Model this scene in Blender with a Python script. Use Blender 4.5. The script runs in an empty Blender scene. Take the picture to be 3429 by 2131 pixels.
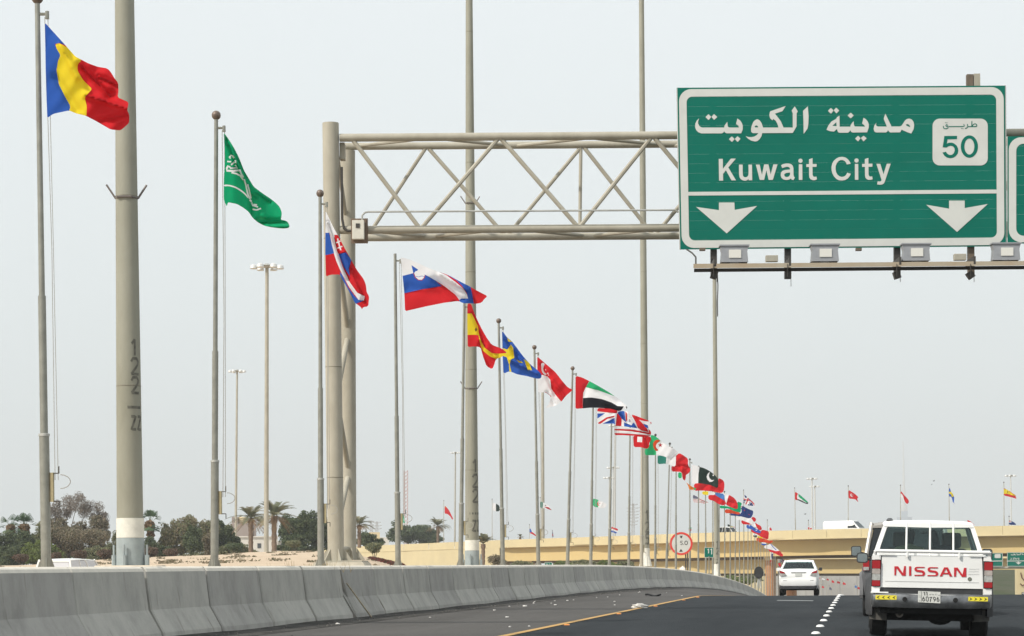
import bpy, bmesh, math, random
import numpy as np
from mathutils import Vector, Matrix
from mathutils.geometry import delaunay_2d_cdt
random.seed(7); rng = np.random.default_rng(7)
S = bpy.context.scene; COL = S.collection
R_ = math.radians
# ------------------------------------------------------------------ camera, world, sun, exposure
F = 7500.0; W0 = 3429.0; PCX, PCY = 1714.5, 1896.0; ROLL = R_(0.4); YAW = math.atan((2870-1714.5)/F); EYE = 1.12
RT = Vector((math.cos(YAW), math.sin(YAW), 0)); FW = Vector((-math.sin(YAW), math.cos(YAW), 0)); UP = Vector((0, 0, 1))
cd = bpy.data.cameras.new('camera'); cam = bpy.data.objects.new('camera', cd); COL.objects.link(cam)
cx_ = RT*math.cos(ROLL) - UP*math.sin(ROLL); cy_ = RT*math.sin(ROLL) + UP*math.cos(ROLL); cz_ = -FW
m = Matrix((cx_, cy_, cz_)).transposed().to_4x4(); m.translation = (0, 0, EYE); cam.matrix_world = m
cd.sensor_width = 36; cd.lens = 36*F/W0; cd.shift_y = (PCY-2131/2)/W0; cd.clip_start = 0.5; cd.clip_end = 30000
S.camera = cam
SUN_EL, SUN_AZ = R_(44), R_(225)         # azimuth clockwise from +Y (road direction): behind the camera, to the left
wd = bpy.data.worlds.new('World'); S.world = wd; wd.use_nodes = True
nt = wd.node_tree; nt.nodes.clear()
sky = nt.nodes.new('ShaderNodeTexSky'); sky.sky_type = 'NISHITA'; sky.sun_disc = False
sky.sun_elevation = SUN_EL; sky.sun_rotation = SUN_AZ; sky.dust_density = 6; sky.air_density = 1.2; sky.ozone_density = 1
hs = nt.nodes.new('ShaderNodeHueSaturation'); hs.inputs['Saturation'].default_value = .35
tc = nt.nodes.new('ShaderNodeTexCoord'); sx = nt.nodes.new('ShaderNodeSeparateXYZ')
cr = nt.nodes.new('ShaderNodeValToRGB'); e = cr.color_ramp.elements
e[0].position = 0.0; e[0].color = (.83, .90, .90, 1); e[1].position = .30; e[1].color = (.90, .955, .985, 1)
bg = nt.nodes.new('ShaderNodeBackground'); bg.inputs['Strength'].default_value = .1
sc10 = nt.nodes.new('ShaderNodeVectorMath'); sc10.operation = 'SCALE'; sc10.inputs['Scale'].default_value = 10.8
mx = nt.nodes.new('ShaderNodeMix'); mx.data_type = 'RGBA'; mx.inputs['Factor'].default_value = .9
out = nt.nodes.new('ShaderNodeOutputWorld'); L = nt.links.new
L(tc.outputs['Generated'], sx.inputs[0]); L(sx.outputs['Z'], cr.inputs[0]); L(cr.outputs[0], sc10.inputs[0])
L(sky.outputs[0], hs.inputs['Color']); L(hs.outputs[0], mx.inputs['A']); L(sc10.outputs[0], mx.inputs['B'])
L(mx.outputs['Result'], bg.inputs['Color']); L(bg.outputs[0], out.inputs['Surface'])
sd = bpy.data.lights.new('sun', 'SUN'); sd.energy = 4.3; sd.angle = R_(1.5); sd.color = (1, .945, .86)
sun = bpy.data.objects.new('sun', sd); COL.objects.link(sun)
sdir = Vector((math.sin(SUN_AZ)*math.cos(SUN_EL), math.cos(SUN_AZ)*math.cos(SUN_EL), math.sin(SUN_EL)))
sun.rotation_euler = sdir.to_track_quat('Z', 'Y').to_euler(); sun.location = (0, 0, 60)
S.view_settings.view_transform = 'Standard'; S.view_settings.look = 'None'; S.view_settings.exposure = 0
S.view_settings.gamma = 1; S.view_settings.use_curve_mapping = False
S.cycles.max_bounces = 6; S.cycles.transparent_max_bounces = 12
# ------------------------------------------------------------------ helpers
def uv_(x, y):
    u, v = (x-PCX)/F, (PCY-y)/F
    return u*math.cos(ROLL)+v*math.sin(ROLL), -u*math.sin(ROLL)+v*math.cos(ROLL)
def P(x, y, D):
    u, v = uv_(x, y); p = (FW + RT*u + UP*v)*D; p.z += EYE; return p
def depthX(x, X, y=1890):                # depth at which the sight line through column x meets the plane X = const
    u, v = uv_(x, y); return X/(-math.sin(YAW)+u*math.cos(YAW))
def hor(x): return 1896 - (x-PCX)*math.tan(ROLL)
def zpx(y, x, D): return EYE + (hor(x)-y)*D/F
def lin(c):
    if isinstance(c, str):
        c = [int(c[i:i+2], 16)/255 for i in (1, 3, 5)]
        c = [v/12.92 if v <= .04045 else ((v+.055)/1.055)**2.4 for v in c]
    return (*c[:3], 1)
MATS = {}
def mat(name, col, rough=.6, metal=0, var=0, scale=3, bump=0, bscale=30, spec=.5, trans=0, streak=None, col2=None, stretch=None, gen=True):
    if name in MATS: return MATS[name]
    M = bpy.data.materials.new(name); M.use_nodes = True; n = M.node_tree; b = n.nodes['Principled BSDF']; l = n.links.new
    b.inputs['Base Color'].default_value = lin(col); b.inputs['Roughness'].default_value = rough; b.inputs['Metallic'].default_value = metal
    b.inputs['Specular IOR Level'].default_value = spec
    if var or bump or col2:
        t = n.nodes.new('ShaderNodeTexCoord'); mp = n.nodes.new('ShaderNodeMapping'); l(t.outputs['Object'], mp.inputs[0])
        if stretch: mp.inputs['Scale'].default_value = stretch
    if var or col2:
        nz = n.nodes.new('ShaderNodeTexNoise'); nz.inputs['Scale'].default_value = scale; nz.inputs['Detail'].default_value = 8; nz.inputs['Roughness'].default_value = .65
        l(mp.outputs[0], nz.inputs['Vector'])
        r = n.nodes.new('ShaderNodeValToRGB'); l(nz.outputs['Fac'], r.inputs[0])
        c = lin(col); c2 = lin(col2) if col2 else None
        r.color_ramp.elements[0].position = .32; r.color_ramp.elements[1].position = .68
        r.color_ramp.elements[0].color = c2 if c2 else (*[v*(1-var) for v in c[:3]], 1)
        r.color_ramp.elements[1].color = (*[min(1, v*(1+var*.6)) for v in c[:3]], 1)
        l(r.outputs[0], b.inputs['Base Color'])
    if bump:
        nb = n.nodes.new('ShaderNodeTexNoise'); nb.inputs['Scale'].default_value = bscale; nb.inputs['Detail'].default_value = 5
        l(mp.outputs[0], nb.inputs['Vector']); bp = n.nodes.new('ShaderNodeBump'); bp.inputs['Strength'].default_value = bump; bp.inputs['Distance'].default_value = .02
        l(nb.outputs['Fac'], bp.inputs['Height']); l(bp.outputs[0], b.inputs['Normal'])
    if trans:
        tr = n.nodes.new('ShaderNodeBsdfTranslucent'); tr.inputs[0].default_value = lin(col); ms = n.nodes.new('ShaderNodeMixShader'); ms.inputs[0].default_value = trans
        l(b.outputs[0], ms.inputs[1]); l(tr.outputs[0], ms.inputs[2]); l(ms.outputs[0], n.nodes['Material Output'].inputs[0])
    MATS[name] = M; return M
def glassmat(name, tint, alpha):
    if name in MATS: return MATS[name]
    M = bpy.data.materials.new(name); M.use_nodes = True; n = M.node_tree; n.nodes.clear(); l = n.links.new
    g = n.nodes.new('ShaderNodeBsdfGlossy'); g.inputs['Roughness'].default_value = .03; g.inputs['Color'].default_value = (.9, .95, .95, 1)
    t = n.nodes.new('ShaderNodeBsdfTransparent'); t.inputs[0].default_value = lin(tint)
    f = n.nodes.new('ShaderNodeFresnel'); f.inputs['IOR'].default_value = 1.5; ad = n.nodes.new('ShaderNodeMath'); ad.operation = 'ADD'; ad.inputs[1].default_value = alpha
    ms = n.nodes.new('ShaderNodeMixShader'); o = n.nodes.new('ShaderNodeOutputMaterial')
    l(f.outputs[0], ad.inputs[0]); l(ad.outputs[0], ms.inputs[0]); l(t.outputs[0], ms.inputs[1]); l(g.outputs[0], ms.inputs[2]); l(ms.outputs[0], o.inputs[0])
    MATS[name] = M; return M
class MB:
    def __init__(s): s.v = []; s.f = []; s.m = []; s.cur = 0
    def add(s, vs, fs, mi=None):
        o = len(s.v); s.v += [tuple(p) for p in vs]; s.f += [tuple(i+o for i in q) for q in fs]; s.m += [s.cur if mi is None else mi]*len(fs); return s
    def box(s, c, d, M=None, mi=None):
        x, y, z = [t/2 for t in d]; c = Vector(c)
        vs = [Vector((i*x, j*y, k*z)) for i in (-1, 1) for j in (-1, 1) for k in (-1, 1)]
        if M is not None: vs = [M @ p for p in vs]
        return s.add([p+c for p in vs], [(0, 1, 3, 2), (4, 6, 7, 5), (0, 4, 5, 1), (2, 3, 7, 6), (0, 2, 6, 4), (1, 5, 7, 3)], mi)
    def tube(s, a, b, r0, r1=None, n=10, cap=True, mi=None):
        a, b = Vector(a), Vector(b); r1 = r0 if r1 is None else r1; d = (b-a).normalized()
        u = d.orthogonal().normalized() if abs(d.z) < .99 else Vector((1, 0, 0)); w = d.cross(u).normalized(); u = w.cross(d)
        vs = [a+(u*math.cos(t)+w*math.sin(t))*r0 for t in [2*math.pi*i/n for i in range(n)]] + [b+(u*math.cos(t)+w*math.sin(t))*r1 for t in [2*math.pi*i/n for i in range(n)]]
        fs = [(i, (i+1) % n, n+(i+1) % n, n+i) for i in range(n)]
        if cap: fs += [tuple(range(n))[::-1], tuple(range(n, 2*n))]
        return s.add(vs, fs, mi)
    def path(s, pts, r, n=6, mi=None):
        for a, b in zip(pts, pts[1:]): s.tube(a, b, r, r, n, True, mi)
        return s
    def ball(s, c, r, n=12, m=8, sc=(1, 1, 1), mi=None):
        c = Vector(c); vs = []; fs = []
        for j in range(1, m):
            t = math.pi*j/m
            for i in range(n):
                a = 2*math.pi*i/n; vs.append(c+Vector((math.sin(t)*math.cos(a)*r*sc[0], math.sin(t)*math.sin(a)*r*sc[1], math.cos(t)*r*sc[2])))
        k = len(vs); vs += [c+Vector((0, 0, r*sc[2])), c-Vector((0, 0, r*sc[2]))]
        for j in range(m-2):
            for i in range(n): fs.append((j*n+i, (j+1)*n+i, (j+1)*n+(i+1) % n, j*n+(i+1) % n))
        for i in range(n): fs += [(k, i, (i+1) % n), (k+1, (m-2)*n+(i+1) % n, (m-2)*n+i)]
        return s.add(vs, fs, mi)
    def lathe(s, c, prof, n=14, axis='z', mi=None):
        c = Vector(c); vs = []; fs = []
        for r, h in prof:
            for i in range(n):
                a = 2*math.pi*i/n; q = (r*math.cos(a), r*math.sin(a), h)
                if axis == 'x': q = (h, q[0], q[1])
                if axis == 'y': q = (q[0], h, q[1])
                vs.append(c+Vector(q))
        for j in range(len(prof)-1):
            for i in range(n): fs.append((j*n+i, j*n+(i+1) % n, (j+1)*n+(i+1) % n, (j+1)*n+i))
        fs += [tuple(range(n))[::-1], tuple(range((len(prof)-1)*n, len(prof)*n))]
        return s.add(vs, fs, mi)
    def loft(s, rings, close=True, cap=True, mi=None):
        n = len(rings[0]); vs = [p for r in rings for p in r]; fs = []
        for j in range(len(rings)-1):
            for i in range(n if close else n-1): fs.append((j*n+i, j*n+(i+1) % n, (j+1)*n+(i+1) % n, (j+1)*n+i))
        if cap: fs += [tuple(range(n))[::-1], tuple(range((len(rings)-1)*n, len(rings)*n))]
        return s.add(vs, fs, mi)
    def prism(s, pts, fn, d0, d1, mi=None):      # 2-D outline -> solid between fn(a,b,d0) and fn(a,b,d1)
        n = len(pts); t = fill([pts]); vs = [fn(a, b, d0) for a, b in t[0]] + [fn(a, b, d1) for a, b in t[0]]; k = len(t[0])
        fs = [tuple(q) for q in t[1]] + [tuple(i+k for i in q)[::-1] for q in t[1]]
        s.add(vs, fs, mi)
        vs = [fn(a, b, d0) for a, b in pts] + [fn(a, b, d1) for a, b in pts]
        return s.add(vs, [(i, (i+1) % n, n+(i+1) % n, n+i) for i in range(n)], mi)
    def slab(s, loops, fn, d0, d1, mi=None):
        t = fill(loops); k = len(t[0])
        s.add([fn(a, b, d0) for a, b in t[0]] + [fn(a, b, d1) for a, b in t[0]], [tuple(q) for q in t[1]] + [tuple(i+k for i in q)[::-1] for q in t[1]], mi)
        for pts in loops:
            n = len(pts); s.add([fn(a, b, d0) for a, b in pts] + [fn(a, b, d1) for a, b in pts], [(i, (i+1) % n, n+(i+1) % n, n+i) for i in range(n)], mi)
        return s
def inside(p, poly):
    x, y = p; c = False; n = len(poly); j = n-1
    for i in range(n):
        xi, yi = poly[i]; xj, yj = poly[j]
        if (yi > y) != (yj > y) and x < (xj-xi)*(y-yi)/(yj-yi)+xi: c = not c
        j = i
    return c
def fill(loops, extra=()):
    vs = []; ed = []
    for lp in loops:
        o = len(vs); n = len(lp); vs += [Vector((a, b)) for a, b in lp]; ed += [(o+i, o+(i+1) % n) for i in range(n)]
    vs += [Vector(p) for p in extra]
    r = delaunay_2d_cdt(vs, ed, [], 0, 1e-5)
    tv = [(p.x, p.y) for p in r[0]]; out = []
    for q in r[2]:
        c = (sum(tv[i][0] for i in q)/len(q), sum(tv[i][1] for i in q)/len(q))
        if sum(inside(c, lp) for lp in loops) % 2 == 1: out.append(tuple(q))
    return tv, out
def prop(o, label=None, cat=None, group=None, kind=None):
    for k, v in (('label', label), ('category', cat), ('group', group), ('kind', kind)):
        if v: o[k] = v
    return o
def thing(name, label, cat, loc, group=None, rot=(0, 0, 0)):
    o = bpy.data.objects.new(name, None); COL.objects.link(o); o.location = loc; o.rotation_euler = rot; o.empty_display_size = .3
    return prop(o, label, cat, group)
def obj(name, mb, mats, parent=None, smooth=False, world=True, base=True, bevel=0):
    if not isinstance(mats, (list, tuple)): mats = [mats]
    vs = np.array(mb.v, dtype=float)
    org = np.zeros(3)
    if parent is not None and world:
        q = parent; org = np.array(q.location)
        while q.parent: q = q.parent; org = org+np.array(q.location)
    elif parent is None and base:
        org = np.array([(vs[:, 0].min()+vs[:, 0].max())/2, (vs[:, 1].min()+vs[:, 1].max())/2, vs[:, 2].min()])
    me = bpy.data.meshes.new(name); me.from_pydata((vs-org).tolist(), [], mb.f); 
    for q in mats: me.materials.append(q)
    if len(mats) > 1: me.polygons.foreach_set('material_index', mb.m)
    if smooth:
        bm = bmesh.new(); bm.from_mesh(me); bmesh.ops.remove_doubles(bm, verts=bm.verts, dist=1e-5); bm.to_mesh(me); bm.free()
        me.polygons.foreach_set('use_smooth', [True]*len(me.polygons)); me.set_sharp_from_angle(angle=R_(40))
    o = bpy.data.objects.new(name, me); COL.objects.link(o)
    if parent is not None: o.parent = parent
    else: o.location = org
    if bevel:
        b = o.modifiers.new('bevel', 'BEVEL'); b.width = bevel; b.segments = 2; b.limit_method = 'ANGLE'; b.angle_limit = R_(40)
    return o
def fr(ox, oy, sc): return lambda pts: [(ox+a/sc, oy+b/sc) for a, b in pts]
def smooth_poly(pts, it=1):
    for _ in range(it):
        n = len(pts); o = []
        for i in range(n):
            a, b = pts[i], pts[(i+1) % n]; k = min(.25, 4.5/max(1e-6, math.hypot(b[0]-a[0], b[1]-a[1]))); o += [(a[0]*(1-k)+b[0]*k, a[1]*(1-k)+b[1]*k), (a[0]*k+b[0]*(1-k), a[1]*k+b[1]*(1-k))]
        pts = o
    return pts
def circ(cx, cy, r, n=20, ry=None): return [(cx+r*math.cos(2*math.pi*i/n), cy+(ry or r)*math.sin(2*math.pi*i/n)) for i in range(n)]
def star(cx, cy, r, k=5, rot=-90, q=.42): return [(cx+(r if i % 2 == 0 else r*q)*math.cos(R_(rot+i*180/k)), cy+(r if i % 2 == 0 else r*q)*math.sin(R_(rot+i*180/k))) for i in range(2*k)]
def stroke(pts, w):                       # ribbon outline round a polyline
    n = len(pts); L_, R2 = [], []
    for i, (x, y) in enumerate(pts):
        a = pts[max(0, i-1)]; b = pts[min(n-1, i+1)]; dx, dy = b[0]-a[0], b[1]-a[1]; l = math.hypot(dx, dy) or 1
        L_.append((x-dy/l*w/2, y+dx/l*w/2)); R2.append((x+dy/l*w/2, y-dx/l*w/2))
    return L_+R2[::-1]
def rrect(x0, y0, x1, y1, r, n=5):
    o = []
    for cx, cy, a0 in ((x1-r, y1-r, 0), (x0+r, y1-r, 90), (x0+r, y0+r, 180), (x1-r, y0+r, 270)):
        o += [(cx+r*math.cos(R_(a0+90*i/n)), cy+r*math.sin(R_(a0+90*i/n))) for i in range(n+1)]
    return o
def sstep(a, b, x): t = min(1, max(0, (x-a)/(b-a))); return t*t*(3-2*t)
def drop(Y): return 1.15e-4*max(0, min(Y, 420)-80)**2 + (.1*(Y-420)*0 if Y > 420 else 0)
def zroad(X, Y):
    z = -drop(Y)
    t = min(1, max(0, (X+9.9)/5.0)); z -= .013*t*max(0, min(Y, 300)-80)
    if X < -5.9: z += .10*min(1, (-5.9-X)/4.0)
    return max(z, -12)
def ztop(Y): return 1.06-drop(Y)
# ------------------------------------------------------------------ ground, sand, road
def asphalt(name, c1, c2, sc, bumps=.5, sten=(1, 1, 1)):
    M = mat(name, c1, .9, 0, 0, sc, bumps, 60, .12, col2=c2, stretch=sten); return M
M_ASPH = asphalt('asphalt', (.014, .0175, .021), (.031, .036, .040), .5, .5, (1, .12, 1))
M_SHLD = asphalt('shoulder_asphalt', (.070, .067, .063), (.102, .097, .092), .5, .6, (1, .1, 1))
M_GRIT = asphalt('roadside_grit', (.03, .029, .027), (.09, .086, .08), 3.5, .9, (1, .35, 1))
M_SAND = mat('sand', (.56, .45, .33), .95, 0, 0, .6, .6, 4, .1, col2=(.44, .34, .245))
M_EARTH = mat('dry_earth', (.36, .30, .22), .95, 0, .25, .05, 0)
def sheet(name, xs, ys, zf, m, off=0.0, kind='structure'):
    b = MB(); n = len(xs)
    for y in ys:
        for x in xs: b.v.append((x, y, zf(x, y)+off))
    for j in range(len(ys)-1):
        for i in range(n-1): b.f.append((j*n+i, j*n+i+1, (j+1)*n+i+1, (j+1)*n+i))
    b.m = [0]*len(b.f)
    return prop(obj(name, b, m, smooth=True, base=False), kind=kind)
ys = [-40, 0]+[10+3*i for i in range(120)]+[372, 385, 400, 440]
b = MB(); b.add([(-3400, -300, -12.6), (3400, -300, -12.6), (3400, 8300, -12.6), (-3400, 8300, -12.6)], [(0, 1, 2, 3)])
prop(obj('ground', b, M_EARTH, base=False), kind='structure')
sheet('road', [-5.62, -4.2, -2.5, -.6, 1.2, 3, 5, 7, 9, 12, 16], ys, zroad, M_ASPH)
sheet('road_shoulder', [-9.95, -9.2, -8.4, -7.5, -6.5, -5.62], ys, zroad, M_SHLD)
sheet('roadside', [16, 18, 22, 30, 60, 120], ys, lambda x, y: zroad(16, y)-.004-(0 if x < 17 else .04*(x-16)) if x < 119 else -12.5, M_EARTH)
# dirty strip of grit at the foot of the barrier
sheet('grit_strip', [-9.93, -9.7, -9.5, -9.3, -9.1], [10+1.5*i for i in range(74)], lambda x, y: zroad(x, y)+(.0 if x > -9.75 else .03*abs(math.sin(y*1.7+x))), M_GRIT, .005, 'stuff')
CRX = [-900, -400, 0, 150, 250, 370, 500, 700, 850, 1000, 1100, 1200, 1290, 1350, 1420, 4000]
CRY = [1904, 1903, 1897, 1892, 1880, 1875, 1868, 1860, 1852, 1850, 1851, 1862, 1878, 1895, 1905, 1905]
def zsand(X, Y, noise=True):
    D = -X*math.sin(YAW)+Y*math.cos(YAW)
    if D < 5: return ztop(Y)-.03
    px = PCX+F*(X*math.cos(YAW)+Y*math.sin(YAW))/D
    h0 = ztop(Y)-.03
    yc = float(np.interp(px, CRX, CRY)); hc = EYE+(hor(px)-yc)*272/F
    w = 1-sstep(1290, 1430, px)
    h = h0+(hc-h0)*sstep(48, 272, D)*w
    if X > -14 and w > 0: h = h0+(h-h0)*sstep(-11, -14, X)
    if noise and D > 30: h += w*.05*min(1, (D-30)/100)*(math.sin(X*.31+Y*.11)+math.sin(X*.17-Y*.23+1)+.6*math.sin(X*.7+Y*.53))
    if px < 330: h -= 1.15*sstep(84, 90, D)*(1-sstep(106, 120, D))*sstep(330, 280, px)
    if D > 330: h -= (h+12.4)*sstep(330, 430, D)*(0 if px > 1290 else 1)
    return max(h, -12.55)
xs = [-10.42, -10.7, -11.2, -12, -13, -14.5]+[-16.5-2*i for i in range(40)]+[-100-5*i for i in range(16)]
sheet('sand', xs, [8, 14]+[18+2.5*i for i in range(165)], zsand, M_SAND)
# ------------------------------------------------------------------ painted markings
M_YEL = mat('yellow_road_paint', (.46, .27, .075), .7, 0, .25, 6, 0)
M_WHP = mat('white_road_paint', (.72, .72, .70), .6, 0, .15, 8, 0)
o = sheet('lane_line', [-5.66, -5.50], [14+2*i for i in range(60)], zroad, M_YEL, .008); o['label'] = 'solid yellow edge line between the dark lanes and the grey shoulder'
# ------------------------------------------------------------------ concrete barrier
def concrete(name, c, c2):
    M = bpy.data.materials.new(name); M.use_nodes = True; n = M.node_tree; bs = n.nodes['Principled BSDF']; l = n.links.new
    bs.inputs['Roughness'].default_value = .9; bs.inputs['Specular IOR Level'].default_value = .2
    t = n.nodes.new('ShaderNodeTexCoord'); g = n.nodes.new('ShaderNodeNewGeometry')
    m1 = n.nodes.new('ShaderNodeMapping'); m1.inputs['Scale'].default_value = (1, .8, .45); l(g.outputs['Position'], m1.inputs[0])
    n1 = n.nodes.new('ShaderNodeTexNoise'); n1.inputs['Scale'].default_value = 2.4; n1.inputs['Detail'].default_value = 9; n1.inputs['Roughness'].default_value = .7; l(m1.outputs[0], n1.inputs[0])
    r = n.nodes.new('ShaderNodeValToRGB'); l(n1.outputs[0], r.inputs[0]); r.color_ramp.elements[0].position = .3; r.color_ramp.elements[0].color = lin(c2); r.color_ramp.elements[1].position = .6; r.color_ramp.elements[1].color = lin(c)
    m2 = n.nodes.new('ShaderNodeMapping'); m2.inputs['Scale'].default_value = (1, 5, .8); l(g.outputs['Position'], m2.inputs[0])
    n2 = n.nodes.new('ShaderNodeTexNoise'); n2.inputs['Scale'].default_value = 1.3; n2.inputs['Detail'].default_value = 6; l(m2.outputs[0], n2.inputs[0])
    r2 = n.nodes.new('ShaderNodeValToRGB'); l(n2.outputs[0], r2.inputs[0]); r2.color_ramp.elements[0].position = .63; r2.color_ramp.elements[0].color = (1, 1, 1, 1); r2.color_ramp.elements[1].position = .78; r2.color_ramp.elements[1].color = (.48, .46, .43, 1)
    mm = n.nodes.new('ShaderNodeMix'); mm.data_type = 'RGBA'; mm.blend_type = 'MULTIPLY'; mm.inputs['Factor'].default_value = 1; l(r.outputs[0], mm.inputs['A']); l(r2.outputs[0], mm.inputs['B'])
    l(mm.outputs['Result'], bs.inputs['Base Color'])
    n3 = n.nodes.new('ShaderNodeTexNoise'); n3.inputs['Scale'].default_value = 40; l(g.outputs['Position'], n3.inputs[0]); bp = n.nodes.new('ShaderNodeBump'); bp.inputs['Strength'].default_value = .35; bp.inputs['Distance'].default_value = .01
    l(n3.outputs[0], bp.inputs['Height']); l(bp.outputs[0], bs.inputs['Normal']); MATS[name] = M; return M
M_CON = concrete('weathered_concrete', (.42, .41, .375), (.30, .295, .27))
M_CON2 = concrete('weathered_concrete_darker', (.37, .36, .335), (.265, .26, .24))
M_TOPLIT = mat('sunlit_dusty_concrete_top', (.66, .62, .54), .9, 0, .12, 3)  # dusty tone with the sunlit highlight of the barrier top put into the colour
BAR = thing('concrete_barrier', 'long grey precast concrete barrier along the left shoulder of the road', 'barrier', (-10.2, 25, zroad(-9.9, 25)))
prof = [(-9.90, .02), (-9.915, .10), (-10.10, .43), (-10.17, .985), (-10.195, 1.03), (-10.24, 1.055), (-10.38, 1.06), (-10.42, .98), (-10.46, .0)]
def bseg(y0, y1, brk0=0, brk1=0, m=M_CON, dx=0):
    b = MB(); rings = []
    N = 2
    for k, (y, inset) in enumerate(((y0, .02), (y0+.02, 0), ((y0+y1)/2, 0), (y1-.02, 0), (y1, .02))):
        base = zroad(-9.9, y)-.08; bk = brk0 if k < 2 else (-brk1 if k > 2 else 0)
        rings.append([(X+dx-(inset if X > -10.2 else -inset*.3), y+(bk if z < .75 else 0), base+z+(0.07 if z > .0 else 0)) for X, z in prof])
    b.loft(rings); nn_ = len(prof)
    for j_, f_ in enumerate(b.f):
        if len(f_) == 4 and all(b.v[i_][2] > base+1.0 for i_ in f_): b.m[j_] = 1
    return obj('barrier_segment', b, [m, M_TOPLIT], BAR)
YJ = 43.57; SP = 3.09
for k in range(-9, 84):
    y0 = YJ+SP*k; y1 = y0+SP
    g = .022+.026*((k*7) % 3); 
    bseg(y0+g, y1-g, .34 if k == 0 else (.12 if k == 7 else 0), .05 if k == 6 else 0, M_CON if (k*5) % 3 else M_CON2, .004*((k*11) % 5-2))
M_WOOD = mat('bleached_wood', (.55, .46, .33), .8, 0, .3, 10)
b = MB(); q0 = Vector((-10.10, 43.80, .80)); q1 = Vector((-9.74, 44.45, .105)); b.box((0, 0, 0), (.03, .015, (q0-q1).length))
dd = (q0-q1).normalized(); Mx = dd.to_track_quat('Z', 'Y').to_matrix(); b.v = [tuple(Mx @ Vector(v)+(q0+q1)/2) for v in b.v]
prop(obj('wooden_stick', b, M_WOOD), 'thin pale wooden batten leaning in the broken joint of the concrete barrier', 'stick')
# lane studs, yellow edge-line studs
M_STUD = mat('white_ceramic_stud', (.78, .78, .76), .35); M_OST = mat('orange_reflector', (.62, .22, .04), .4)
def gp(x, y, X=None):
    D = 60
    for _ in range(12):
        p = P(x, y, D); z = zroad(p.x, p.y); D *= (EYE-z)/max(.01, EYE-p.z)
    return P(x, y, D)
p0, p1 = gp(2707, 2120), gp(2782, 1996)
first = None
for k in range(-4, 18):
    Y = 36.2+4.05*k; X = -.66+(Y-36)*.0008
    if first is None:
        b = MB(); b.lathe((0, 0, -.004), [(.075, 0), (.072, .012), (.055, .030), (.028, .038)], 14); first = obj('road_stud', b, M_STUD, smooth=True, base=False); o = first
    else: o = first.copy(); COL.objects.link(o)
    o.location = (X, Y, zroad(X, Y)+.004)
    ON = ['nearest', 'second nearest', 'third nearest', 'fourth nearest', 'fifth nearest', 'sixth nearest', 'seventh nearest', 'eighth nearest', 'ninth nearest', 'tenth nearest']
    prop(o, (ON[k]+' white domed stud of the lane line left of the pickup') if 0 <= k < 10 else ('small white domed stud at the far end of the lane line' if k >= 10 else 'white domed stud of the lane line below the photo edge'), 'road stud', 'white studs marking the lane line')
first = None; on_ = iter(['nearest', 'second nearest', 'middle', 'second farthest', 'farthest'])
for x, y in ((1960, 2094), (2115, 2057), (2232, 2031), (2312, 2011), (2372, 2001)):
    p = gp(x, y); X = -5.40; Y = p.y
    if first is None:
        b = MB(); b.add([(-.055, -.05, 0), (.055, -.05, 0), (.055, .05, 0), (-.055, .05, 0), (-.04, -.02, .02), (.04, -.02, .02), (.04, .02, .02), (-.04, .02, .02)], [(3, 2, 1, 0), (4, 5, 6, 7), (0, 1, 5, 4), (1, 2, 6, 5), (2, 3, 7, 6), (3, 0, 4, 7)]); first = obj('reflector_stud', b, M_OST, base=False); o = first
    else: o = first.copy(); COL.objects.link(o)
    o.location = (X, Y, zroad(X, Y)+.002)
    prop(o, next(on_)+' of the orange reflector studs beside the yellow edge line', 'road stud', 'orange reflector studs along the yellow line')
# litter
M_PLW = mat('white_plastic', (.72, .68, .62), .45, 0, .2, 20); M_RUB = mat('black_rubber', (.015, .015, .016), .75, 0, .3, 20); M_CRUMB = mat('litter_scrap', (.62, .60, .57), .6)
def lump(c, sx_, sy_, sz_, seed, n=14, mm=9):
    r = random.Random(seed); b = MB(); b.ball((0, 0, 0), 1, n, mm)
    ph = [r.uniform(0, 6) for _ in range(6)]
    vs = []
    for x, y, z in b.v:
        k = 1+.22*math.sin(3*x+ph[0])*math.cos(4*y+ph[1])+.16*math.sin(7*z+ph[2]+5*x)+.1*math.sin(9*y+ph[3])
        vs.append((c[0]+x*sx_*k, c[1]+y*sy_*k, c[2]+max(-.6, z)*sz_*k))
    b.v = vs; return b
p = gp(2143, 2037); prop(obj('plastic_bag', lump((p.x, p.y, p.z+.045), .19, .12, .075, 3), M_PLW, smooth=True), 'crumpled white plastic bag lying beside the yellow line on the shoulder', 'bag')
p = gp(2187, 1997); b = MB()
b.loft([[(p.x-.26+.52*t+.02*math.cos(a), p.y+.08*math.sin(3*t)+.035*math.cos(a)*2, p.z+.035+.03*math.sin(6*t+1)+.035*math.sin(a)) for a in [2*math.pi*i/8 for i in range(8)]] for t in [i/8 for i in range(9)]])
prop(obj('tyre_scrap', b, M_RUB, smooth=True), 'black strip of shredded tyre lying on the shoulder near the barrier', 'tyre scrap')
b = MB(); r = random.Random(5)
for x, y, s_ in ((1655, 2045, 1.3), (1706, 2033, 1), (1757, 2032, 2), (1787, 2022, 1.2), (1790, 2017, .9), (1846, 2022, .9), (1858, 2014, .9), (1860, 2028, 1.4), (1900, 2013, 1.2), (1920, 2011, .9), (1998, 2003, .9), (2035, 2001, .9), (2058, 2016, 1), (2058, 2028, 1), (2075, 1994, .9), (2138, 1986, .9), (2142, 1984, 1.2), (2232, 1986, .9), (2283, 1996, 1), (1698, 2069, 1.3), (1772, 2100, .9), (1707, 2102, .9), (1130, 2092, 1.6), (1440, 2070, .8)):
    p = gp(x, y); c_ = lump((p.x, p.y, p.z+.012), .03*s_, .03*s_, .014*s_, int(x+y), 5, 4); b.add(c_.v, c_.f)
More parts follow.
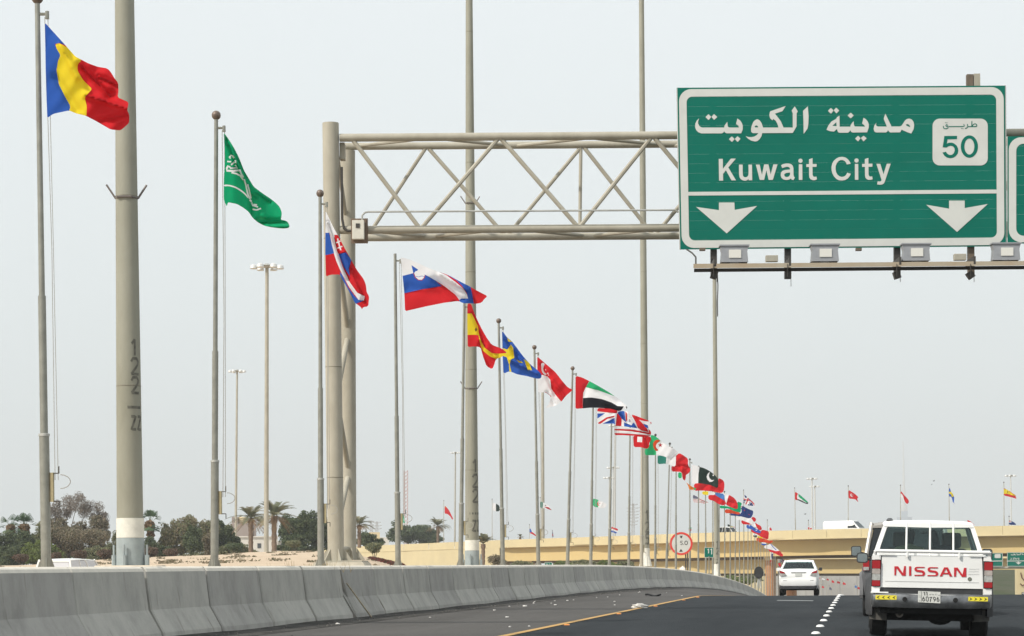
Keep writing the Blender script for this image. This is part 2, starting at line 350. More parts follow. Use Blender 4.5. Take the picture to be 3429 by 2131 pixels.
for k in range(420):
    Y = r.uniform(20, 110); X = -9.85+abs(r.gauss(0, .45)); z = zroad(X, Y); s_ = r.uniform(.008, .026)
    c_ = MB().ball((X, Y, z+s_*.4), s_, 4, 3, (1, 1, .6)); b.add(c_.v, c_.f, 1)
prop(obj('scattered_litter', b, [M_CRUMB, mat('gravel', (.16, .15, .135), .9)], base=False), 'small white scraps and gravel scattered on the shoulder below the barrier', 'litter', kind='stuff')

b = MB(); q0, q1 = gp(2600, 2012.5), gp(2722, 2014); b.add([(q0.x, q0.y, q0.z+.006), (q1.x, q1.y, q1.z+.006), (q1.x, q1.y+1.2, zroad(q1.x, q1.y+1.2)+.006), (q0.x, q0.y+1.2, zroad(q0.x, q0.y+1.2)+.006)], [(0, 1, 2, 3)])
prop(obj('painted_bar', b, mat('worn_white_paint', (.20, .21, .21), .8), base=False), 'worn white painted bar across the left lane behind the saloon', kind='structure')
# ------------------------------------------------------------------ metals
M_PAINT = mat('beige_gantry_paint', (.42, .395, .325), .6, 0, 0, 1.8, .15, 30, .25, col2=(.32, .295, .235), stretch=(1, 1, .45))
M_GALV = mat('galvanised_grey_pole', (.27, .27, .235), .45, .35, .2, 5, .1, 40)
M_GALVL = mat('pale_galvanised_steel', (.42, .42, .39), .5, .3, .2, 6)
M_MAST = mat('olive_grey_mast_paint', (.315, .31, .255), .6, .05, 0, 1.3, .12, 25, .3, col2=(.235, .23, .18), stretch=(1, 1, .35))
M_WBAND = mat('off_white_band_paint', (.66, .65, .58), .7, 0, .12, 6); M_BBAND = mat('blue_grey_band_paint', (.30, .345, .35), .7, 0, .15, 6)
M_DARK = mat('dark_steel', (.055, .05, .045), .6, .2, .3, 8); M_ROPE = mat('halyard_rope', (.35, .34, .31), .9); M_BRONZE = mat('rusty_finial', (.17, .13, .105), .5, .3, .3, 20)
M_BRASSBOX = mat('khaki_cleat_box', (.33, .28, .16), .6, 0, .2, 15); M_BLK = mat('black_paint', (.02, .02, .02), .7)
M_STENCIL = mat('faded_black_stencil', (.125, .122, .10), .8, 0, .5, 14)
# ------------------------------------------------------------------ flagpoles of the near row
XR = -11.5
PB = [(155, 125, 6), (718, 724, 396), (1074, 1072, 656), (1333, 1323, 850), (1542, 1555, 1008), (1684, 1670, 1080), (1803, 1789.5, 1168), (1900, 1917.5, 1238), (1978, 1987, 1300), (2040, 2049, 1356), (2105, 2110, 1404), (2148, 2150, 1440), (2194, 2195, 1460), (2231, 2243, 1489), (2263, 2264, 1521)]
for n in range(15, 41):
    x = 2870-1/(.000368+.0000945*n); PB.append((x, x+1.5*math.sin(n*2.1), None))
PD = []; POLES = []
for n, (xb, xt, yt) in enumerate(PB):
    D = depthX(xb, XR); g = P(xb, 1900, D); zb = zsand(g.x, g.y)-.005
    base = Vector((g.x, g.y, zb)); yg = hor(xb)+(EYE-zb)*F/D
    if yt is None: yt = hor(xb)-(7.95-drop(g.y))*F/D
    top = P(xt, yt, D); PD.append(D); POLES.append((base, top, D))
NAMES = ['blue, yellow and red', 'green with white script', 'white, blue and red with a red shield', 'white, blue and red with a blue crest', 'red and yellow striped', 'blue with a yellow cross', 'red and white with a crescent', 'red, green, white and black', 'blue, white and red crossed', 'red and white striped', 'red with a white square', '', 'green and white crescent']
LAB = {0: 'tall grey flagpole at the far left, carrying the blue, yellow and red flag', 1: 'grey flagpole with a ball top carrying the green flag with white script',
 2: 'grey flagpole just left of the sign gantry post', 3: 'flagpole without a ball top carrying the white, blue and red flag with a crest', 4: 'flagpole just left of the light mast behind the gantry, with the red and yellow flag',
 5: 'flagpole with the blue and yellow cross flag', 6: 'flagpole with the red and white flag with a crescent', 7: 'flagpole with the flag in red, green, white and black', 8: 'flagpole under the blue, white and red crossed flag',
 9: 'flagpole under the red and white striped flag', 10: 'flagpole under the red flag with a white square', 11: 'slender beige flagpole standing against the third light mast', 12: 'flagpole under the green and white flag with a red crescent', 13: 'flagpole just right of the third light mast, second one along', 14: 'flagpole crossing in front of the round height limit sign'}
LAB.update({k_: 'thin flagpole '+v_ for k_, v_ in {15:'under the dark green crescent flag',16:'under the red flag beneath the dark crescent flag',17:'under the yellow and white flag strip',18:'under the red flag with a blue field',19:'just left of the last light mast',20:'just right of the last light mast, under the green flag',21:'under the orange-red flag strip',22:'under the dark blue flag with red stars',23:'under the white flag with a red fly end',24:'under the red strip left of the blue flags',25:'under the mid blue flag',26:'under the curling red flag',27:'under the bright red flag at parapet level',28:'under the white, black and yellow flag',29:'under the orange-red flag pointing right',30:'under the small white and blue flag',32:'under the long white and red flag',35:'just before the orange pier'}.items()})
for n, (base, top, D) in enumerate(POLES):
    ax = top-base; H = ax.length; k = .9 if n > 0 else 1.0
    t = thing('flagpole', LAB.get(n, 'thin grey flagpole in the dense far end of the row'), 'flagpole', base, 'flagpoles standing behind the concrete barrier')
    at = lambda f: base+ax*f
    mt = M_PAINT if n == 11 else M_GALV
    r0, r1, r2 = .072, .056, .044
    if n == 11: r0, r1, r2 = .10, .085, .075
    if n >= 30: r0 = .06
    s1, s2 = 2.0/8.1, 3.95/8.1
    obj('lower_tube', MB().tube(at(0), at(s1), r0, r0, 16 if n < 12 else 8), mt, t, True)
    obj('middle_tube', MB().tube(at(s1), at(s2), r1, r1, 14 if n < 12 else 8), mt, t, True)
    obj('upper_tube', MB().tube(at(s2), at(1), r2, r2*.85, 12 if n < 12 else 8), mt, t, True)
    if n < 30:
        if n < 16: obj('collar', MB().lathe(at(s1), [(r0*.8, -.03), (r0*1.12, -.03), (r0*1.12, .005), (r1, .012)], 14), M_GALVL, t, True)
        if n not in (3,): obj('finial', MB().ball(top+Vector((0, 0, .05)), .085 if n < 12 else .075, 12, 8), M_BRONZE if n < 8 else M_DARK, t, True)
        b = MB(); q = top-Vector((0, 0, .18)); b.tube(q, q+RT*.14, .022, .022, 6); b.tube(q+RT*.14+Vector((0, 0, .04)), q+RT*.14-Vector((0, 0, .07)), .03, .03, 8); obj('truck_arm', b, mt, t)
    if n < 14:
        b = MB(); zc = base.z+1.25
        cz = at(1.35/8.1)+RT*(r0+.09)
        for s_ in (-.015, .03):
            a_ = top-Vector((0, 0, .22))+RT*(.12+s_); mid = (a_+cz)/2+RT*.02
            b.path([a_, mid, cz+RT*s_], .0065 if n else .005, 5)
        obj('halyard', b, M_ROPE, t)
        b = MB(); c0 = at(1.25/8.1)+RT*(r0+.03); b.box(c0, (.05, .05, .42)); cleat = obj('cleat', b, M_BRASSBOX, t)
        b = MB(); cc = at(1.25/8.1)+RT*(r0+.05)
        b.path([cc+UP*.2, cc+UP*.2+RT*.08, cc+UP*.30+RT*.08], .008, 5); b.path([cc-UP*.2, cc-UP*.2+RT*.08, cc-UP*.29+RT*.08], .008, 5); obj('hook', b, M_DARK, t)
        b = MB(); lp = [cc+UP*.18+RT*(.10+.16*math.sin(a)*.9)+UP*(-.10*(1-math.cos(a))) for a in [math.pi*i/8 for i in range(9)]]; b.path(lp, .007, 5); obj('rope_loop', b, M_ROPE, t)
        b = MB()
        for a in (0, 90, 180, 270):
            d = Vector((math.cos(R_(a+20)), math.sin(R_(a+20)), 0)); e_ = d.cross(UP)*.006
            b.add([base+d*r0*.9+e_, base+d*(r0+.09)+e_, base+d*r0*.9+UP*.28+e_, base+d*r0*.9-e_, base+d*(r0+.09)-e_, base+d*r0*.9+UP*.28-e_], [(0, 1, 2), (5, 4, 3), (0, 3, 4, 1), (1, 4, 5, 2), (2, 5, 3, 0)])
        prop(obj('base_gussets', b, mt, t), kind='stuff')
# ------------------------------------------------------------------ tall light masts of the near row
M_SEAM = mat('dark_weld_seam', (.20, .185, .14), .7, 0, .3, 8)
def mast(xb, yb, xt, yt, wb, wt, label, X=-12.5, hooks=(), stencil=None, band=True, fl=False, D=None, nd=28):
    D = D or depthX(xb, X); base = P(xb, yb, D); g = zsand(base.x, base.y)-.02; top = P(xt, yt, D)
    ax = top-base; k = 1.0
    if yt <= 0: k = 1.25
    t = thing('light_mast', label, 'light mast', (base.x, base.y, min(base.z, g)), 'tall tapered light masts behind the barrier')
    rb, rt = wb*D/F/2, wt*D/F/2; re = rb+(rt-rb)*k
    b = MB(); N = 8; b.loft([[tuple(base+ax*k*j/N+(RT*math.cos(a)+FW*math.sin(a))*(rb+(re-rb)*j/N)) for a in [2*math.pi*i/nd for i in range(nd)]] for j in range(N+1)])
    obj('shaft', b, M_MAST, t, True)
    A = lambda h: base+ax.normalized()*h
    for h_ in (3.1, 6.4, 9.6, 13.2, 17.5):
        if h_ < ax.length*.96 and wb > 20: rr2 = rb+(rt-rb)*h_/ax.length; obj('weld_seam', MB().lathe(A(h_), [(rr2*.99, -.012), (rr2+.004, -.006), (rr2+.004, .006), (rr2*.99, .012)], nd), M_SEAM, t, True)
    if band:
        obj('white_band', MB().lathe(A(0), [(rb*1.004, .46), (rb*1.03, .46), (rb*1.03, .80), (rb*1.0, .80)], nd), M_WBAND, t, True)
        obj('grey_band', MB().lathe(A(0), [(rb*1.01, -.05), (rb*1.045, -.05), (rb*1.035, .455), (rb*1.0, .455)], nd), M_BBAND, t, True)
        first = None
        for a in (-12, 78, 168, 258):
            c = base+(RT*math.cos(R_(a))+FW*math.sin(R_(a)))*(rb+.07)
            b = MB(); b.tube(c-UP*.02, c+UP*.16, .045, .045, 8); b.tube(c+UP*.16, c+UP*.34, .022, .022, 6); obj('anchor_bolt', b, M_BBAND, t)
        b = MB(); b.box(base-UP*.16, (1.1, 1.0, .28), Matrix.Rotation(YAW, 3, 'Z')); obj('footing', b, M_SAND if False else mat('sandy_concrete', (.55, .48, .38), .9, 0, .15, 6), t, bevel=.03)
    if fl:
        b = MB(); nn = 22; prof = [(1.55, -.12), (1.18, .25), (1.06, .5), (1.04, .95), (1.02, .96)]
        b.loft([[tuple(base+(RT*math.cos(a)+FW*math.sin(a))*rb*(s_+(.10 if i % 2 and s_ > 1.1 else 0))+UP*h) for i, a in enumerate([2*math.pi*i/nn for i in range(nn)])] for s_, h in prof]); obj('whitewashed_base', b, M_WBAND, t)
    for hy in hooks:
        h = (hor(xb)-hy)*D/F+EYE-base.z; c = A(h); r = rb+(rt-rb)*h/ax.length
        b = MB(); b.path([c+RT*(-r-.16)+UP*.24, c-RT*(r+.0)-FW*.02, c-FW*(r+.01)-RT*r*.6, c-FW*(r+.015)+RT*r*.6, c+RT*(r+.01), c+RT*(r+.16)+UP*.23], .019, 6); obj('bracket_hook', b, mat('hook_steel', (.16, .14, .13), .5, .3), t)
    if stencil:
        y0, size, az, chars = stencil
        z = zpx(y0, xb, D); rr = lambda zz: rb+(rt-rb)*(zz-base.z)/ax.length+.004
        GL = {'1': [[(0, 0), (0, 1)], [(0, 1), (-.28, .72)]], '2': [[(-.35, .78), (-.2, .97), (.15, 1), (.33, .8), (.25, .58), (-.35, .02)], [(-.35, .02), (.38, .02)]], '_': [[(-.7, .3), (.6, .3)]],
              '5': [[(.33, 1), (-.25, 1), (-.3, .58), (.1, .6), (.33, .35), (.1, .02), (-.35, .08)]], 'z': [[(-.4, .9), (0, .9), (-.4, .1), (0, .1)], [(.2, .9), (.6, .9), (.2, .1), (.6, .1)]], '0': [[(-.25, .2), (-.25, .8), (0, 1), (.25, .8), (.25, .2), (0, 0), (-.25, .2)]]}
        b = MB()
        for ch in chars:
            for pl in GL[ch]:
                dense = []
                for p_, q_ in zip(pl, pl[1:]): dense += [(p_[0]+(q_[0]-p_[0])*i/4, p_[1]+(q_[1]-p_[1])*i/4) for i in range(4)]
                dense.append(pl[-1]); st = stroke(dense, .17); nn = len(st)
                vs = []
                for a_, b_ in st:
                    zz = z-size*(1-b_); th = R_(az)+a_*size*.75/rr(zz); cc = A(zz-base.z)
                    vs.append(cc+(RT*math.sin(th)-FW*math.cos(th))*rr(zz))
                h_ = nn//2
                b.add(vs, [(i, i+1, nn-2-i, nn-1-i) for i in range(h_-1)])
            z -= size*1.17
        prop(obj('stencilled_number', b, M_STENCIL, t), kind='stuff')
    return t
mast(437, 1890, 417, 0, 90, 64, 'thickest light mast at the far left, stencilled with a number, white and grey painted foot', hooks=(665,), stencil=(1140, .28, 42, '122_z'))
mast(1581, 1891, 1571, 0, 47, 23, 'light mast passing behind the truss with a white and grey painted foot', hooks=(682, 1302), stencil=(1540, .42, 38, '122_z'))
mast(2162, 1890, 2148, 0, 27, 17, 'light mast seen between truss and sign with whitewashed base', fl=True, band=False, stencil=(1710, .60, 30, '125_2'), nd=20)
mast(2400, 1925, 2391, 700, 17.5, 12, 'farthest of the near light masts, directly below the left end of the big sign', fl=True, band=False, stencil=(1812, .55, 20, '12_5'), nd=16)
# ------------------------------------------------------------------ far high masts with lamp rings
def lamp_ring(c, r, t, n=6, s_=1.0):
    b = MB(); b.lathe(c, [(.25*s_, -.15*s_), (.42*s_, 0), (.42*s_, .15*s_), (.2*s_, .3*s_)], 10); b.lathe(c+UP*.05, [(r*.62, -.03), (r*.66, 0), (r*.62, .03)], 16); obj('head_frame', b, M_GALVL, t)
    first = None
    for i in range(n):
        a = 2*math.pi*(i+.25)/n; p = c+Vector((math.cos(a)*r, math.sin(a)*r, -.05*s_))
        b = MB(); b.lathe(p, [(.34*s_, -.22*s_), (.40*s_, -.15*s_), (.34*s_, .12*s_), (.15*s_, .26*s_)], 9); b.tube(c, p, .05*s_, .05*s_, 5); obj('floodlight', b, mat('lamp_shell', (.62, .62, .60), .4, .2), t, True)
def highmast(xb, yb, xt, yt, w, D, label, ring=True, r=1.35, m=None, foot=None):
    a_, b_ = P(xb, yb, D), P(xt, yt, D)
    if foot is not None: a_.z = foot
    t = thing('high_mast_light', label, 'high mast', a_, 'high mast lights far off')
    obj('mast', MB().tube(a_, b_, w*1.12*D/F/2, w*.8*D/F/2, 12), m or M_PAINT, t, True)
    if ring: lamp_ring(b_, r, t, 6, r/1.35)
M_FARM = mat('pale_far_mast', (.52, .52, .49), .6)
highmast(892, 1912, 894, 893, 15, 255, 'tallest high mast light with a ring of lamps, right of the green flag', r=1.5, foot=zsand(P(892, 1900, 255).x, P(892, 1900, 255).y)-.1)
highmast(789, 1845, 794, 1243, 8, 400, 'shorter high mast light seen left of the tallest one', r=1.25)
highmast(1523, 1830, 1525, 1516, 5, 520, 'slim high mast light beyond the yellow ramp wall', r=.95)
highmast(1818, 1830, 1817, 1300, 11, 430, 'beige mast rising from behind the bridge parapet to the crescent flag', ring=False)
highmast(2058, 1830, 2061, 1426, 6.5, 450, 'beige mast behind the bridge topped by lamps under the striped flag', r=1.1, m=M_FARM)
highmast(2051, 1830, 2053, 1566, 3.5, 600, 'thin high mast light, the middle one of the three behind the bridge', r=1.4, m=M_FARM)
highmast(2038, 1830, 2040, 1600, 3.5, 640, 'thin high mast light, lowest of the three behind the bridge', r=1.4, m=M_FARM)
highmast(2721, 1830, 2719, 1603, 5, 600, 'taller of the two pale high masts above the right part of the bridge', r=1.2, m=M_FARM)
highmast(2730, 1830, 2728, 1629, 5, 640, 'shorter of the two pale high masts above the right part of the bridge', r=1.2, m=M_FARM)
highmast(3388, 1830, 3384, 1593, 4, 560, 'pale high mast light at the right edge, beside the red and yellow flag', r=1.2, m=M_FARM)
# ------------------------------------------------------------------ sign gantry
GD = 51.4
G = lambda x, y, d=0.: P(x, y, GD+d)
base = G(1121, 1880); gt = thing('sign_gantry', 'beige tubular steel gantry with a box truss reaching over the road', 'gantry', (base.x, base.y, zsand(base.x, base.y)))
rp = 27.5*GD/F
def gtube(name, a, b_, r, n=14): return obj(name, MB().tube(a, b_, r, r, n), M_PAINT, gt, True)
def cap_post(a, b_, r): 
    d = (b_-a).normalized(); bb = MB().tube(a, b_, r, r, 22); return obj('post', bb, M_PAINT, gt, True)
zp = G(1121, 1878).z
cap_post(G(1125, 1878), G(1107, 413), rp)
for y_ in (800, 1230, 1600): c_ = G(1125-18*(1878-y_)/1465, y_); obj('weld_seam', MB().lathe(c_, [(rp*.99, -.012), (rp+.004, -.006), (rp+.004, .006), (rp*.99, .012)], 22), M_SEAM, gt, True)
rd = 1.45
rA = P(1169, 1874, GD+rd); rB = P(1164, 506, GD+rd); cap_post(rA, rB, rp*.93)
XE = 3950
rc, rl = 13.5*GD/F, 12.5*GD/F
gtube('chord', G(1137, 462), G(XE, 441), rc); gtube('chord', P(1150, 491, GD+rd), P(XE, 471, GD+rd), rc*.93)
gtube('chord', G(1137, 771), G(XE, 752), rc); gtube('chord', P(1150, 797, GD+rd), P(XE, 780, GD+rd), rc*.93)
ff = 1.41
fy = lambda x: (470-(x-1180)*.0075, 762-(x-1180)*.0068); by = lambda x: (500-(x-1200)*.0072, 790-(x-1200)*.0062)
xs_f = [1176, 1408, 1673, 1938, 2186, 2440, 2700, 2960, 3220, 3480, 3740]
top_first = True
for i in range(len(xs_f)-1):
    a, b_ = xs_f[i]+6, xs_f[i+1]-6; ya, yb = (fy(a)[0], fy(b_)[1]) if i % 2 == 0 else (fy(a)[1], fy(b_)[0])
    gtube('diagonal_brace', G(a, ya), G(b_, yb), 7.5*GD/F, 8)
xs_b = [1226, 1430, 1695, 1950, 2190, 2450, 2710, 2970, 3230, 3490, 3750]
for i in range(len(xs_b)-1):
    a, b_ = xs_b[i]+6, xs_b[i+1]-6; ya, yb = (by(a)[1], by(b_)[0]) if i % 2 == 0 else (by(a)[0], by(b_)[1])
    gtube('diagonal_brace', P(a, ya, GD+rd), P(b_, yb, GD+rd), 7*GD/F, 8)
gtube('vertical_brace', P(1945, 488, GD+rd), P(1942, 752, GD+rd), 6*GD/F, 8)
for i in range(6):   # lacing between front and rear chords, top and bottom
    a = 1176+i*530
    gtube('lacing_brace', P(a+20, 489, GD+rd), G(a+250, 464), 6*GD/F, 8); gtube('lacing_brace', G(a+290, 464), P(a+520, 487-i, GD+rd), 6*GD/F, 8)
    gtube('lacing_brace', G(a+20, 770-i*2), P(a+255, 792-i*2, GD+rd), 6*GD/F, 8); gtube('lacing_brace', P(a+275, 792-i*2, GD+rd), G(a+510, 768-i*2), 6*GD/F, 8)
for ya, yb in ((500, 770), (812, 1095), (1110, 1370), (1380, 1600), (1612, 1840)):   # zigzag between the two posts
    pass
zz = [(1136, 480), (1156, 820), (1140, 960), (1160, 1160), (1142, 1370), (1166, 1590), (1150, 1730), (1150, 1750)]
zz = [G(1124, 800), P(1166, 1120, GD+rd), G(1126, 1330), P(1168, 1585, GD+rd), G(1128, 1770)]
for a, b_ in zip(zz, zz[1:]): gtube('post_lacing', a, b_, 9.5*GD/F, 10)
gtube('post_lacing', G(1124, 1838), P(1168, 1838, GD+rd), 9*GD/F, 10)
gtube('post_lacing', G(1126, 500), P(1160, 740, GD+rd), 7*GD/F, 10)
b = MB(); c = G(1121, 1880)
for a in range(0, 360, 60):
    for cc in (G(1125, 1880), P(1169, 1876, GD+rd)):
        d = Vector((math.cos(R_(a)), math.sin(R_(a)), 0)); e_ = d.cross(UP)*.01
        b.add([cc+d*rp+e_, cc+d*(rp+.2)+e_, cc+d*rp+UP*.28+e_, cc+d*rp-e_, cc+d*(rp+.2)-e_, cc+d*rp+UP*.28-e_], [(0, 1, 2), (5, 4, 3), (0, 3, 4, 1), (1, 4, 5, 2), (2, 5, 3, 0)])
prop(obj('base_gussets', b, M_PAINT, gt), kind='stuff')
b = MB(); cc = (G(1125, 1880)+P(1169, 1876, GD+rd))/2; Rz = Matrix.Rotation(YAW, 3, 'Z')
b.box(cc-UP*.02, (1.05, 2.3, .04), Rz); obj('base_plate', b, M_PAINT, gt)
b = MB(); h = .5
b.add([cc+Rz @ Vector((sx_*(.55 if k else .85), sy_*(1.25 if k else 1.5), -.04 if k else -h)) for k in (0, 1) for sx_, sy_ in ((-1, -1), (1, -1), (1, 1), (-1, 1))], [(3, 2, 1, 0), (4, 5, 6, 7), (0, 1, 5, 4), (1, 2, 6, 5), (2, 3, 7, 6), (3, 0, 4, 7)])
obj('concrete_plinth', b, mat('plinth_concrete', (.44, .40, .32), .9, 0, .15, 5), gt)
obj('splice_box', MB().box(G(1147, 509, .25), (11*GD/F*1.6, .3, 56*GD/F), Rz), M_PAINT, gt, bevel=.01)
b = MB().path([G(1213, 738, -.25), G(1213, 722, -.25), G(1221, 713, -.25), G(1232, 710, -.25), G(2262, 704, -.25), G(2272, 712, -.25)], .022, 7); obj('conduit', b, M_GALVL, gt, True)
obj('backing_plate', MB().box(G(1204, 774, -.15), (56*GD/F, .03, 83*GD/F), Rz), mat('brown_plate', (.16, .11, .075), .7, 0, .2, 6), gt)
b = MB().box(G(1200, 771, -.24), (40*GD/F, .14, 63*GD/F), Rz); eb = obj('meter_box', b, mat('cream_box_paint', (.60, .58, .50), .5, 0, .1, 8), gt, bevel=.012)
obj('meter_window', MB().box(G(1198, 756, -.32), (.09, .01, .10), Rz), M_DARK, eb)
b = MB().path([G(1144, 560, -.1), G(1146, 735, -.1), G(1152, 765, -.1), G(1164, 774, -.1), G(1180, 774, -.1)], .03, 7); obj('conduit', b, M_DARK, gt, True)
# ------------------------------------------------------------------ big sign
M_GREEN = mat('green_reflective_sheeting', (.0, .125, .088), .55, 0, 0, .8, 0, 30, .15, col2=(.0, .14, .10), stretch=(1, 1, 1.6))
M_WSHT = mat('white_reflective_sheeting', (.56, .57, .54), .5, 0, .06, 2); M_ALU = mat('aluminium_edge', (.55, .55, .52), .4, .6)
SD = GD-.62
def sp(x, y, d=0.): return P(x, y, SD-d)
def flat(name, loops_px, d, m, parent, th=.004):
    b = MB(); b.slab(loops_px, lambda a, c, e_: tuple(sp(a, c, e_)), d+th, d); return obj(name, b, m, parent)
org = sp(2818, 831); sg = thing('direction_sign', 'large green overhead sign reading Kuwait City in white with two down arrows', 'road sign', org)
z7 = fr(2230, 250, 2.0292)
TL, TR, BR, BL = z7([(77, 90), (2305, 75), (2310, 1168), (98, 1190)])
NS = 17
for k in range(NS):
    t0, t1 = k/NS+.0001, (k+1)/NS-.0001
    lp = lambda t: ((TL[0]+(BL[0]-TL[0])*t, TL[1]+(BL[1]-TL[1])*t), (TR[0]+(BR[0]-TR[0])*t, TR[1]+(BR[1]-TR[1])*t))
    a0, b0 = lp(t0); a1, b1 = lp(t1); b = MB(); b.prism([a0, b0, b1, a1], lambda a, c, e_: tuple(sp(a, c, e_)), .0, -.05); obj('panel_strip', b, M_GREEN, sg)
def warp(pts):     # rectangle 0..1 -> the sign's own corners
    return [((TL[0]*(1-u)*(1-v)+TR[0]*u*(1-v)+BR[0]*u*v+BL[0]*(1-u)*v), (TL[1]*(1-u)*(1-v)+TR[1]*u*(1-v)+BR[1]*u*v+BL[1]*(1-u)*v)) for u, v in pts]
asp = 543/1097
def rr_(m_, r): 
    p = rrect(m_, m_, 1-m_, asp-m_, r, 8); return warp([(a, c/asp) for a, c in p])
flat('border', [rr_(.0045, .038), rr_(.0275, .018)], .004, M_WSHT, sg)
flat('divider', [z7([(146, 798), (2247, 782), (2247, 808), (148, 823)])], .0045, M_WSHT, sg)
b = MB(); ew = .03
for q0, q1 in ((TL, BL), (TR, BR)): obj('edge_trim', MB().tube(sp(*q0, -.02), sp(*q1, -.02), .022, .022, 4), M_ALU, sg)
flat('arrow', [z7([(205, 900), (360, 922), (360, 870), (465, 870), (467, 920), (620, 893), (413, 1080)])], .0045, M_WSHT, sg)
flat('arrow', [z7([(1768, 885), (1924, 912), (1924, 857), (2030, 857), (2030, 908), (2187, 880), (1978, 1070)])], .0045, M_WSHT, sg)
A1 = fr(2310, 340, 5.934); A2 = fr(2750, 340, 7.373); K1 = fr(2390, 510, 6.576); K2 = fr(2760, 510, 10.14); S1 = fr(3110, 385, 8.4)
kuw = [[(110, 148), (200, 148), (203, 365), (378, 143), (488, 143), (322, 338), (490, 622), (392, 622), (268, 400), (205, 480), (208, 628), (118, 628)],
 [(556, 275), (636, 275), (638, 455), (645, 520), (668, 548), (700, 555), (735, 545), (762, 510), (768, 455), (765, 275), (842, 275), (848, 620), (770, 620), (768, 593), (735, 620), (690, 632), (640, 622), (595, 595), (568, 550), (558, 480)],
 [(928, 275), (1012, 275), (1062, 500), (1110, 270), (1205, 270), (1255, 490), (1312, 270), (1405, 270), (1302, 612), (1210, 612), (1160, 400), (1110, 612), (1014, 612)],
 [(1483, 288), (1530, 262), (1590, 250), (1650, 250), (1705, 265), (1740, 300), (1755, 350), (1757, 490), (1765, 535), (1788, 560), (1752, 618), (1715, 605), (1700, 580), (1660, 605), (1600, 615), (1540, 605), (1495, 570), (1475, 515), (1480, 455), (1510, 415), (1560, 395), (1620, 387), (1680, 383), (1675, 350), (1650, 328), (1610, 322), (1560, 335), (1510, 352)],
 [(1680, 450), (1620, 455), (1575, 468), (1552, 495), (1560, 530), (1590, 548), (1640, 545), (1668, 520), (1680, 490)],
 [(1873, 268), (1950, 268), (1953, 612), (1873, 612)], circ(1910, 190, 47, 16),
 [(2098, 158), (2175, 130), (2177, 262), (2266, 262), (2264, 325), (2175, 325), (2177, 500), (2190, 535), (2220, 545), (2262, 538), (2272, 600), (2230, 618), (2180, 618), (2130, 595), (2107, 560), (2100, 500), (2098, 328), (2040, 328), (2040, 265), (2098, 262)]]
flat('lettering', [K1(p) for p in kuw], .0045, M_WSHT, sg)
cit = [[(900, 395), (870, 330), (820, 260), (760, 205), (690, 172), (600, 158), (500, 172), (400, 225), (320, 300), (270, 390), (248, 500), (250, 620), (280, 730), (335, 830), (410, 910), (500, 955), (610, 965), (720, 945), (800, 895), (860, 825), (905, 735), (780, 700), (740, 780), (680, 825), (600, 842), (520, 822), (450, 765), (405, 680), (385, 580), (390, 470), (425, 380), (480, 310), (550, 270), (630, 270), (700, 305), (745, 360), (765, 420)],
 [(1040, 400), (1155, 400), (1160, 940), (1042, 940)], circ(1097, 285, 73, 16),
 [(1378, 235), (1500, 195), (1500, 392), (1637, 392), (1635, 495), (1503, 500), (1505, 760), (1530, 820), (1570, 830), (1630, 825), (1647, 920), (1590, 940), (1500, 942), (1440, 915), (1400, 870), (1385, 800), (1382, 500), (1288, 503), (1288, 400), (1378, 395)],
 [(1772, 398), (1905, 398), (2012, 750), (2125, 395), (2258, 392), (2055, 1010), (2020, 1070), (1960, 1100), (1880, 1108), (1797, 1098), (1812, 995), (1880, 1000), (1925, 985), (1950, 950)]]
flat('lettering', [K2(p) for p in cit], .0045, M_WSHT, sg)
ar1 = [[(310, 312), (370, 255), (426, 310), (372, 372)], [(428, 308), (482, 252), (545, 312), (482, 368)], [(775, 752), (835, 695), (890, 750), (838, 808)], [(892, 748), (948, 692), (1008, 745), (950, 808)],
 [(185, 338), (165, 400), (165, 440), (185, 485), (215, 510), (250, 520), (682, 520), (690, 480), (745, 405), (752, 490), (765, 510), (790, 520), (975, 520), (965, 485), (918, 448), (945, 340), (1000, 380), (1035, 430), (1052, 490), (1050, 560), (1020, 635), (730, 635), (700, 620), (682, 595), (660, 625), (630, 637), (230, 637), (170, 615), (125, 570), (105, 510), (110, 440), (140, 380)],
 [(1108, 690), (1160, 708), (1220, 712), (1280, 700), (1330, 670), (1362, 632), (1250, 632), (1222, 610), (1215, 560), (1228, 490), (1260, 410), (1300, 370), (1340, 355), (1385, 375), (1425, 430), (1455, 520), (1760, 520), (1745, 460), (1710, 390), (1662, 350), (1640, 378), (1595, 335), (1580, 280), (1590, 215), (1605, 195), (1905, 92), (1840, 195), (1690, 245), (1760, 330), (1810, 400), (1862, 520), (2045, 520), (2045, 235), (2022, 185), (2085, 98), (2145, 200), (2122, 240), (2120, 500), (2045, 628), (1440, 632), (1425, 690), (1390, 750), (1340, 790), (1290, 798), (1220, 780), (1160, 745)],
 [(1288, 505), (1300, 485), (1330, 478), (1350, 495), (1360, 518), (1300, 518)], [(2250, 188), (2345, 98), (2360, 300), (2355, 450), (2340, 540), (2262, 648), (2258, 400)]]
flat('lettering', [A1(p) for p in ar1], .0045, M_WSHT, sg)
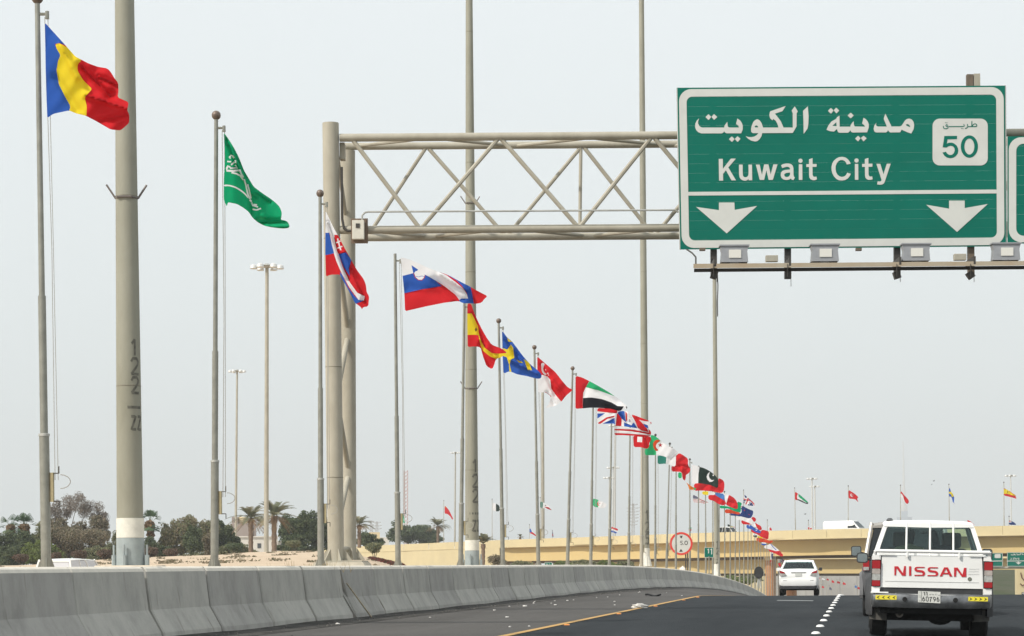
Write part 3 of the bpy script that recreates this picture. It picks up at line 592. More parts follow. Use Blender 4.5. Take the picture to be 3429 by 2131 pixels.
ar2 = [[(165, 235), (238, 162), (305, 225), (242, 305)], [(307, 220), (370, 155), (445, 228), (375, 300)], [(650, 350), (728, 278), (803, 350), (728, 422)], [(835, 920), (910, 848), (974, 910), (910, 990)], [(977, 906), (1045, 848), (1122, 912), (1045, 990)],
 [(450, 352), (455, 625), (718, 625), (725, 590), (760, 535), (802, 488), (805, 580), (830, 620), (1080, 625), (1065, 590), (1010, 548), (1045, 402), (1100, 440), (1150, 500), (1175, 570), (1172, 650), (1132, 765), (780, 770), (740, 755), (718, 712), (690, 755), (660, 775), (440, 775), (410, 750), (388, 682), (315, 745), (220, 738), (130, 702), (180, 590), (250, 500), (370, 430), (385, 395)],
 [(275, 605), (372, 515), (380, 612)],
 [(1360, 525), (1350, 570), (1365, 605), (1400, 622), (1620, 622), (1542, 430), (1582, 300), (1735, 620), (1940, 620), (1985, 600), (2030, 530), (2070, 470), (2120, 435), (2180, 425), (2240, 450), (2280, 510), (2295, 590), (2280, 690), (2222, 795), (2120, 760), (1985, 700), (1948, 765), (1700, 768), (1665, 740), (1650, 705), (1630, 750), (1600, 768), (1350, 768), (1310, 740), (1293, 680), (1310, 600)],
 [(2088, 570), (2140, 560), (2185, 595), (2197, 640), (2150, 620), (2105, 600)]]
flat('lettering', [A2(p) for p in ar2], .0045, M_WSHT, sg)
sh = flat('route_shield', [S1(rrect(108, 108, 1660, 1425, 200, 6))], .0045, M_WSHT, sg)
five = [(440, 595), (795, 592), (795, 683), (530, 690), (510, 810), (570, 785), (640, 780), (710, 805), (780, 860), (820, 930), (832, 1010), (815, 1090), (760, 1160), (690, 1205), (600, 1220), (510, 1200), (440, 1150), (385, 1062), (485, 1038), (520, 1095), (580, 1130), (650, 1125), (705, 1080), (732, 1000), (720, 930), (680, 885), (620, 870), (555, 885), (500, 920), (392, 912)]
def flat2(name, loops, parent, m, d=.010):
    b = MB(); b.slab(loops, lambda a, c, e_: tuple(sp(a, c, e_)), d+.003, d); o = obj(name, b, m, None, base=False); o.parent = parent; o.location = Vector((0, 0, 0))-sg.location; return o
flat2('route_number', [S1(five)], sh, M_GREEN); flat2('route_number', [S1(circ(1143, 892, 242, 32, 315)), S1(circ(1143, 892, 140, 28, 225))], sh, M_GREEN)
for st in ([(1352, 322), (1300, 332), (1120, 332), (1085, 345), (1075, 368), (1020, 383)], [(1222, 322), (1250, 275), (1300, 250), (1345, 268), (1352, 320)], [(1213, 175), (1210, 330)], [(1085, 262), (1098, 320)], [(985, 262), (1000, 318), (960, 330), (560, 332)], [(540, 300), (500, 272), (478, 300), (500, 330), (540, 325), (545, 365), (490, 395), (430, 385), (410, 345), (412, 315)]):
    flat2('route_script', [S1(stroke(st, 25))], sh, M_GREEN)
for c in ((477, 222), (515, 222), (925, 386), (962, 386)): flat2('route_script', [S1([(c[0], c[1]-15), (c[0]+15, c[1]), (c[0], c[1]+15), (c[0]-15, c[1])])], sh, M_GREEN)
for x in (2388, 2636, 3002, 3249): obj('support_post', MB().box((sp(x, 250, -.16)+sp(x, 925, -.16))/2 if x == 3249 else (sp(x, 300, -.16)+sp(x, 925, -.16))/2, (.14, .14, (675 if x == 3249 else 625)*SD/F), Rz), M_DARK if x != 3249 else mat('brown_beam', (.13, .10, .07), .7, 0, .3, 5), sg)
obj('support_post', MB().box(sp(3270, 270, -.16), (.14, .14, 42*SD/F), Rz), M_PAINT, sg)
# second sign cut by the right edge
org = sp(3600, 817); s2 = thing('direction_sign', 'second green overhead sign cut off by the right edge of the photo', 'road sign', org)
c4 = [(3373, 457), (3873, 453), (3873, 812), (3376, 817)]
NS2 = 11
for k in range(NS2):
    y0, y1 = 457+(360*k)/NS2+.08, 457+360*(k+1)/NS2-.08
    obj('panel_strip', MB().prism([(3374, y0), (3873, y0-4), (3873, y1-4), (3374, y1)], lambda a, c, e_: tuple(sp(a, c, e_)), 0, -.05), M_GREEN, s2)
flat('border', [rrect(3378, 460, 3868, 812, 42, 6), rrect(3403, 482, 3845, 790, 24, 6)], .004, M_WSHT, s2)
obj('edge_trim', MB().tube(sp(3374, 457, -.02), sp(3376, 817, -.02), .02, .02, 4), M_ALU, s2)
# walkway beam and floodlights under the signs
wk = thing('lighting_walkway', 'brown steel beam hung below the big green sign, carrying its floodlights', 'beam', sp(2322, 905, .5))
b = MB(); q = lambda x, y, d: tuple(P(x, y, SD-d))
YB = lambda x: 884-(x-2322)*.0085
b.add([q(2322, YB(2322), .95), q(XE, YB(XE), .95), q(XE, YB(XE)+15, .95), q(2322, YB(2322)+15, .95), q(2322, YB(2322), .75), q(XE, YB(XE), .75), q(XE, YB(XE)+15, .75), q(2322, YB(2322)+15, .75)], [(0, 1, 2, 3), (7, 6, 5, 4), (0, 4, 5, 1), (3, 2, 6, 7), (0, 3, 7, 4), (1, 5, 6, 2)])
obj('front_channel', b, mat('rusty_channel', (.36, .28, .19), .7, 0, 0, 1.2, 0, 30, .3, col2=(.40, .36, .28)), wk)
b = MB(); b.add([q(2324, YB(2322)+16, .93), q(XE, YB(XE)+16, .93), q(XE, YB(XE)+28, .55), q(2324, YB(2322)+28, .55), q(2324, YB(2322)+16, .15), q(XE, YB(XE)+16, .15), q(XE, YB(XE)+22, .15), q(2324, YB(2322)+22, .15)], [(0, 1, 2, 3), (7, 6, 5, 4), (0, 4, 5, 1), (3, 2, 6, 7), (0, 3, 7, 4), (1, 5, 6, 2)])
obj('underside_channel', b, M_DARK, wk)
for x, sk in ((2388, 1), (2636, 0), (3002, -1), (3249, -2)):
    b = MB(); b.box(sp(x+1, YB(x)+5, .5), (.05, .9, .18), Rz); b.box(sp(x+2+sk, 922, .62), (.14, .18, .16), Rz @ Matrix.Rotation(.3*sk, 3, 'Y')); b.box(sp(x+1, 905, .97), (.012, .02, .28), Rz); obj('clamp', b, M_DARK, wk)
    b = MB(); b.tube(sp(x+12, 905, .9), sp(x+13, 960 if x == 2636 else 945, .9), .006, .006, 4); obj('loose_wire', b, M_DARK, wk)
b = MB().path([sp(2402, 918, .9), sp(2404, 960, .9), sp(2402, 1010, .9), sp(2403, 1060, .9)], .013, 5); obj('hanging_cable', b, M_DARK, wk)
b = MB().path([sp(2300, 836, 0), sp(2318, 848, .3), sp(2330, 862, .6), sp(2330, 884, .9)], .018, 6); obj('conduit', b, M_DARK, wk)
for x, y in ((2584, 867), (3214, 862)): obj('junction_box', MB().box(sp(x, y, .85), (40*SD/F, .14, 21*SD/F), Rz), mat('drab_box', (.35, .33, .27), .6, 0, .1, 9), wk, bevel=.01)
for x in (2352, 2875): obj('bolt_end', MB().box(sp(x, 836, .1), (.13, .12, .06), Rz), mat('brown_beam', (.13, .10, .07)), wk)
first = None
FLP = [(2458, 853), (2761, 850), (3066, 848), (3367, 846), (3672, 843)]
lab = ['grey floodlight under the left down arrow of the big sign', 'grey floodlight second from the left below the big sign', 'grey floodlight third from the left below the big sign', 'grey floodlight below the gap between the two green signs', 'grey floodlight beyond the right edge']
M_FLG = mat('grey_cast_housing', (.30, .31, .33), .5, .2, .1, 10)
for (x, y), lb in zip(FLP, lab):
    c = sp(x, y, .80)
    if first is None:
        t = thing('floodlight', lb, 'floodlight', c, 'floodlights on the walkway below the signs')
        k = SD/F; fn = lambda a, d, e_: tuple(c+Rz @ Vector((a*k, -e_, -d*k)))
        b = MB(); b.prism([(-46, -26), (46, -26), (42, -8), (45, 27), (-45, 27), (-42, -8)], fn, .12, -.14); hb = obj('housing', b, M_FLG, t, bevel=.015)
        b = MB(); b.box(c+Rz @ Vector((0, 0, .19)), (.66, .30, .03), Rz); obj('lid', b, M_FLG, t)
        b = MB(); b.box(c+Rz @ Vector((.01, -.13, -.0)), (.27, .02, .18), Rz); obj('access_plate', b, mat('pale_plate', (.66, .65, .60), .5), t)
        b = MB(); b.box(c+Rz @ Vector((0, 0, -.20)), (.2, .1, .05), Rz); obj('foot', b, M_FLG, t)
        first = t
    else:
        t = first.copy(); COL.objects.link(t); t.location = c; t['label'] = lb
        for ch in list(first.children): d_ = ch.copy(); COL.objects.link(d_); d_.parent = t
# ------------------------------------------------------------------ yellow overpass
M_BPAR = mat('cream_parapet_paint', (.60, .505, .30), .8, 0, 0, .25, 0, 30, .2, col2=(.54, .455, .275))
M_BWEB = mat('ochre_girder_paint', (.60, .46, .215), .8, 0, 0, .2, 0, 30, .2, col2=(.55, .42, .20), stretch=(1, 1, .4))
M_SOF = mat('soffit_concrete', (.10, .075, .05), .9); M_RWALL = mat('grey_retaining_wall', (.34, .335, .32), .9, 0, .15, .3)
BX = [900, 1100, 1354, 1696, 1942, 2320, 2593, 2767, 2920, 3429, 3800]
BY_ = [1849, 1835, 1823, 1808, 1800, 1786, 1778, 1773, 1770, 1760, 1753]
KB = 1.2; BD = [KB*d for d in (470, 430, 385, 335, 314, 292, 284, 280, 276, 262, 252)]
def bl(x, dz=0., dd=0.):
    y = float(np.interp(x, BX, BY_)); D = float(np.interp(x, BX, BD)); p = P(x, y, D); p += FW*dd*KB; p.z += dz*KB; return p
org = bl(2320); org.z = -9
br = thing('overpass_bridge', 'yellow concrete overpass crossing the highway, the nearest deck', 'bridge', org)
def strip(name, xs_, pr, m, par, fn=bl, cap=True):
    b = MB(); b.loft([[tuple(fn(x, dz, dd)) for dz, dd in pr] for x in xs_], True, cap); return obj(name, b, m, par)
x = 905.0; k = 0; joints = []
while x < 3760:
    w = 112*(26.5/(F/float(np.interp(x, BX, BD))))**-1 if False else 4.3*F/float(np.interp(x, BX, BD)); x1 = x+w*KB; joints.append(x)
    strip('parapet_panel', [x+.6, (x+x1)/2, x1-.6], [(0, 0), (-1.03, 0), (-1.03, .25), (0, .22)], M_BPAR, br)
    strip('deck_fascia', [x, x1], [(-1.031, -.07), (-1.17, -.07), (-1.28, 1.75), (-1.28, 4), (-1.031, 4)], M_BPAR, br)
    x = x1; k += 1
x2 = [1672+i*50 for i in range(42)]
strip('girder', x2, [(-1.29, 1.75), (-3.22, 1.95), (-3.24, 9.5), (-1.29, 10)], M_BWEB, br)
strip('shade_band_beam', x2, [(-3.245, 3.4), (-3.60, 3.6), (-3.60, 8.4), (-3.245, 8.4)], M_SOF, br)  # recessed beam added to give the dark shaded band under the girder
strip('far_parapet', x2[::3], [(0, 10), (-1.0, 10), (-1.0, 10.2), (0, 10.2)], M_BPAR, br)
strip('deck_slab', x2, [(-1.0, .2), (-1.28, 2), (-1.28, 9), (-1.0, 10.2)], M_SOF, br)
strip('ramp_wall', [905+i*48 for i in range(17)], [(-1.10, .05), (-9.5, .05), (-9.5, 6), (-1.10, 6)], M_BPAR, br)
def pier(x, D, r, ztop_, label=None, m=None, par=br, base=-12.4):
    p = P(x, 1900, D); b = MB().tube((p.x, p.y, base), (p.x, p.y, ztop_), r, r, 20); return obj('pier', b, m, par, True)
M_PIER = mat('orange_brown_pier_paint', (.42, .20, .085), .8, 0, .15, 1.2)
pier(2581, 346, .82, zpx(1874, 2581, 346), m=M_PIER); pier(2650, 352, .82, zpx(1874, 2650, 352), m=M_PIER)
b = MB(); p = P(2581, 1865, 346); b.tube((p.x, p.y, zpx(1877, 2581, 346)), (p.x, p.y, zpx(1862, 2581, 346)), .88, 1.15, 20); obj('pier_capital', b, M_BPAR, br, True)
pier(2610, 358, .28, zpx(1872, 2610, 358), m=M_RWALL)
pier(1780, 398, .7, zpx(1872, 1780, 398), m=M_BPAR)
def bl2(x, dz=0., dd=0.):
    y = 1871-(x-2650)*.004; D = float(np.interp(x, [1500, 2300, 3500], [520, 470, 430])); p = P(x, y, D); p += FW*dd*KB; p.z += dz*KB; return p
org = bl2(2600); org.z = -9
b2 = thing('overpass_bridge', 'second yellow overpass, lower and farther, seen beneath the nearest deck', 'bridge', org)
x3 = [1960+i*60 for i in range(30)]
strip('parapet', x3, [(.35, 0), (.05, 0), (.05, .2), (.35, .2)], M_BPAR, b2, bl2)
strip('deck_fascia', x3, [(.049, -.07), (-.10, -.07), (-.13, 1.75), (-.13, 4), (.049, 4)], M_BPAR, b2, bl2)
strip('girder', x3, [(-.13, 1.75), (-2.55, 1.95), (-2.56, 9), (-.13, 9)], M_BWEB, b2, bl2)
strip('shade_band_beam', x3, [(-2.57, 4.2), (-3.0, 4.4), (-3.0, 8.9), (-2.57, 8.9)], M_SOF, b2, bl2)  # same added beam, for the dark line below the farther girder
def bl3(x, dz=0., dd=0.):
    y = 1930; p = P(x, y, 540); p += FW*dd; p.z += dz; return p
x4 = [1900+i*60 for i in range(14)]
org = bl3(2300); org.z = -12.4
b3 = thing('abutment_wall', 'low yellow abutment wall behind the flagpoles under the bridges', 'wall', org)
strip('wall_panel', x4, [(.25, 0), (-10, 0), (-10, 1), (.25, 1)], M_BPAR, b3, bl3)
# grey retaining wall under the bridges
org = P(2950, 1990, 446); org.z = -12.4
rw = thing('retaining_wall', 'grey retaining wall under the bridges, right of the white saloon car', 'wall', org)
for i in range(13):
    xa, xb_ = 2585+i*57, 2585+(i+1)*57-1.0
    b = MB(); b.loft([[tuple(P(x_, 1929, 446+(x_-2585)*-.02)+UP*dz+FW*dd) for dz, dd in ((0, 0), (-14+2.2, 0), (-14+2.2, .4), (0, .4))] for x_ in (xa, xb_)]); obj('wall_panel', b, M_RWALL, rw)
# planted embankment and painted abutment at the right edge
b = MB(); 
b.loft([[tuple(P(x_, y_, D_)) for y_, D_ in ((1908, 420), (1925, 400), (1975, 370), (2080, 350), (2200, 360), (2200, 420))] for x_ in (3300, 3330, 3360, 3400)]); 
prop(obj('embankment', b, mat('dark_scrub_slope', (.075, .075, .05), .95, 0, 0, .35, .8, 3, .1, col2=(.045, .058, .025)), base=False), kind='structure')
b = MB(); p = P(3440, 1990, 262); b.box((p.x, p.y, (zpx(1908, 3440, 262)-12.4)/2), (2.6, 1.2, zpx(1908, 3440, 262)+12.4), Rz)
ab = thing('bridge_pier', 'cream square pier cut by the right edge below the far green signs', 'pier', (p.x, p.y, -12.4)); obj('pier_shaft', b, M_BPAR, ab)
# small mural marks on that pier face
b = MB(); fnp = lambda a, c, e_: tuple(P(a, c, 262-.7-e_))
for st in ([(3418, 1918), (3422, 1935), (3430, 1945)], [(3416, 1955), (3424, 1962), (3432, 1958)]): b.slab([stroke(st, 4)], fnp, .01, .02)
obj('painted_mark', b, mat('brown_mural_paint', (.12, .05, .03), .8), ab)
b = MB(); b.slab([[(3421, 1984), (3433, 1984), (3433, 2003), (3421, 2003)]], fnp, .01, .02); obj('number_board', b, M_BLK, ab)
b = MB(); b.slab([stroke([(3423, 1988), (3427, 1986), (3430, 1990), (3423, 2000), (3431, 2000)], 2.6)], fnp, .025, .03); obj('number', b, M_WSHT, ab)
# ------------------------------------------------------------------ far overhead signs at the right
D8 = 245
fg = thing('sign_gantry', 'far gantry with green signs at the right, behind the pickup', 'gantry', (P(3330, 1990, D8).x, P(3330, 1990, D8).y, -6))
b = MB(); b.tube(P(3180, 1903, D8), P(3520, 1901, D8), .13, .13, 8); obj('beam', b, M_PAINT, fg)
for xx in (3190, 3500): b = MB(); q0 = P(xx, 1850, D8); b.tube((q0.x, q0.y, -12.4), q0, .2, .2, 10); obj('post', b, M_PAINT, fg)
fq = lambda a, c, e_: tuple(P(a, c, D8-.3-e_))
def farsign(x0, x1, y0, y1, label, marks):
    o = P((x0+x1)/2, y1, D8-.3); t = thing('direction_sign', label, 'road sign', o)
    obj('panel', MB().slab([[(x0, y0), (x1, y0), (x1, y1), (x0, y1)]], fq, 0, -.08), M_GREEN, t)
    obj('border', MB().slab([[(x0+.6, y0+.6), (x1-.6, y0+.6), (x1-.6, y1-.6), (x0+.6, y1-.6)], [(x0+2, y0+2), (x1-2, y0+2), (x1-2, y1-2), (x0+2, y1-2)]], fq, .01, .02), M_WSHT, t)
    for nm, lp in marks: obj(nm, MB().slab(lp, fq, .01, .022), M_WSHT, t)
fz = fr(3120, 1720, 3.68)
farsign(3303, 3358, 1852, 1898, 'far green road sign just right of the pickup truck mirror', [('route_shield', [fz(rrect(775, 500, 850, 550, 12, 3))]), ('divider', [fz([(700, 583), (865, 580), (865, 590), (700, 593)])])])
jah = []
for st in ([(975, 545), (985, 565), (975, 572), (965, 566)], [(1000, 550), (1010, 548), (1012, 568), (1000, 566), (1002, 558), (1012, 558)], [(1025, 540), (1025, 568)], [(1025, 556), (1036, 554), (1038, 568)], [(1048, 568), (1048, 552), (1058, 552)], [(1064, 550), (1076, 550), (1077, 568), (1064, 566), (1066, 558), (1077, 558)]): jah.append(fz(stroke(st, 6)))
ara = [fz(stroke(st, 8)) for st in ([(975, 510), (1000, 512), (1030, 505)], [(1010, 495), (1035, 515)], [(1050, 490), (1050, 510), (1085, 508)], [(1095, 488), (1095, 510)], [(1110, 495), (1130, 510)])]
mk = [('lettering', [l]) for l in jah]+[('lettering', [l]) for l in ara]+[('divider', [fz([(925, 582), (1300, 578), (1300, 587), (925, 591)])]), ('arrow', [fz([(1030, 600), (1058, 604), (1058, 594), (1080, 594), (1080, 604), (1108, 600), (1069, 630)])])]
farsign(3372, 3470, 1850, 1898, 'far green road sign reading Jahra at the right edge', mk)
# ------------------------------------------------------------------ round height limit sign, kilometre signs, disc
D9 = 152; c0 = P(2281, 1821, D9); fs = lambda a, c, e_: tuple(P(a, c, D9-e_))
hs_ = thing('height_limit_sign', 'round white sign with red rim reading 5.0 above the barrier', 'road sign', (c0.x, c0.y, zsand(c0.x, c0.y)))
obj('disc', MB().slab([circ(2281, 1821, 39, 40)], fs, 0, -.03), M_WSHT, hs_)
obj('rim', MB().slab([circ(2281, 1821, 38.6, 40), circ(2281, 1821, 31.8, 40)], fs, .006, .012), mat('red_reflective', (.62, .045, .03), .45, 0, .1, 4), hs_)
z6 = fr(2100, 1650, 4.2)
for lp in ([(738, 608), (782, 608), (770, 622), (772, 636), (760, 642), (748, 636), (750, 622)], [(734, 832), (757, 792), (782, 830)]): obj('arrow', MB().slab([z6(lp)], fs, .006, .012), M_BLK, hs_)
for lp in (stroke([(780, 682), (752, 682), (750, 704), (770, 704), (777, 716), (772, 730), (750, 732)], 7), [(790, 727), (797, 727), (797, 735), (790, 735)]): obj('numeral', MB().slab([z6(lp)], fs, .006, .012), M_BLK, hs_)
obj('numeral', MB().slab([z6(circ(830, 707, 24, 20, 30)), z6(circ(830, 707, 16, 18, 22))], fs, .006, .012), M_BLK, hs_)
for xx in (2296, 2302.5): q0 = P(xx, 1845, D9+.08); obj('post', MB().tube((q0.x, q0.y, zsand(q0.x, q0.y)-.05), q0, .045, .045, 8), M_DARK, hs_)
def ksign(x0, y0, x1, y1, D, label, txt, tilt=0):
    c0 = P((x0+x1)/2, y1, D); zb = zsand(c0.x, c0.y); t = thing('kilometre_sign', label, 'road sign', (c0.x, c0.y, zb))
    f9 = lambda a, c, e_: tuple(P(a, c, D-e_))
    obj('plate', MB().slab([rrect(x0, y0, x1, y1, 2, 3)], f9, 0, -.03), M_GREEN, t)
    obj('border', MB().slab([rrect(x0, y0, x1, y1, 2, 3), rrect(x0+1.1, y0+1.1, x1-1.1, y1-1.1, 1.5, 3)], f9, .004, .01), M_WSHT, t)
    for lp in txt: obj('numeral', MB().slab([lp], f9, .004, .012), M_WSHT, t)
    obj('post', MB().tube((c0.x, c0.y, zb-.05), (c0.x, c0.y, c0.z+.1), .04, .04, 8), M_GALV, t)
ksign(2358.5, 1834, 2390, 1867.5, 168, 'square green plate with a white 11 hanging between the flagpoles', [z6([(1130, 800), (1143, 790), (1152, 790), (1152, 855), (1140, 855), (1140, 806), (1130, 812)]), z6([(1172, 798), (1186, 788), (1196, 788), (1196, 870), (1183, 870), (1183, 806), (1172, 812)])])
z5_ = fr(1700, 1550, 3.98)
ksign(1824, 1883, 1849, 1899, 104, 'low green plate with white numerals 11.2 peeping over the barrier', [z5_(p_) for p_ in ([(512, 1345), (519, 1345), (519, 1372), (512, 1372)], [(526, 1345), (533, 1345), (533, 1372), (526, 1372)], [(538, 1367), (543, 1367), (543, 1373), (538, 1373)], stroke([(549, 1349), (558, 1345), (564, 1352), (549, 1371), (566, 1371)], 4.5))])
ksign(2229, 1903, 2243, 1915, 140, 'tiny green plate peeping over the barrier left of the height limit sign', [])
D10 = 215; c0 = P(2541, 1918, D10)
ds = thing('round_sign', 'black back of a round sign seen among the farthest flagpoles', 'road sign', (c0.x, c0.y, zsand(c0.x, c0.y)))
obj('disc', MB().slab([circ(2541, 1918, 16, 28, 20.5)], lambda a, c, e_: tuple(P(a, c, D10-e_)), 0, -.04), M_BLK, ds)
obj('post', MB().tube((c0.x+.02, c0.y+.1, zsand(c0.x, c0.y)-.1), (c0.x+.02, c0.y+.1, c0.z), .05, .05, 8), M_GALVL, ds)
for dx in (-8, 7): q0 = P(2541+dx, 1938, D10+.1); obj('brace', MB().tube((q0.x, q0.y, zsand(c0.x, c0.y)-.1), (c0.x, c0.y+.1, q0.z+.3), .035, .035, 6), M_WSHT, ds)
p = P(2285, 1920, 140); prop(obj('plastic_sack', lump((p.x, p.y, zsand(p.x, p.y)+.15), .19, .15, .22, 8), M_PLW, smooth=True), 'white sack standing behind the barrier under the height limit sign', 'sack')
p = P(2020, 1905, 112); c0 = (p.x, p.y, zsand(p.x, p.y)+.02); b = lump(c0, .26, .2, .11, 18); prop(obj('rubber_scrap', b, M_RUB, smooth=True), 'black rubber scrap lying behind the barrier between two flagpoles', 'scrap')
# ------------------------------------------------------------------ far buildings, lattice masts, tower
M_TAUPE = mat('taupe_render', (.30, .245, .215), .9, 0, .1, .3); M_CREAMB = mat('cream_render', (.62, .50, .30), .9); M_WHITEB = mat('white_render', (.62, .58, .52), .9, 0, .08, .2)
M_WIN = mat('dark_window', (.03, .035, .04), .2)
def bx(x0, y0, x1, y1, D, dep, b=None):
    b = b or MB(); vs = [P(x_, y_, D+d_) for d_ in (0, dep) for x_, y_ in ((x0, y0), (x1, y0), (x1, y1), (x0, y1))]
    return b.add(vs, [(0, 1, 2, 3), (7, 6, 5, 4), (0, 4, 5, 1), (3, 2, 6, 7), (0, 3, 7, 4), (1, 5, 6, 2)])
o = P(815, 1860, 640); t = thing('tower_building', 'taupe tower block with a cream drum on top behind the date palms', 'building', o)
obj('wall', bx(772, 1754, 858, 1862, 640, 11), M_TAUPE, t); obj('side_tower', bx(776, 1731, 796, 1753.5, 640, 5), M_TAUPE, t); obj('window', bx(783, 1736, 787, 1750, 639.9, .1), M_WIN, t)
c_ = P(812, 1754, 643); obj('drum', MB().lathe((c_.x, c_.y, c_.z), [(1.5, 0), (1.5, 1.6), (1.2, 1.9)], 16), M_CREAMB, t, True)
obj('pilaster', bx(843, 1757, 848, 1862, 639.6, .5), M_TAUPE, t); obj('pilaster', bx(852, 1760, 856, 1862, 639.6, .5), M_TAUPE, t)
o = P(880, 1862, 600); t = thing('low_building', 'low white building between the two date palms', 'building', o)
obj('wall', bx(800, 1800, 930, 1862, 600, 10), M_WHITEB, t); obj('wall', bx(930, 1812, 1000, 1862, 602, 8), M_WHITEB, t); obj('roof', bx(797, 1796, 934, 1800, 599.6, 11), M_WHITEB, t)
for x_ in (862, 884, 940, 962): obj('window', bx(x_, 1820, x_+12, 1836, 599.9 if x_ < 930 else 601.9, .1), M_WIN, t)
o = P(1255, 1830, 650); t = thing('low_building', 'distant cream building right of the gantry post', 'building', o)
obj('wall', bx(1236, 1783, 1272, 1835, 650, 9), M_CREAMB, t); obj('wall', bx(1272, 1800, 1302, 1835, 650, 9), M_WHITEB, t)
for x_ in (1243, 1256): obj('window', bx(x_, 1790, x_+5, 1796, 649.9, .1), M_WIN, t)
M_LAT = mat('pale_lattice_steel', (.40, .39, .38), .6); M_REDL = mat('faded_red_lattice', (.50, .28, .25), .7)
def lattice(x0, x1, y0, y1, D, n, label, m, name, w):
    o = P((x0+x1)/2, y1, D); t = thing(name, label, 'lattice mast', o)
    L0, L1 = lambda f: P(x0, y0+(y1-y0)*f, D), lambda f: P(x1, y0+(y1-y0)*f, D); wd_ = (x1-x0)*D/F
    b = MB()
    for dd in (0, wd_):
        b.path([L0(0)+FW*dd, L0(1)+FW*dd], w, 4); b.path([L1(0)+FW*dd, L1(1)+FW*dd], w, 4)
    obj('leg_frame', b, m, t); b = MB()
    for i in range(n):
        f0, f1 = i/n, (i+1)/n
        for dd in (0, wd_): b.tube(L0(f0)+FW*dd, L1(f1)+FW*dd, w*.7, w*.7, 4); b.tube(L1(f0)+FW*dd, L0(f1)+FW*dd, w*.7, w*.7, 4)
    obj('bracing', b, m, t)
lattice(1353, 1365, 1576, 1850, 900, 22, 'pale red and white lattice antenna mast beside the fourth flagpole', M_REDL, 'antenna_mast', .08)
def pylon(xc, rows, y1, D, label, w):
    o = P(xc, y1, D); t = thing('pylon', label, 'pylon', o)
    b = MB()
    for dx in (-6, 0, 6): b.path([P(xc+dx*.4, rows[0][0]-3, D), P(xc+dx, y1, D)], w, 4)
    obj('leg_frame', b, M_LAT, t)
    for y, hw in rows:
        b = MB(); b.path([P(xc-hw, y, D), P(xc+hw, y-1, D)], w, 4); b.path([P(xc-hw, y, D), P(xc, y+5, D), P(xc+hw, y-1, D)], w*.7, 4); obj('cross_arm', b, M_LAT, t)
pylon(2120, [(1690, 16), (1702, 22), (1713, 22), (1724, 20), (1735, 19), (1746, 18), (1757, 15)], 1830, 1100, 'grey lattice power pylon with many cross arms left of the third mast base', .17)
pylon(1262, [(1750, 14), (1761, 17), (1771, 17)], 1830, 1100, 'power pylon just right of the gantry post', .14); pylon(1243, [(1747, 10), (1758, 9)], 1830, 1200, 'power pylon beside the palm behind the gantry post', .14)
o = P(3031, 1880, 7600); t = thing('telecom_tower', 'very tall pale hazy tower with a needle spire above the pickup truck', 'tower', o)
M_TWR = mat('pale_tower', (.55, .50, .44), .8); M_TWB = mat('blue_tower_glass', (.20, .26, .34), .3)
D_ = 7600; k = D_/F; q_ = lambda y: P(3031, y, D_)
obj('shaft', MB().tube(P(3030, 1880, D_), P(3027, 1640, D_), 9*k, 5*k, 14), M_TWR, t, True); obj('spire', MB().tube(P(3027, 1640, D_), P(3024, 1478, D_), 4.5*k, 1.2*k, 10), M_TWR, t, True)
obj('pod', MB().tube(P(3028, 1712, D_), P(3028, 1690, D_), 11*k, 9*k, 16), M_TWR, t, True)
obj('annex', bx(3018, 1712, 3040, 1880, D_-40, 60), M_TWB, t); obj('annex', bx(3004, 1732, 3054, 1880, D_-30, 60), M_TWB, t)
M_BIRD = mat('dark_feathers', (.05, .05, .05), .9)
for x_, y_, lb in ((3127, 1611, 'larger of two small dark birds flying right of the hazy tower'), (3120, 1623, 'smaller of two small dark birds flying right of the hazy tower'), (2696, 1722, 'lone small bird flying left of the white van on the bridge')):
    c_ = P(x_, y_, 300); b = MB(); s_ = .11 if y_ != 1623 else .07
    b.ball(c_, s_, 8, 6, (1.3, .5, .45)); b.add([c_, c_+RT*s_*1.8+UP*s_*1.5+FW*.03, c_+RT*s_*.6-FW*.1], [(0, 1, 2)]); b.add([c_, c_-RT*s_*1.8+UP*s_*1.3+FW*.03, c_-RT*s_*.4-FW*.1], [(0, 1, 2)]); prop(obj('bird', b, M_BIRD), lb, 'bird', 'birds in the sky')
# ------------------------------------------------------------------ trees and shrubs
def leafmats(key, cols): return [mat(f'{key}_leaf_{i}', c, .75, 0, 0, 1, 0, 1, .2, trans=.35) for i, c in enumerate(cols)]
LG = leafmats('dark_green', [(.10, .13, .065), (.14, .165, .085), (.065, .09, .05)])
LO = leafmats('olive', [(.19, .205, .11), (.25, .24, .135), (.13, .145, .08)])
LB = leafmats('brown_olive', [(.21, .175, .12), (.27, .225, .155), (.145, .14, .085)])
LY = leafmats('yellow_green', [(.15, .19, .055), (.19, .23, .075), (.11, .15, .045)])
LR = leafmats('red_brown', [(.15, .095, .07), (.11, .09, .055), (.18, .12, .09)])
LD = leafmats('bare_twig', [(.24, .21, .18), (.18, .155, .135), (.30, .26, .22)])
LP = leafmats('palm', [(.21, .21, .13), (.28, .255, .165), (.145, .155, .095)])
LPD = leafmats('dead_frond', [(.26, .17, .09), (.20, .135, .08), (.32, .22, .13)])
LF = leafmats('fan_palm', [(.07, .12, .065), (.10, .155, .08), (.045, .08, .045)])
M_BARK = mat('grey_brown_bark', (.11, .085, .065), .95, 0, .3, 6, .6, 12); M_PBARK = mat('palm_bark', (.19, .135, .095), .95, 0, .35, 5, .8, 9)
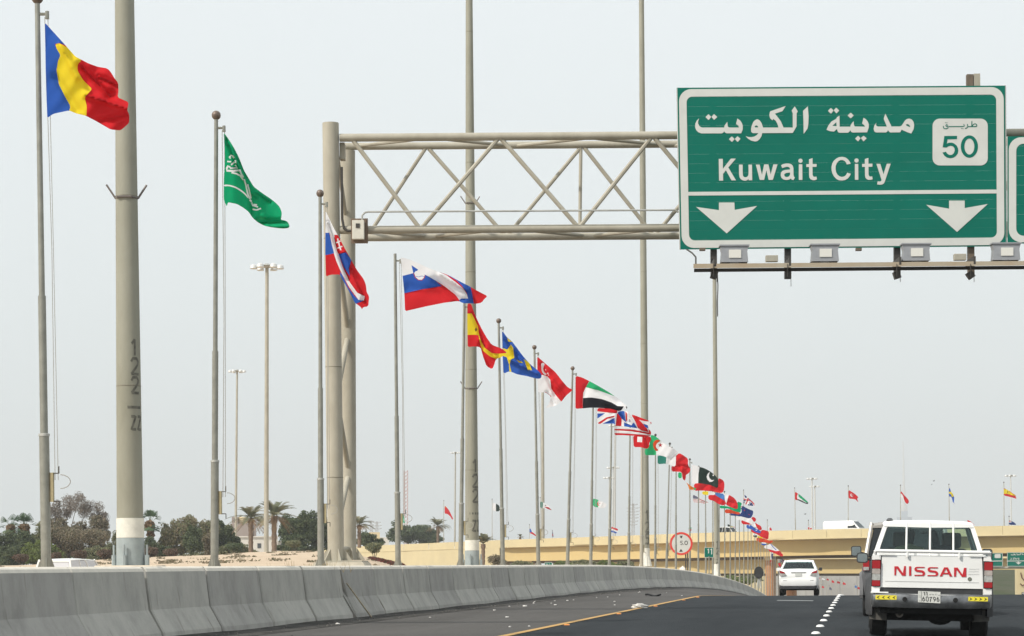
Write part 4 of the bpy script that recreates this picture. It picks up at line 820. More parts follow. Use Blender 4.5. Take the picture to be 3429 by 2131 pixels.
def leaves(clusters, n, size, seed, flat=1.0, sz2=1.6):
    """leaf-sized quads spread through lumpy clusters: (centre, rx, ry, rz, weight)"""
    r = np.random.default_rng(seed); w = np.array([c[4] for c in clusters], float); w /= w.sum()
    idx = r.choice(len(clusters), n, p=w)
    C = np.array([c[0] for c in clusters])[idx]; Rr = np.array([c[1:4] for c in clusters])[idx]
    d = r.normal(size=(n, 3)); d /= np.linalg.norm(d, axis=1)[:, None]; rad = (.35+.75*r.random(n)**.7)[:, None]; lump_ = 1+.16*np.sin(d*5+idx[:, None])
    Pn = C+d*rad*Rr*lump_
    a = r.normal(size=(n, 3)); a /= np.linalg.norm(a, axis=1)[:, None]; b_ = np.cross(a, r.normal(size=(n, 3))); b_ /= np.linalg.norm(b_, axis=1)[:, None]
    s_ = size*(.6+.8*r.random(n))[:, None]; a *= s_*sz2*.5; b_ *= s_*.5
    V = np.stack([Pn-a, Pn-b_*.9, Pn+a, Pn+b_*.9], 1).reshape(-1, 3)
    mi = (r.random(n)*3).astype(int); 
    return V, mi
def leafobj(name, V, mi, mats, parent, org):
    n = len(V)//4; me = bpy.data.meshes.new(name); me.from_pydata((V-np.array(org)).tolist(), [], np.arange(4*n).reshape(-1, 4).tolist())
    for m_ in mats: me.materials.append(m_)
    me.polygons.foreach_set('material_index', mi.tolist()); o = bpy.data.objects.new(name, me); COL.objects.link(o); o.parent = parent; return o
def tree(x, yb, D, crown, mats, n, size, label, name='tree', trunk=.14, seed=1, limbs=5, group=None, gz=None, lmats=None, cat='tree', tw=0):
    """crown: list of (x px, y px, rx px, ry px, weight)"""
    base = P(x, yb, D); 
    if gz is not None: base.z = gz
    t = thing(name, label, cat, base, group); k = D/F; r = random.Random(seed)
    cl = []
    for cx, cy, rx, ry, w in crown:
        c = P(cx, cy, D+r.uniform(-.3, .3)*rx*k*2); cl.append((tuple(c), rx*k, rx*k*.9, ry*k, w))
    sub = []
    for c, rx, ry, rz, w in cl:          # break each mass into smaller tufts
        m_ = 13 if n > 800 else 6
        for i in range(m_):
            th = r.uniform(0, 6.28); ph = math.acos(r.uniform(-.8, 1)); q = r.uniform(.62, .98)
            sub.append(((c[0]+rx*q*math.sin(ph)*math.cos(th), c[1]+ry*q*math.sin(ph)*math.sin(th), c[2]+rz*q*math.cos(ph)), rx*.40*(k3 := r.uniform(.6, 1.25)), ry*.40*k3, rz*.40*k3, w*r.uniform(.4, 1.3)*k3))
        sub.append((c, rx*.72, ry*.72, rz*.72, w*1.6))
    n = int(n*2.7); V, mi = leaves(sub, n, size*.70, seed); leafobj('crown', V, mi, mats, t, base)
    b = MB(); top = P(crown[0][0], crown[0][1], D); fork = base+(top-base)*.35
    b.tube(base-UP*.2, fork, trunk, trunk*.8, 8)
    for c, rx, ry, rz, w in cl[:limbs]:
        e_ = Vector(c); mid = (fork+e_)/2+Vector((r.uniform(-.2, .2), r.uniform(-.2, .2), .1)); b.tube(fork, mid, trunk*.6, trunk*.4, 6); b.tube(mid, e_+UP*rz*.6, trunk*.4, trunk*.1, 5)
    obj('trunk', b, M_BARK, t, True)
    if tw:
        b = MB()
        for i in range(tw):
            c, rx, ry, rz, w = r.choice(cl[-3:]); a = Vector(c)+Vector((r.uniform(-rx, rx)*.7, r.uniform(-ry, ry)*.7, r.uniform(-.2, .4)*rz)); b.tube(a, a+Vector((r.uniform(-.4, .4), r.uniform(-.3, .3), r.uniform(.5, 1.1))), .03, .008, 4)
        obj('twigs', b, M_BARK, t)
    return t
def frond_set(name, c, n, L_, mats, t, seed, droop=.75, up=(.1, 1.2), w=.22, leaf=30):
    r = random.Random(seed); V = []; mi = []
    for i in range(n):
        az = 2*math.pi*i/n*2.4+r.uniform(-.2, .2); el = r.uniform(*up); ln = L_*r.uniform(.8, 1.1); d = Vector((math.cos(az), math.sin(az), 0)); side = Vector((-math.sin(az), math.cos(az), 0)); kx = i % 3
        pt = lambda f: c+d*ln*math.cos(el)*f+UP*(ln*math.sin(el)*f-droop*ln*f*f*.55)
        for j in range(leaf):
            f = .12+.88*j/leaf; p = pt(f); q = pt(min(1, f+.03)); tg = (q-p).normalized() if (q-p).length > 0 else d
            ll = w*L_*(math.sin(math.pi*min(1, f*.9+.12))**.7)*r.uniform(.8, 1.1)
            for s_ in (-1, 1):
                tip = p+side*s_*ll*.75+tg*ll*.65+UP*(ll*.18-.1*ll*r.random()); wd_ = tg*(.035*L_/2.4)
                V += [p-wd_, p+wd_, tip+wd_*.3, tip-wd_*.3]; mi.append(kx)
        for j in range(6):
            p, q = pt(j/6), pt((j+1)/6); wv = side*.04; V += [p-wv, p+wv, q+wv*.6, q-wv*.6]; mi.append(kx)
    return leafobj(name, np.array([tuple(v) for v in V]), np.array(mi), mats, t, t.location)
def datepalm(x, yb, ycrown, D, rpx, label, seed, tr=.28, gz=None, dead=True, up=(.05, 1.25), n=26, trunkpx=None):
    base = P(x, yb, D); c = P(x, ycrown, D)
    if gz is not None: base.z = gz
    t = thing('date_palm', label, 'palm tree', base); b = MB(); N = 16; r = random.Random(seed)
    b.loft([[tuple(base+(c-base)*(j/N)+(RT*math.cos(a)+FW*math.sin(a))*tr*(1.15 if j == 0 else (1+.10*((j*7+int(a*3)) % 3)+(.35 if j > N-3 else 0)))) for a in [2*math.pi*i/10 for i in range(10)]] for j in range(N+1)])
    obj('trunk', b, M_PBARK, t, True)
    frond_set('crown', c, n, rpx*D/F, LP, t, seed, up=up)
    if dead: frond_set('dead_fronds', c-UP*.1, 12, rpx*D/F*.85, LPD, t, seed+9, up=(-.5, .1), droop=.6, leaf=16)
    return t
def fanpalm(x, yb, ycrown, D, rpx, label, seed, skirt=True):
    base = P(x, yb, D); c = P(x, ycrown, D); t = thing('fan_palm', label, 'palm tree', base)
    obj('trunk', MB().tube(base, c, .22, .2, 10), M_PBARK, t, True); r = random.Random(seed); V = []; mi = []
    R = rpx*D/F
    for i in range(22):
        az = r.uniform(0, 6.28); el = r.uniform(-.9, 1.3); d = Vector((math.cos(az)*math.cos(el), math.sin(az)*math.cos(el), math.sin(el))); hub = c+d*R*.58
        sd_ = d.cross(UP).normalized(); n_ = d.cross(sd_)
        for j in range(11):
            a = R_(-75+15*j); tip = hub+(d*math.cos(a)+sd_*math.sin(a))*R*.46-UP*.1*abs(j-5)*R*.3; wv = (d*math.sin(a)-sd_*math.cos(a))*R*.03
            V += [hub-wv*.4, hub+wv*.4, tip+wv, tip-wv]; mi.append(i % 3)
        wv = sd_*.025; V += [c-wv, c+wv, hub+wv, hub-wv]; mi.append(i % 3)
    leafobj('crown', np.array([tuple(v) for v in V]), np.array(mi), LF, t, base)
    if skirt:
        cl = [(tuple(c-UP*(.1+.5*i)), R*.30*(1.1-.12*i), R*.30*(1.1-.12*i), .5, 1) for i in range(4)]; V, mi = leaves(cl, 500, .34, seed+3); leafobj('dead_fronds', V, mi, LPD, t, base)
    return t
# crest trees, left to right
tree(60, 1895, 292, [(45, 1850, 52, 45, 3), (95, 1855, 45, 40, 2), (15, 1830, 40, 45, 2), (70, 1815, 40, 35, 2)], LG+LO[:1], 5200, .26, 'dense dark green shrub at the left edge in front of the fan palms', 'shrub', seed=11, cat='shrub')
tree(112, 1890, 296, [(120, 1835, 45, 38, 2), (140, 1800, 30, 40, 1)], LO, 2400, .25, 'olive green shrub behind the first flagpole', 'shrub', seed=12, cat='shrub')
tree(135, 1895, 286, [(135, 1850, 40, 34, 2), (175, 1858, 34, 26, 1.4), (105, 1855, 26, 34, 1)], LY, 2400, .2, 'yellow-green bush low behind the first flagpole', 'shrub', seed=13, cat='shrub')
fanpalm(36, 1880, 1765, 300, 46, 'left one of the pair of fan palms at the far left', 1); fanpalm(84, 1880, 1765, 298, 48, 'right one of the pair of fan palms at the far left', 2)
tree(226, 1885, 300, [(245, 1800, 95, 58, 4), (200, 1790, 60, 55, 3), (320, 1790, 48, 48, 2.2), (235, 1845, 60, 30, 1.6), (330, 1835, 40, 30, 1)], LB, 11500, .23, 'large brownish acacia tree with feathery top between the first flagpole and the thickest mast', seed=14, trunk=.22)
tree(232, 1880, 303, [(210, 1705, 42, 44, 2), (262, 1695, 45, 40, 2), (305, 1710, 40, 40, 1.6), (345, 1745, 24, 28, 1), (180, 1730, 30, 40, 1)], LD, 4300, .16, 'sparse grey-brown tree top rising behind the large acacia', seed=15, trunk=.14, tw=40)
tree(330, 1892, 288, [(325, 1858, 50, 26, 2), (385, 1850, 40, 34, 2), (285, 1868, 34, 18, 1), (395, 1815, 24, 34, 1)], LO, 4200, .2, 'low olive scrub just left of the thickest mast', 'shrub', seed=16, cat='shrub')
fanpalm(503, 1878, 1752, 296, 46, 'fan palm with brown skirt just right of the thickest mast', 5)
tree(500, 1880, 290, [(505, 1830, 34, 30, 2), (540, 1850, 34, 22, 2)], LG, 2200, .22, 'dark shrub at the foot of the lone fan palm', 'shrub', seed=17, cat='shrub')
tree(610, 1872, 298, [(600, 1790, 46, 48, 3), (650, 1775, 48, 46, 3), (570, 1825, 34, 34, 2), (695, 1785, 34, 40, 2), (640, 1830, 56, 30, 2), (560, 1785, 20, 30, .5)], [LO[0], LO[1], LB[1]], 8000, .24, 'wide olive-coloured tree left of the green flag pole', seed=18, trunk=.16, tw=16)
tree(648, 1876, 284, [(648, 1815, 30, 50, 3), (650, 1790, 26, 34, 2)], LG, 3800, .19, 'upright dark green bushy tree in front of the wide olive tree', seed=19, trunk=.1)
tree(690, 1868, 290, [(688, 1830, 26, 34, 2), (700, 1810, 20, 30, 1)], LB, 1700, .2, 'small reddish-brown shrub left of the second flagpole', 'shrub', seed=20, cat='shrub')
tree(745, 1865, 300, [(748, 1800, 34, 44, 3), (770, 1830, 36, 34, 2), (730, 1770, 20, 30, 1)], LG, 4200, .25, 'dark green tree right of the second flagpole', seed=21, trunk=.12)
datepalm(840, 1854, 1735, 285, 88, 'date palm standing left of the tallest far mast', 31, tr=.27)
datepalm(918, 1863, 1728, 280, 98, 'date palm standing right of the tallest far mast', 33, tr=.29)
tree(985, 1845, 305, [(975, 1790, 40, 52, 3), (1015, 1770, 34, 50, 3), (1000, 1820, 50, 28, 2)], LG, 6400, .27, 'dark green bushy tree right of the date palms', seed=22, trunk=.15)
tree(1060, 1843, 308, [(1055, 1765, 34, 46, 3), (1075, 1800, 36, 44, 3), (1095, 1770, 26, 40, 1)], LG, 5400, .27, 'dark green tree directly behind the gantry post', seed=23, trunk=.15)
datepalm(1203, 1835, 1758, 330, 60, 'date palm half hidden behind the gantry rear post', 35, tr=.25)
tree(1235, 1838, 336, [(1225, 1808, 36, 22, 2), (1262, 1818, 30, 14, 1.4)], LG, 2200, .25, 'low green trees right of the gantry post', 'shrub', seed=24, cat='shrub')
tree(440, 1890, 296, [(420, 1860, 40, 26, 2), (470, 1858, 40, 26, 2)], LO, 2400, .22, 'olive scrub hidden partly by the thickest mast', 'shrub', seed=70, cat='shrub')
tree(790, 1862, 298, [(790, 1842, 44, 20, 2), (825, 1846, 30, 14, 1), (750, 1848, 44, 18, 2)], LO, 2400, .2, 'low olive scrub left of the first date palm', 'shrub', seed=71, cat='shrub')
tree(1010, 1850, 306, [(950, 1835, 34, 14, 1), (1020, 1838, 60, 12, 2)], LG, 1800, .2, 'low dark scrub below the dark green bushy tree', 'shrub', seed=72, cat='shrub')
tree(1385, 1850, 500, [(1345, 1790, 50, 30, 3), (1400, 1785, 56, 32, 3), (1440, 1800, 34, 24, 2), (1335, 1770, 30, 20, 1)], LG, 6800, .36, 'broad round dark green tree behind the yellow ramp wall', seed=25, trunk=.2)
datepalm(1466, 1850, 1762, 480, 52, 'date palm behind the ramp wall beside the plain red flag', 37, tr=.26)
datepalm(1618, 1905, 1822, 262, 56, 'wind-bent young palm right of the second light mast in front of the ramp wall', 39, tr=.2, dead=False, up=(.55, 1.45), n=40)
tree(1660, 1905, 255, [(1655, 1880, 26, 20, 2), (1685, 1888, 18, 12, 1)], LB, 1500, .17, 'dry brown scrub at the foot of the young palm', 'shrub', seed=26, cat='shrub')
datepalm(1742, 1850, 1799, 420, 20, 'tip of a palm behind the bridge parapet left of the white, blue and red flag', 41, tr=.16, dead=False, n=14)
for i, (x_, y_, w_) in enumerate(((1740, 1893, 40), (1880, 1893, 34), (1945, 1888, 50), (2030, 1892, 44), (2090, 1890, 30), (2470, 1945, 44), (2510, 1940, 40), (2440, 1940, 30))):
    lb = ['left of the 11.2 plate', 'right of the 11.2 plate', 'centred between two flagpoles under the bridge', 'under the green crescent flag of the far row', 'left of the third light mast foot', 'below the red flags of the far row', 'beside the black round sign', 'right of the last light mast foot'][i]
    tree(x_, y_+14, 300+3*i, [(x_, y_, w_, 11, 2), (x_+w_*.5, y_+2, w_*.6, 9, 1)], LY if i % 2 else LO, 900, .24, 'low scrub under the bridge '+lb, 'shrub', seed=60+i, cat='shrub')
for i, (x_, w_, lb) in enumerate(((60, 90, 'left edge'), (240, 100, 'large acacia'), (420, 90, 'thickest mast'), (600, 100, 'wide olive tree'), (770, 90, 'shorter far mast'))):
    tree(x_, 1892, 322, [(x_-w_*.5, 1868, w_*.6, 24, 2), (x_+w_*.5, 1866, w_*.6, 24, 2)], LY if i in (1, 2) else LO, 2600, .26, 'low back row of scrub behind the '+lb, 'shrub', seed=90+i, cat='shrub')
# clipped round bushes
CB = [(72, 1868, 27, 15, 0, 'leftmost clipped bush, at the foot of the dark shrub'), (190, 1862, 18, 15, 0, 'clipped bush just right of the first flagpole'), (268, 1856, 27, 16, 0, 'wide clipped bush under the large acacia'), (352, 1853, 26, 17, 0, 'clipped reddish bush left of the thickest mast'), (508, 1847, 27, 17, 0, 'clipped reddish bush right of the thickest mast foot'), (574, 1850, 26, 16, 0, 'clipped bush left of the upright dark tree'), (788, 1830, 32, 13, 1, 'flat-topped dark clipped bush under the shorter far mast'), (985, 1820, 27, 13, 1, 'flat-topped clipped bush on thin stems beside the third flagpole'), (1254, 1832, 28, 19, 1, 'round clipped bush alone on the slope right of the gantry')]
for i, (x_, y_, rx, ry, st, lb) in enumerate(CB):
    D = 268; k = D/F; base = P(x_, y_+ry+(16 if st else 8), D); t = thing('clipped_bush', lb, 'bush', base, 'clipped round bushes on the sand')
    c = P(x_, y_, D); V, mi = leaves([(tuple(c), rx*k*.92, rx*k*.9, ry*k*.9, 2), (tuple(c-UP*.1), rx*k*.7, rx*k*.7, ry*k*.7, 1)], 2100, .13, 80+i)
    leafobj('foliage', V, mi, LR if not st else (LG if i == 6 else LO), t, base)
    b = MB()
    for dx in (-.35, 0, .35): b.tube(base+RT*dx*.3-UP*.1, c+RT*dx-UP*ry*k*.5, .05, .03, 5)
    obj('stem', b, M_BARK, t)
# low red flower bed, twigs, dry grass
def scatter(name, pts, n, size, mats, seed, h=.1):
    V, mi = leaves([(tuple(p), rx, ry, rz, w) for p, rx, ry, rz, w in pts], n, size, seed); e_ = thing('x', None, None, (0, 0, 0)); o = leafobj(name, V, mi, mats, e_, (0, 0, 0)); o.parent = None; bpy.data.objects.remove(e_)
    return prop(o, kind='stuff')
pts = []
for i in range(16):
    x_ = 1245+i*6.4; p = P(x_, 1868+i*1.65, 215-i*3); pts.append((p, .35, .6, .12, 1))
o = scatter('red_ground_cover', pts, 1500, .12, leafmats('flower', [(.17, .045, .04), (.12, .05, .04), (.07, .05, .03)]), 5); o['label'] = 'dark red ground cover strip on the slope right of the gantry foot'
pts = []; r = random.Random(4)
for i in range(170):
    x_ = r.uniform(-100, 1240); D = r.uniform(120, 262); q = P(x_, 1880, D); z = zsand(q.x, q.y); pts.append((Vector((q.x, q.y, z+.03)), r.uniform(.2, 1.0), r.uniform(.2, .9), .05, 1))
o = scatter('dry_twigs', pts, 3600, .16, LB, 6); o['label'] = 'dead twigs and debris strewn over the pale sand'
b = MB(); r = random.Random(9)
for xc, w, n_ in ((982, 22, 26), (1035, 22, 60), (1100, 24, 34), (1150, 25, 24), (905, 12, 5)):
    for i in range(n_):
        x_ = xc+r.gauss(0, w*.6); D = r.uniform(44, 50); q = P(x_, 1905, D); z = zsand(q.x, q.y); a = Vector((q.x, q.y, z-.03)); h = r.uniform(.06, .26) if xc != 1035 else r.uniform(.05, .20)
        b.tube(a, a+Vector((r.uniform(-.08, .08), r.uniform(-.05, .05), h)), .006, .002, 3, False)
o = prop(obj('dry_grass', b, mat('straw', (.30, .24, .14), .9), base=False), 'dry straw-like grass tufts at the foot of the gantry', 'grass', kind='stuff')
# half hidden white van on the far carriageway beyond the sand

# ------------------------------------------------------------------ haze
b = MB(); b.box((0, 4100, 208), (7000, 9000, 443.6))
hz = obj('haze', b, [], base=False); M = bpy.data.materials.new('haze_air'); M.use_nodes = True; n_ = M.node_tree; n_.nodes.clear()
pv = n_.nodes.new('ShaderNodeVolumePrincipled'); pv.inputs['Color'].default_value = (.96, .99, 1, 1); pv.inputs['Density'].default_value = .00021; pv.inputs['Anisotropy'].default_value = 0
om = n_.nodes.new('ShaderNodeOutputMaterial'); n_.links.new(pv.outputs[0], om.inputs['Volume']); hz.data.materials.append(M); prop(hz, kind='stuff')
# ------------------------------------------------------------------ vehicles
M_WPT = mat('white_car_paint', (.82, .82, .80), .3, 0, 0, 1.5, 0, 1, .5, col2=(.74, .735, .71)); M_SILV = mat('silver_beige_paint', (.42, .39, .35), .35, .35, .08, 2)
M_BPL = mat('dusty_black_plastic', (.032, .033, .035), .6, 0, .3, 4, .1, 30); M_CHR = mat('worn_chrome', (.20, .205, .21), .33, .8, .6, 3.5, .1, 12); M_DKU = mat('underbody_black', (.008, .008, .008), .9)
M_TYRE = mat('tyre_rubber', (.018, .018, .018), .85, 0, .2, 9); M_RIM = mat('grey_rim', (.30, .30, .30), .4, .6)
M_RED = mat('red_lens', (.33, .010, .014), .3); M_AMB = mat('amber_clear_lens', (.40, .35, .32), .3, 0, .25, 14); M_CLR = mat('clear_lens', (.42, .42, .40), .3, 0, .4, 18)
M_REDL_ = mat('red_letter_paint', (.50, .012, .022), .5); M_PINK = mat('faded_pink_outline', (.60, .36, .36), .6)
M_GLT = glassmat('tinted_glass', (.74, .84, .83), -.01); M_GLD = glassmat('dark_glass', (.12, .15, .16), .02); M_MIR = mat('mirror_glass', (.26, .29, .29), .1, .9)
M_SEAT = mat('brown_seat_fabric', (.13, .095, .08), .85); M_KHAKI = mat('khaki_shirt', (.36, .34, .20), .9); M_SKIN = mat('skin', (.20, .11, .07), .6); M_HAIR = mat('black_hair', (.01, .01, .01), .7); M_DSHIRT = mat('dark_shirt', (.035, .035, .04), .9)
M_YSTK = mat('yellow_sticker', (.78, .66, .04), .5); M_PLATE = mat('white_number_plate', (.62, .62, .58), .45, 0, .15, 40)
def root(name, label, cat, loc, rz, roll=0.):
    t = thing(name, label, cat, loc); t.rotation_euler = (0, roll, rz); return t
def lo(name, mb, m, par, smooth=False, bevel=0): return obj(name, mb, m, par, smooth, world=False, bevel=bevel)
def wheel(t, x, y, r, w, side):
    b = MB(); b.lathe((x, y, r), [(r*.62, -w/2), (r*.93, -w/2), (r, -w/2+.03), (r, w/2-.03), (r*.93, w/2), (r*.62, w/2)], 26, 'x'); wt = lo('wheel', b, M_TYRE, t, True)
    b = MB(); b.lathe((x+side*(w/2-.03), y, r), [(r*.60, -.02), (r*.63, .015), (r*.5, .0), (r*.25, .015), (r*.12, .03)], 20, 'x'); o = lo('rim', b, M_RIM, wt, True)
def ring(pts): return pts
def quadpane(t, name, q, m, off=None):
    b = MB(); q = [Vector(p) for p in q]; nrm = (q[1]-q[0]).cross(q[3]-q[0]).normalized(); 
    b.add([tuple(p) for p in q]+[tuple(p+nrm*.006) for p in q], [(3, 2, 1, 0), (4, 5, 6, 7), (0, 1, 5, 4), (1, 2, 6, 5), (2, 3, 7, 6), (3, 0, 4, 7)]); return lo(name, b, m, t)
def mirror(t, x, y, z, sx_, w=.17, h=.20, m=M_BPL, gl=True):
    c = Vector((x+sx_*w*.6, y, z)); b = MB(); b.ball(c, 1, 12, 8); b.v = [tuple(Vector((c.x+(v[0]-c.x)*w*.58, c.y+(v[1]-c.y)*.07, c.z+(v[2]-c.z)*h*.56))) for v in b.v]
    b = MB(); b.prism(rrect(c.x-w/2, z-h/2, c.x+w/2, z+h/2, .045, 4), lambda a, d, e_: (a, e_, d), y-.05, y+.06); b.tube((x-sx_*.03, y, z-h*.2), c, .022, .022, 6); mm = lo('mirror', b, m, t, False, .012)
    if not gl: return
    b = MB(); b.prism(rrect(c.x-w/2+.018, z-h/2+.018, c.x+w/2-.018, z+h/2-.018, .035, 4), lambda a, d, e_: (a, e_, d), y-.056, y-.0505); lo('mirror_glass', b, M_MIR, mm)
def person(loc, shirt, lean, label, t_rot):
    """seated figure grown as one skinned surface"""
    J = [((0, 0, .0), .15), ((0, .02, .25), .15), ((0, .04, .46), .16), ((0, .05, .56), .065), ((0, .07, .64), .085), ((0, .08, .74), .10), ((0, .08, .82), .075),
         ((-.20, .04, .48), .075), ((-.27, .14, .25), .05), ((-.2, .38, .22), .04), ((-.17, .46, .25), .035), ((.20, .04, .48), .075), ((.27, .14, .25), .05), ((.2, .38, .22), .04), ((.17, .46, .25), .035),
         ((-.12, .1, -.02), .10), ((-.13, .48, .03), .075), ((-.13, .55, -.33), .055), ((-.13, .68, -.38), .045), ((.12, .1, -.02), .10), ((.13, .48, .03), .075), ((.13, .55, -.33), .055), ((.13, .68, -.38), .045)]
    E = [(0, 1), (1, 2), (2, 3), (3, 4), (4, 5), (5, 6), (2, 7), (7, 8), (8, 9), (9, 10), (2, 11), (11, 12), (12, 13), (13, 14), (0, 15), (15, 16), (16, 17), (17, 18), (0, 19), (19, 20), (20, 21), (21, 22)]
    me = bpy.data.meshes.new('person'); me.from_pydata([Vector(j[0])+Vector((lean*max(0, j[0][2]), 0, 0)) for j in J], E, []); o = bpy.data.objects.new('person', me); COL.objects.link(o)
    o.modifiers.new('skin', 'SKIN'); 
    for i, j in enumerate(J): me.skin_vertices[0].data[i].radius = (j[1], j[1]*.85)
    me.skin_vertices[0].data[0].use_root = True
    o.modifiers.new('sub', 'SUBSURF').levels = 1; o.modifiers['sub'].render_levels = 2
    dg = bpy.context.evaluated_depsgraph_get(); dg.update(); m2 = bpy.data.meshes.new_from_object(o.evaluated_get(dg)); o.modifiers.clear(); o.data = m2
    m2.materials.clear()
    for q in (shirt, M_SKIN, M_HAIR, M_DSHIRT): m2.materials.append(q)
    for p in m2.polygons:
        c = p.center; p.use_smooth = True; p.material_index = (2 if (c.z > .80 or c.y < .04) else 1) if c.z > .58 else (1 if c.y > .42 and c.z > .15 else (3 if c.z < .02 else 0))
    bm = bmesh.new(); bm.from_mesh(m2)       # nose, ears
    nb = MB().ball((lean*.73, .19, .72), .018, 6, 5); nb2 = MB().ball((lean*.73-.095, .08, .72), .025, 6, 5, (.4, .8, 1.2)); nb3 = MB().ball((lean*.73+.095, .08, .72), .025, 6, 5, (.4, .8, 1.2))
    bm.free()
    o.location = loc; o.rotation_euler = t_rot; prop(o, label, 'person'); 
    return o
def place(px, D):                          # ground point on the road under column px at depth D
    p = P(px, 2000, D); return Vector((p.x, p.y, zroad(p.x, p.y)))
# ---- white pickup
TD = 33.33; p = place(3115, TD); PK = root('pickup_truck', 'white double cab pickup truck with red lettering on its tailgate, seen from behind', 'pickup truck', (p.x, p.y, 0), 0, R_(1.35))
PK.location.z = EYE+(hor(3115)-2140)*TD/F
TAU = R_(1.15)
def tq(x, y): a, c = (x-3115)/225., (2140-y)/225.; return a*math.cos(TAU)-c*math.sin(TAU), a*math.sin(TAU)+c*math.cos(TAU)
def tl(pts): return [tq(*p) for p in pts]
yb = lambda a, d, e_: (a, -e_, d)          # tail-plane drawing: e_ = how far it stands out towards the viewer
def rear(name, pts, e0, e1, m, par, bevel=0, loops=None): return lo(name, MB().slab(loops or [pts], yb, e1, e0), m, par, bevel=bevel)
# bed sides with wheel arches
arch = [(1.30+.44*math.cos(R_(a)), .40+.44*math.sin(R_(a))) for a in range(0, 181, 15)]
side = [(.0, .52), (0, 1.235), (1.62, 1.25), (1.62, .45), (1.74, .40)][:4]+arch[0:]+[(.0, .52)][:0]
side = [(0, .52), (0, 1.235), (1.66, 1.25), (1.78, 1.25), (1.78, .42)]+arch+[(.80, .44)]
for s_ in (-1, 1):
    b = MB(); ins = .10
    def fs_(a, d, e_, s_=s_): return (s_*(.865-(.035 if d > 1.15 else 0)+(.02*math.sin(max(0, min(1, (d-.5)/.75))*math.pi))-e_), a, d)
    lo('bed_side', b.slab([side], fs_, 0, ins), M_WPT, PK)
    fl_o = [(1.30+.56*math.cos(R_(a)), .40+.56*math.sin(R_(a))) for a in range(-8, 189, 14)]; fl_i = [(1.30+.43*math.cos(R_(a)), .40+.43*math.sin(R_(a))) for a in range(188, -9, -14)]
    b = MB(); n_ = len(fl_o); outer = [[(s_*x_, y_, z_) for y_, z_ in fl_o] for x_ in (.87,)]; 
    rings = []
    for (yo, zo), (yi, zi) in zip(fl_o, fl_i[::-1]): rings.append([(s_*.86, yo, zo), (s_*.925, yo*.7+yi*.3, zo*.7+zi*.3), (s_*.955, yo*.35+yi*.65, zo*.35+zi*.65), (s_*.945, yi, zi), (s_*.80, yi, zi)])
    lo('fender_flare', b.loft(rings), M_BPL, PK, True)
    fs2 = [(4.30+.55*math.cos(R_(a)), .40+.55*math.sin(R_(a))) for a in range(-8, 189, 14)]; fi2 = [(4.30+.43*math.cos(R_(a)), .40+.43*math.sin(R_(a))) for a in range(-8, 189, 14)]
    b = MB(); rings = [[(s_*.86, yo, zo), (s_*.925, yo*.7+yi*.3, zo*.7+zi*.3), (s_*.955, yo*.35+yi*.65, zo*.35+zi*.65), (s_*.945, yi, zi), (s_*.80, yi, zi)] for (yo, zo), (yi, zi) in zip(fs2, fi2)]
    lo('fender_flare', b.loft(rings), M_BPL, PK, True)
    # cab side: lower panel with front arch, upper frame with two windows
    low = [(1.79, .42), (1.79, 1.255), (5.0, 1.10), (5.12, .95), (5.12, .5), (4.80, .44)]+[(4.30+.44*math.cos(R_(a)), .40+.44*math.sin(R_(a))) for a in range(5, 176, 15)]+[(3.8, .40)]
    lo('cab_side', MB().slab([low], lambda a, d, e_, s_=s_: (s_*(.86-.02*max(0, (a-3.6))-e_), a, d), 0, .06), M_WPT, PK)
    up = [(1.79, 1.256), (1.86, 1.69), (1.95, 1.755), (3.35, 1.75), (4.05, 1.20)]; w1 = [(1.92, 1.29), (1.98, 1.67), (2.60, 1.68), (2.60, 1.29)]; w2 = [(2.70, 1.29), (2.70, 1.68), (3.28, 1.67), (3.78, 1.29)]
    fu = lambda a, d, e_, s_=s_: (s_*(.845-.36*(d-1.25)-e_), a, d)
    lo('door_frame', MB().slab([up, w1, w2], fu, 0, .05), M_WPT, PK); 
    for w_ in (w1, w2): lo('side_window', MB().slab([w_], fu, .02, .03), M_GLT, PK)
    # tail lamp
    xl = (-.875, -.755) if s_ < 0 else (.765, .885)
    L_ = rear('tail_light', [(xl[0]-.008, .765), (xl[1]+.008, .765), (xl[1]+.008, 1.165), (xl[0]-.008, 1.165)], -.02, .012, M_DKU, PK)
    for nm, z0, z1, m_ in (('stop_lens', 1.035, 1.155, M_RED), ('amber_lens', .955, 1.032, M_AMB), ('reverse_lens', .86, .952, M_CLR), ('lower_lens', .775, .857, M_RED)):
        rear(nm, rrect(xl[0], z0, xl[1], z1, .012, 3), .013, .038, m_, L_)
    rear('corner_post', [(s_*.905-.045, .68), (s_*.905+.0, .68), (s_*.905-.01, .762), (s_*.905-.045, .762)] if False else [(s_*.82-.06, .675), (s_*.82+.06, .675), (s_*.82+.06, .758), (s_*.82-.06, .758)], -.05, .01, M_WPT, PK, .008)
    rear('post_top', [(s_*.815-.065, 1.17), (s_*.815+.058, 1.17), (s_*.815+.04, 1.235), (s_*.815-.06, 1.235)], -.05, .012, M_WPT, PK, .008)
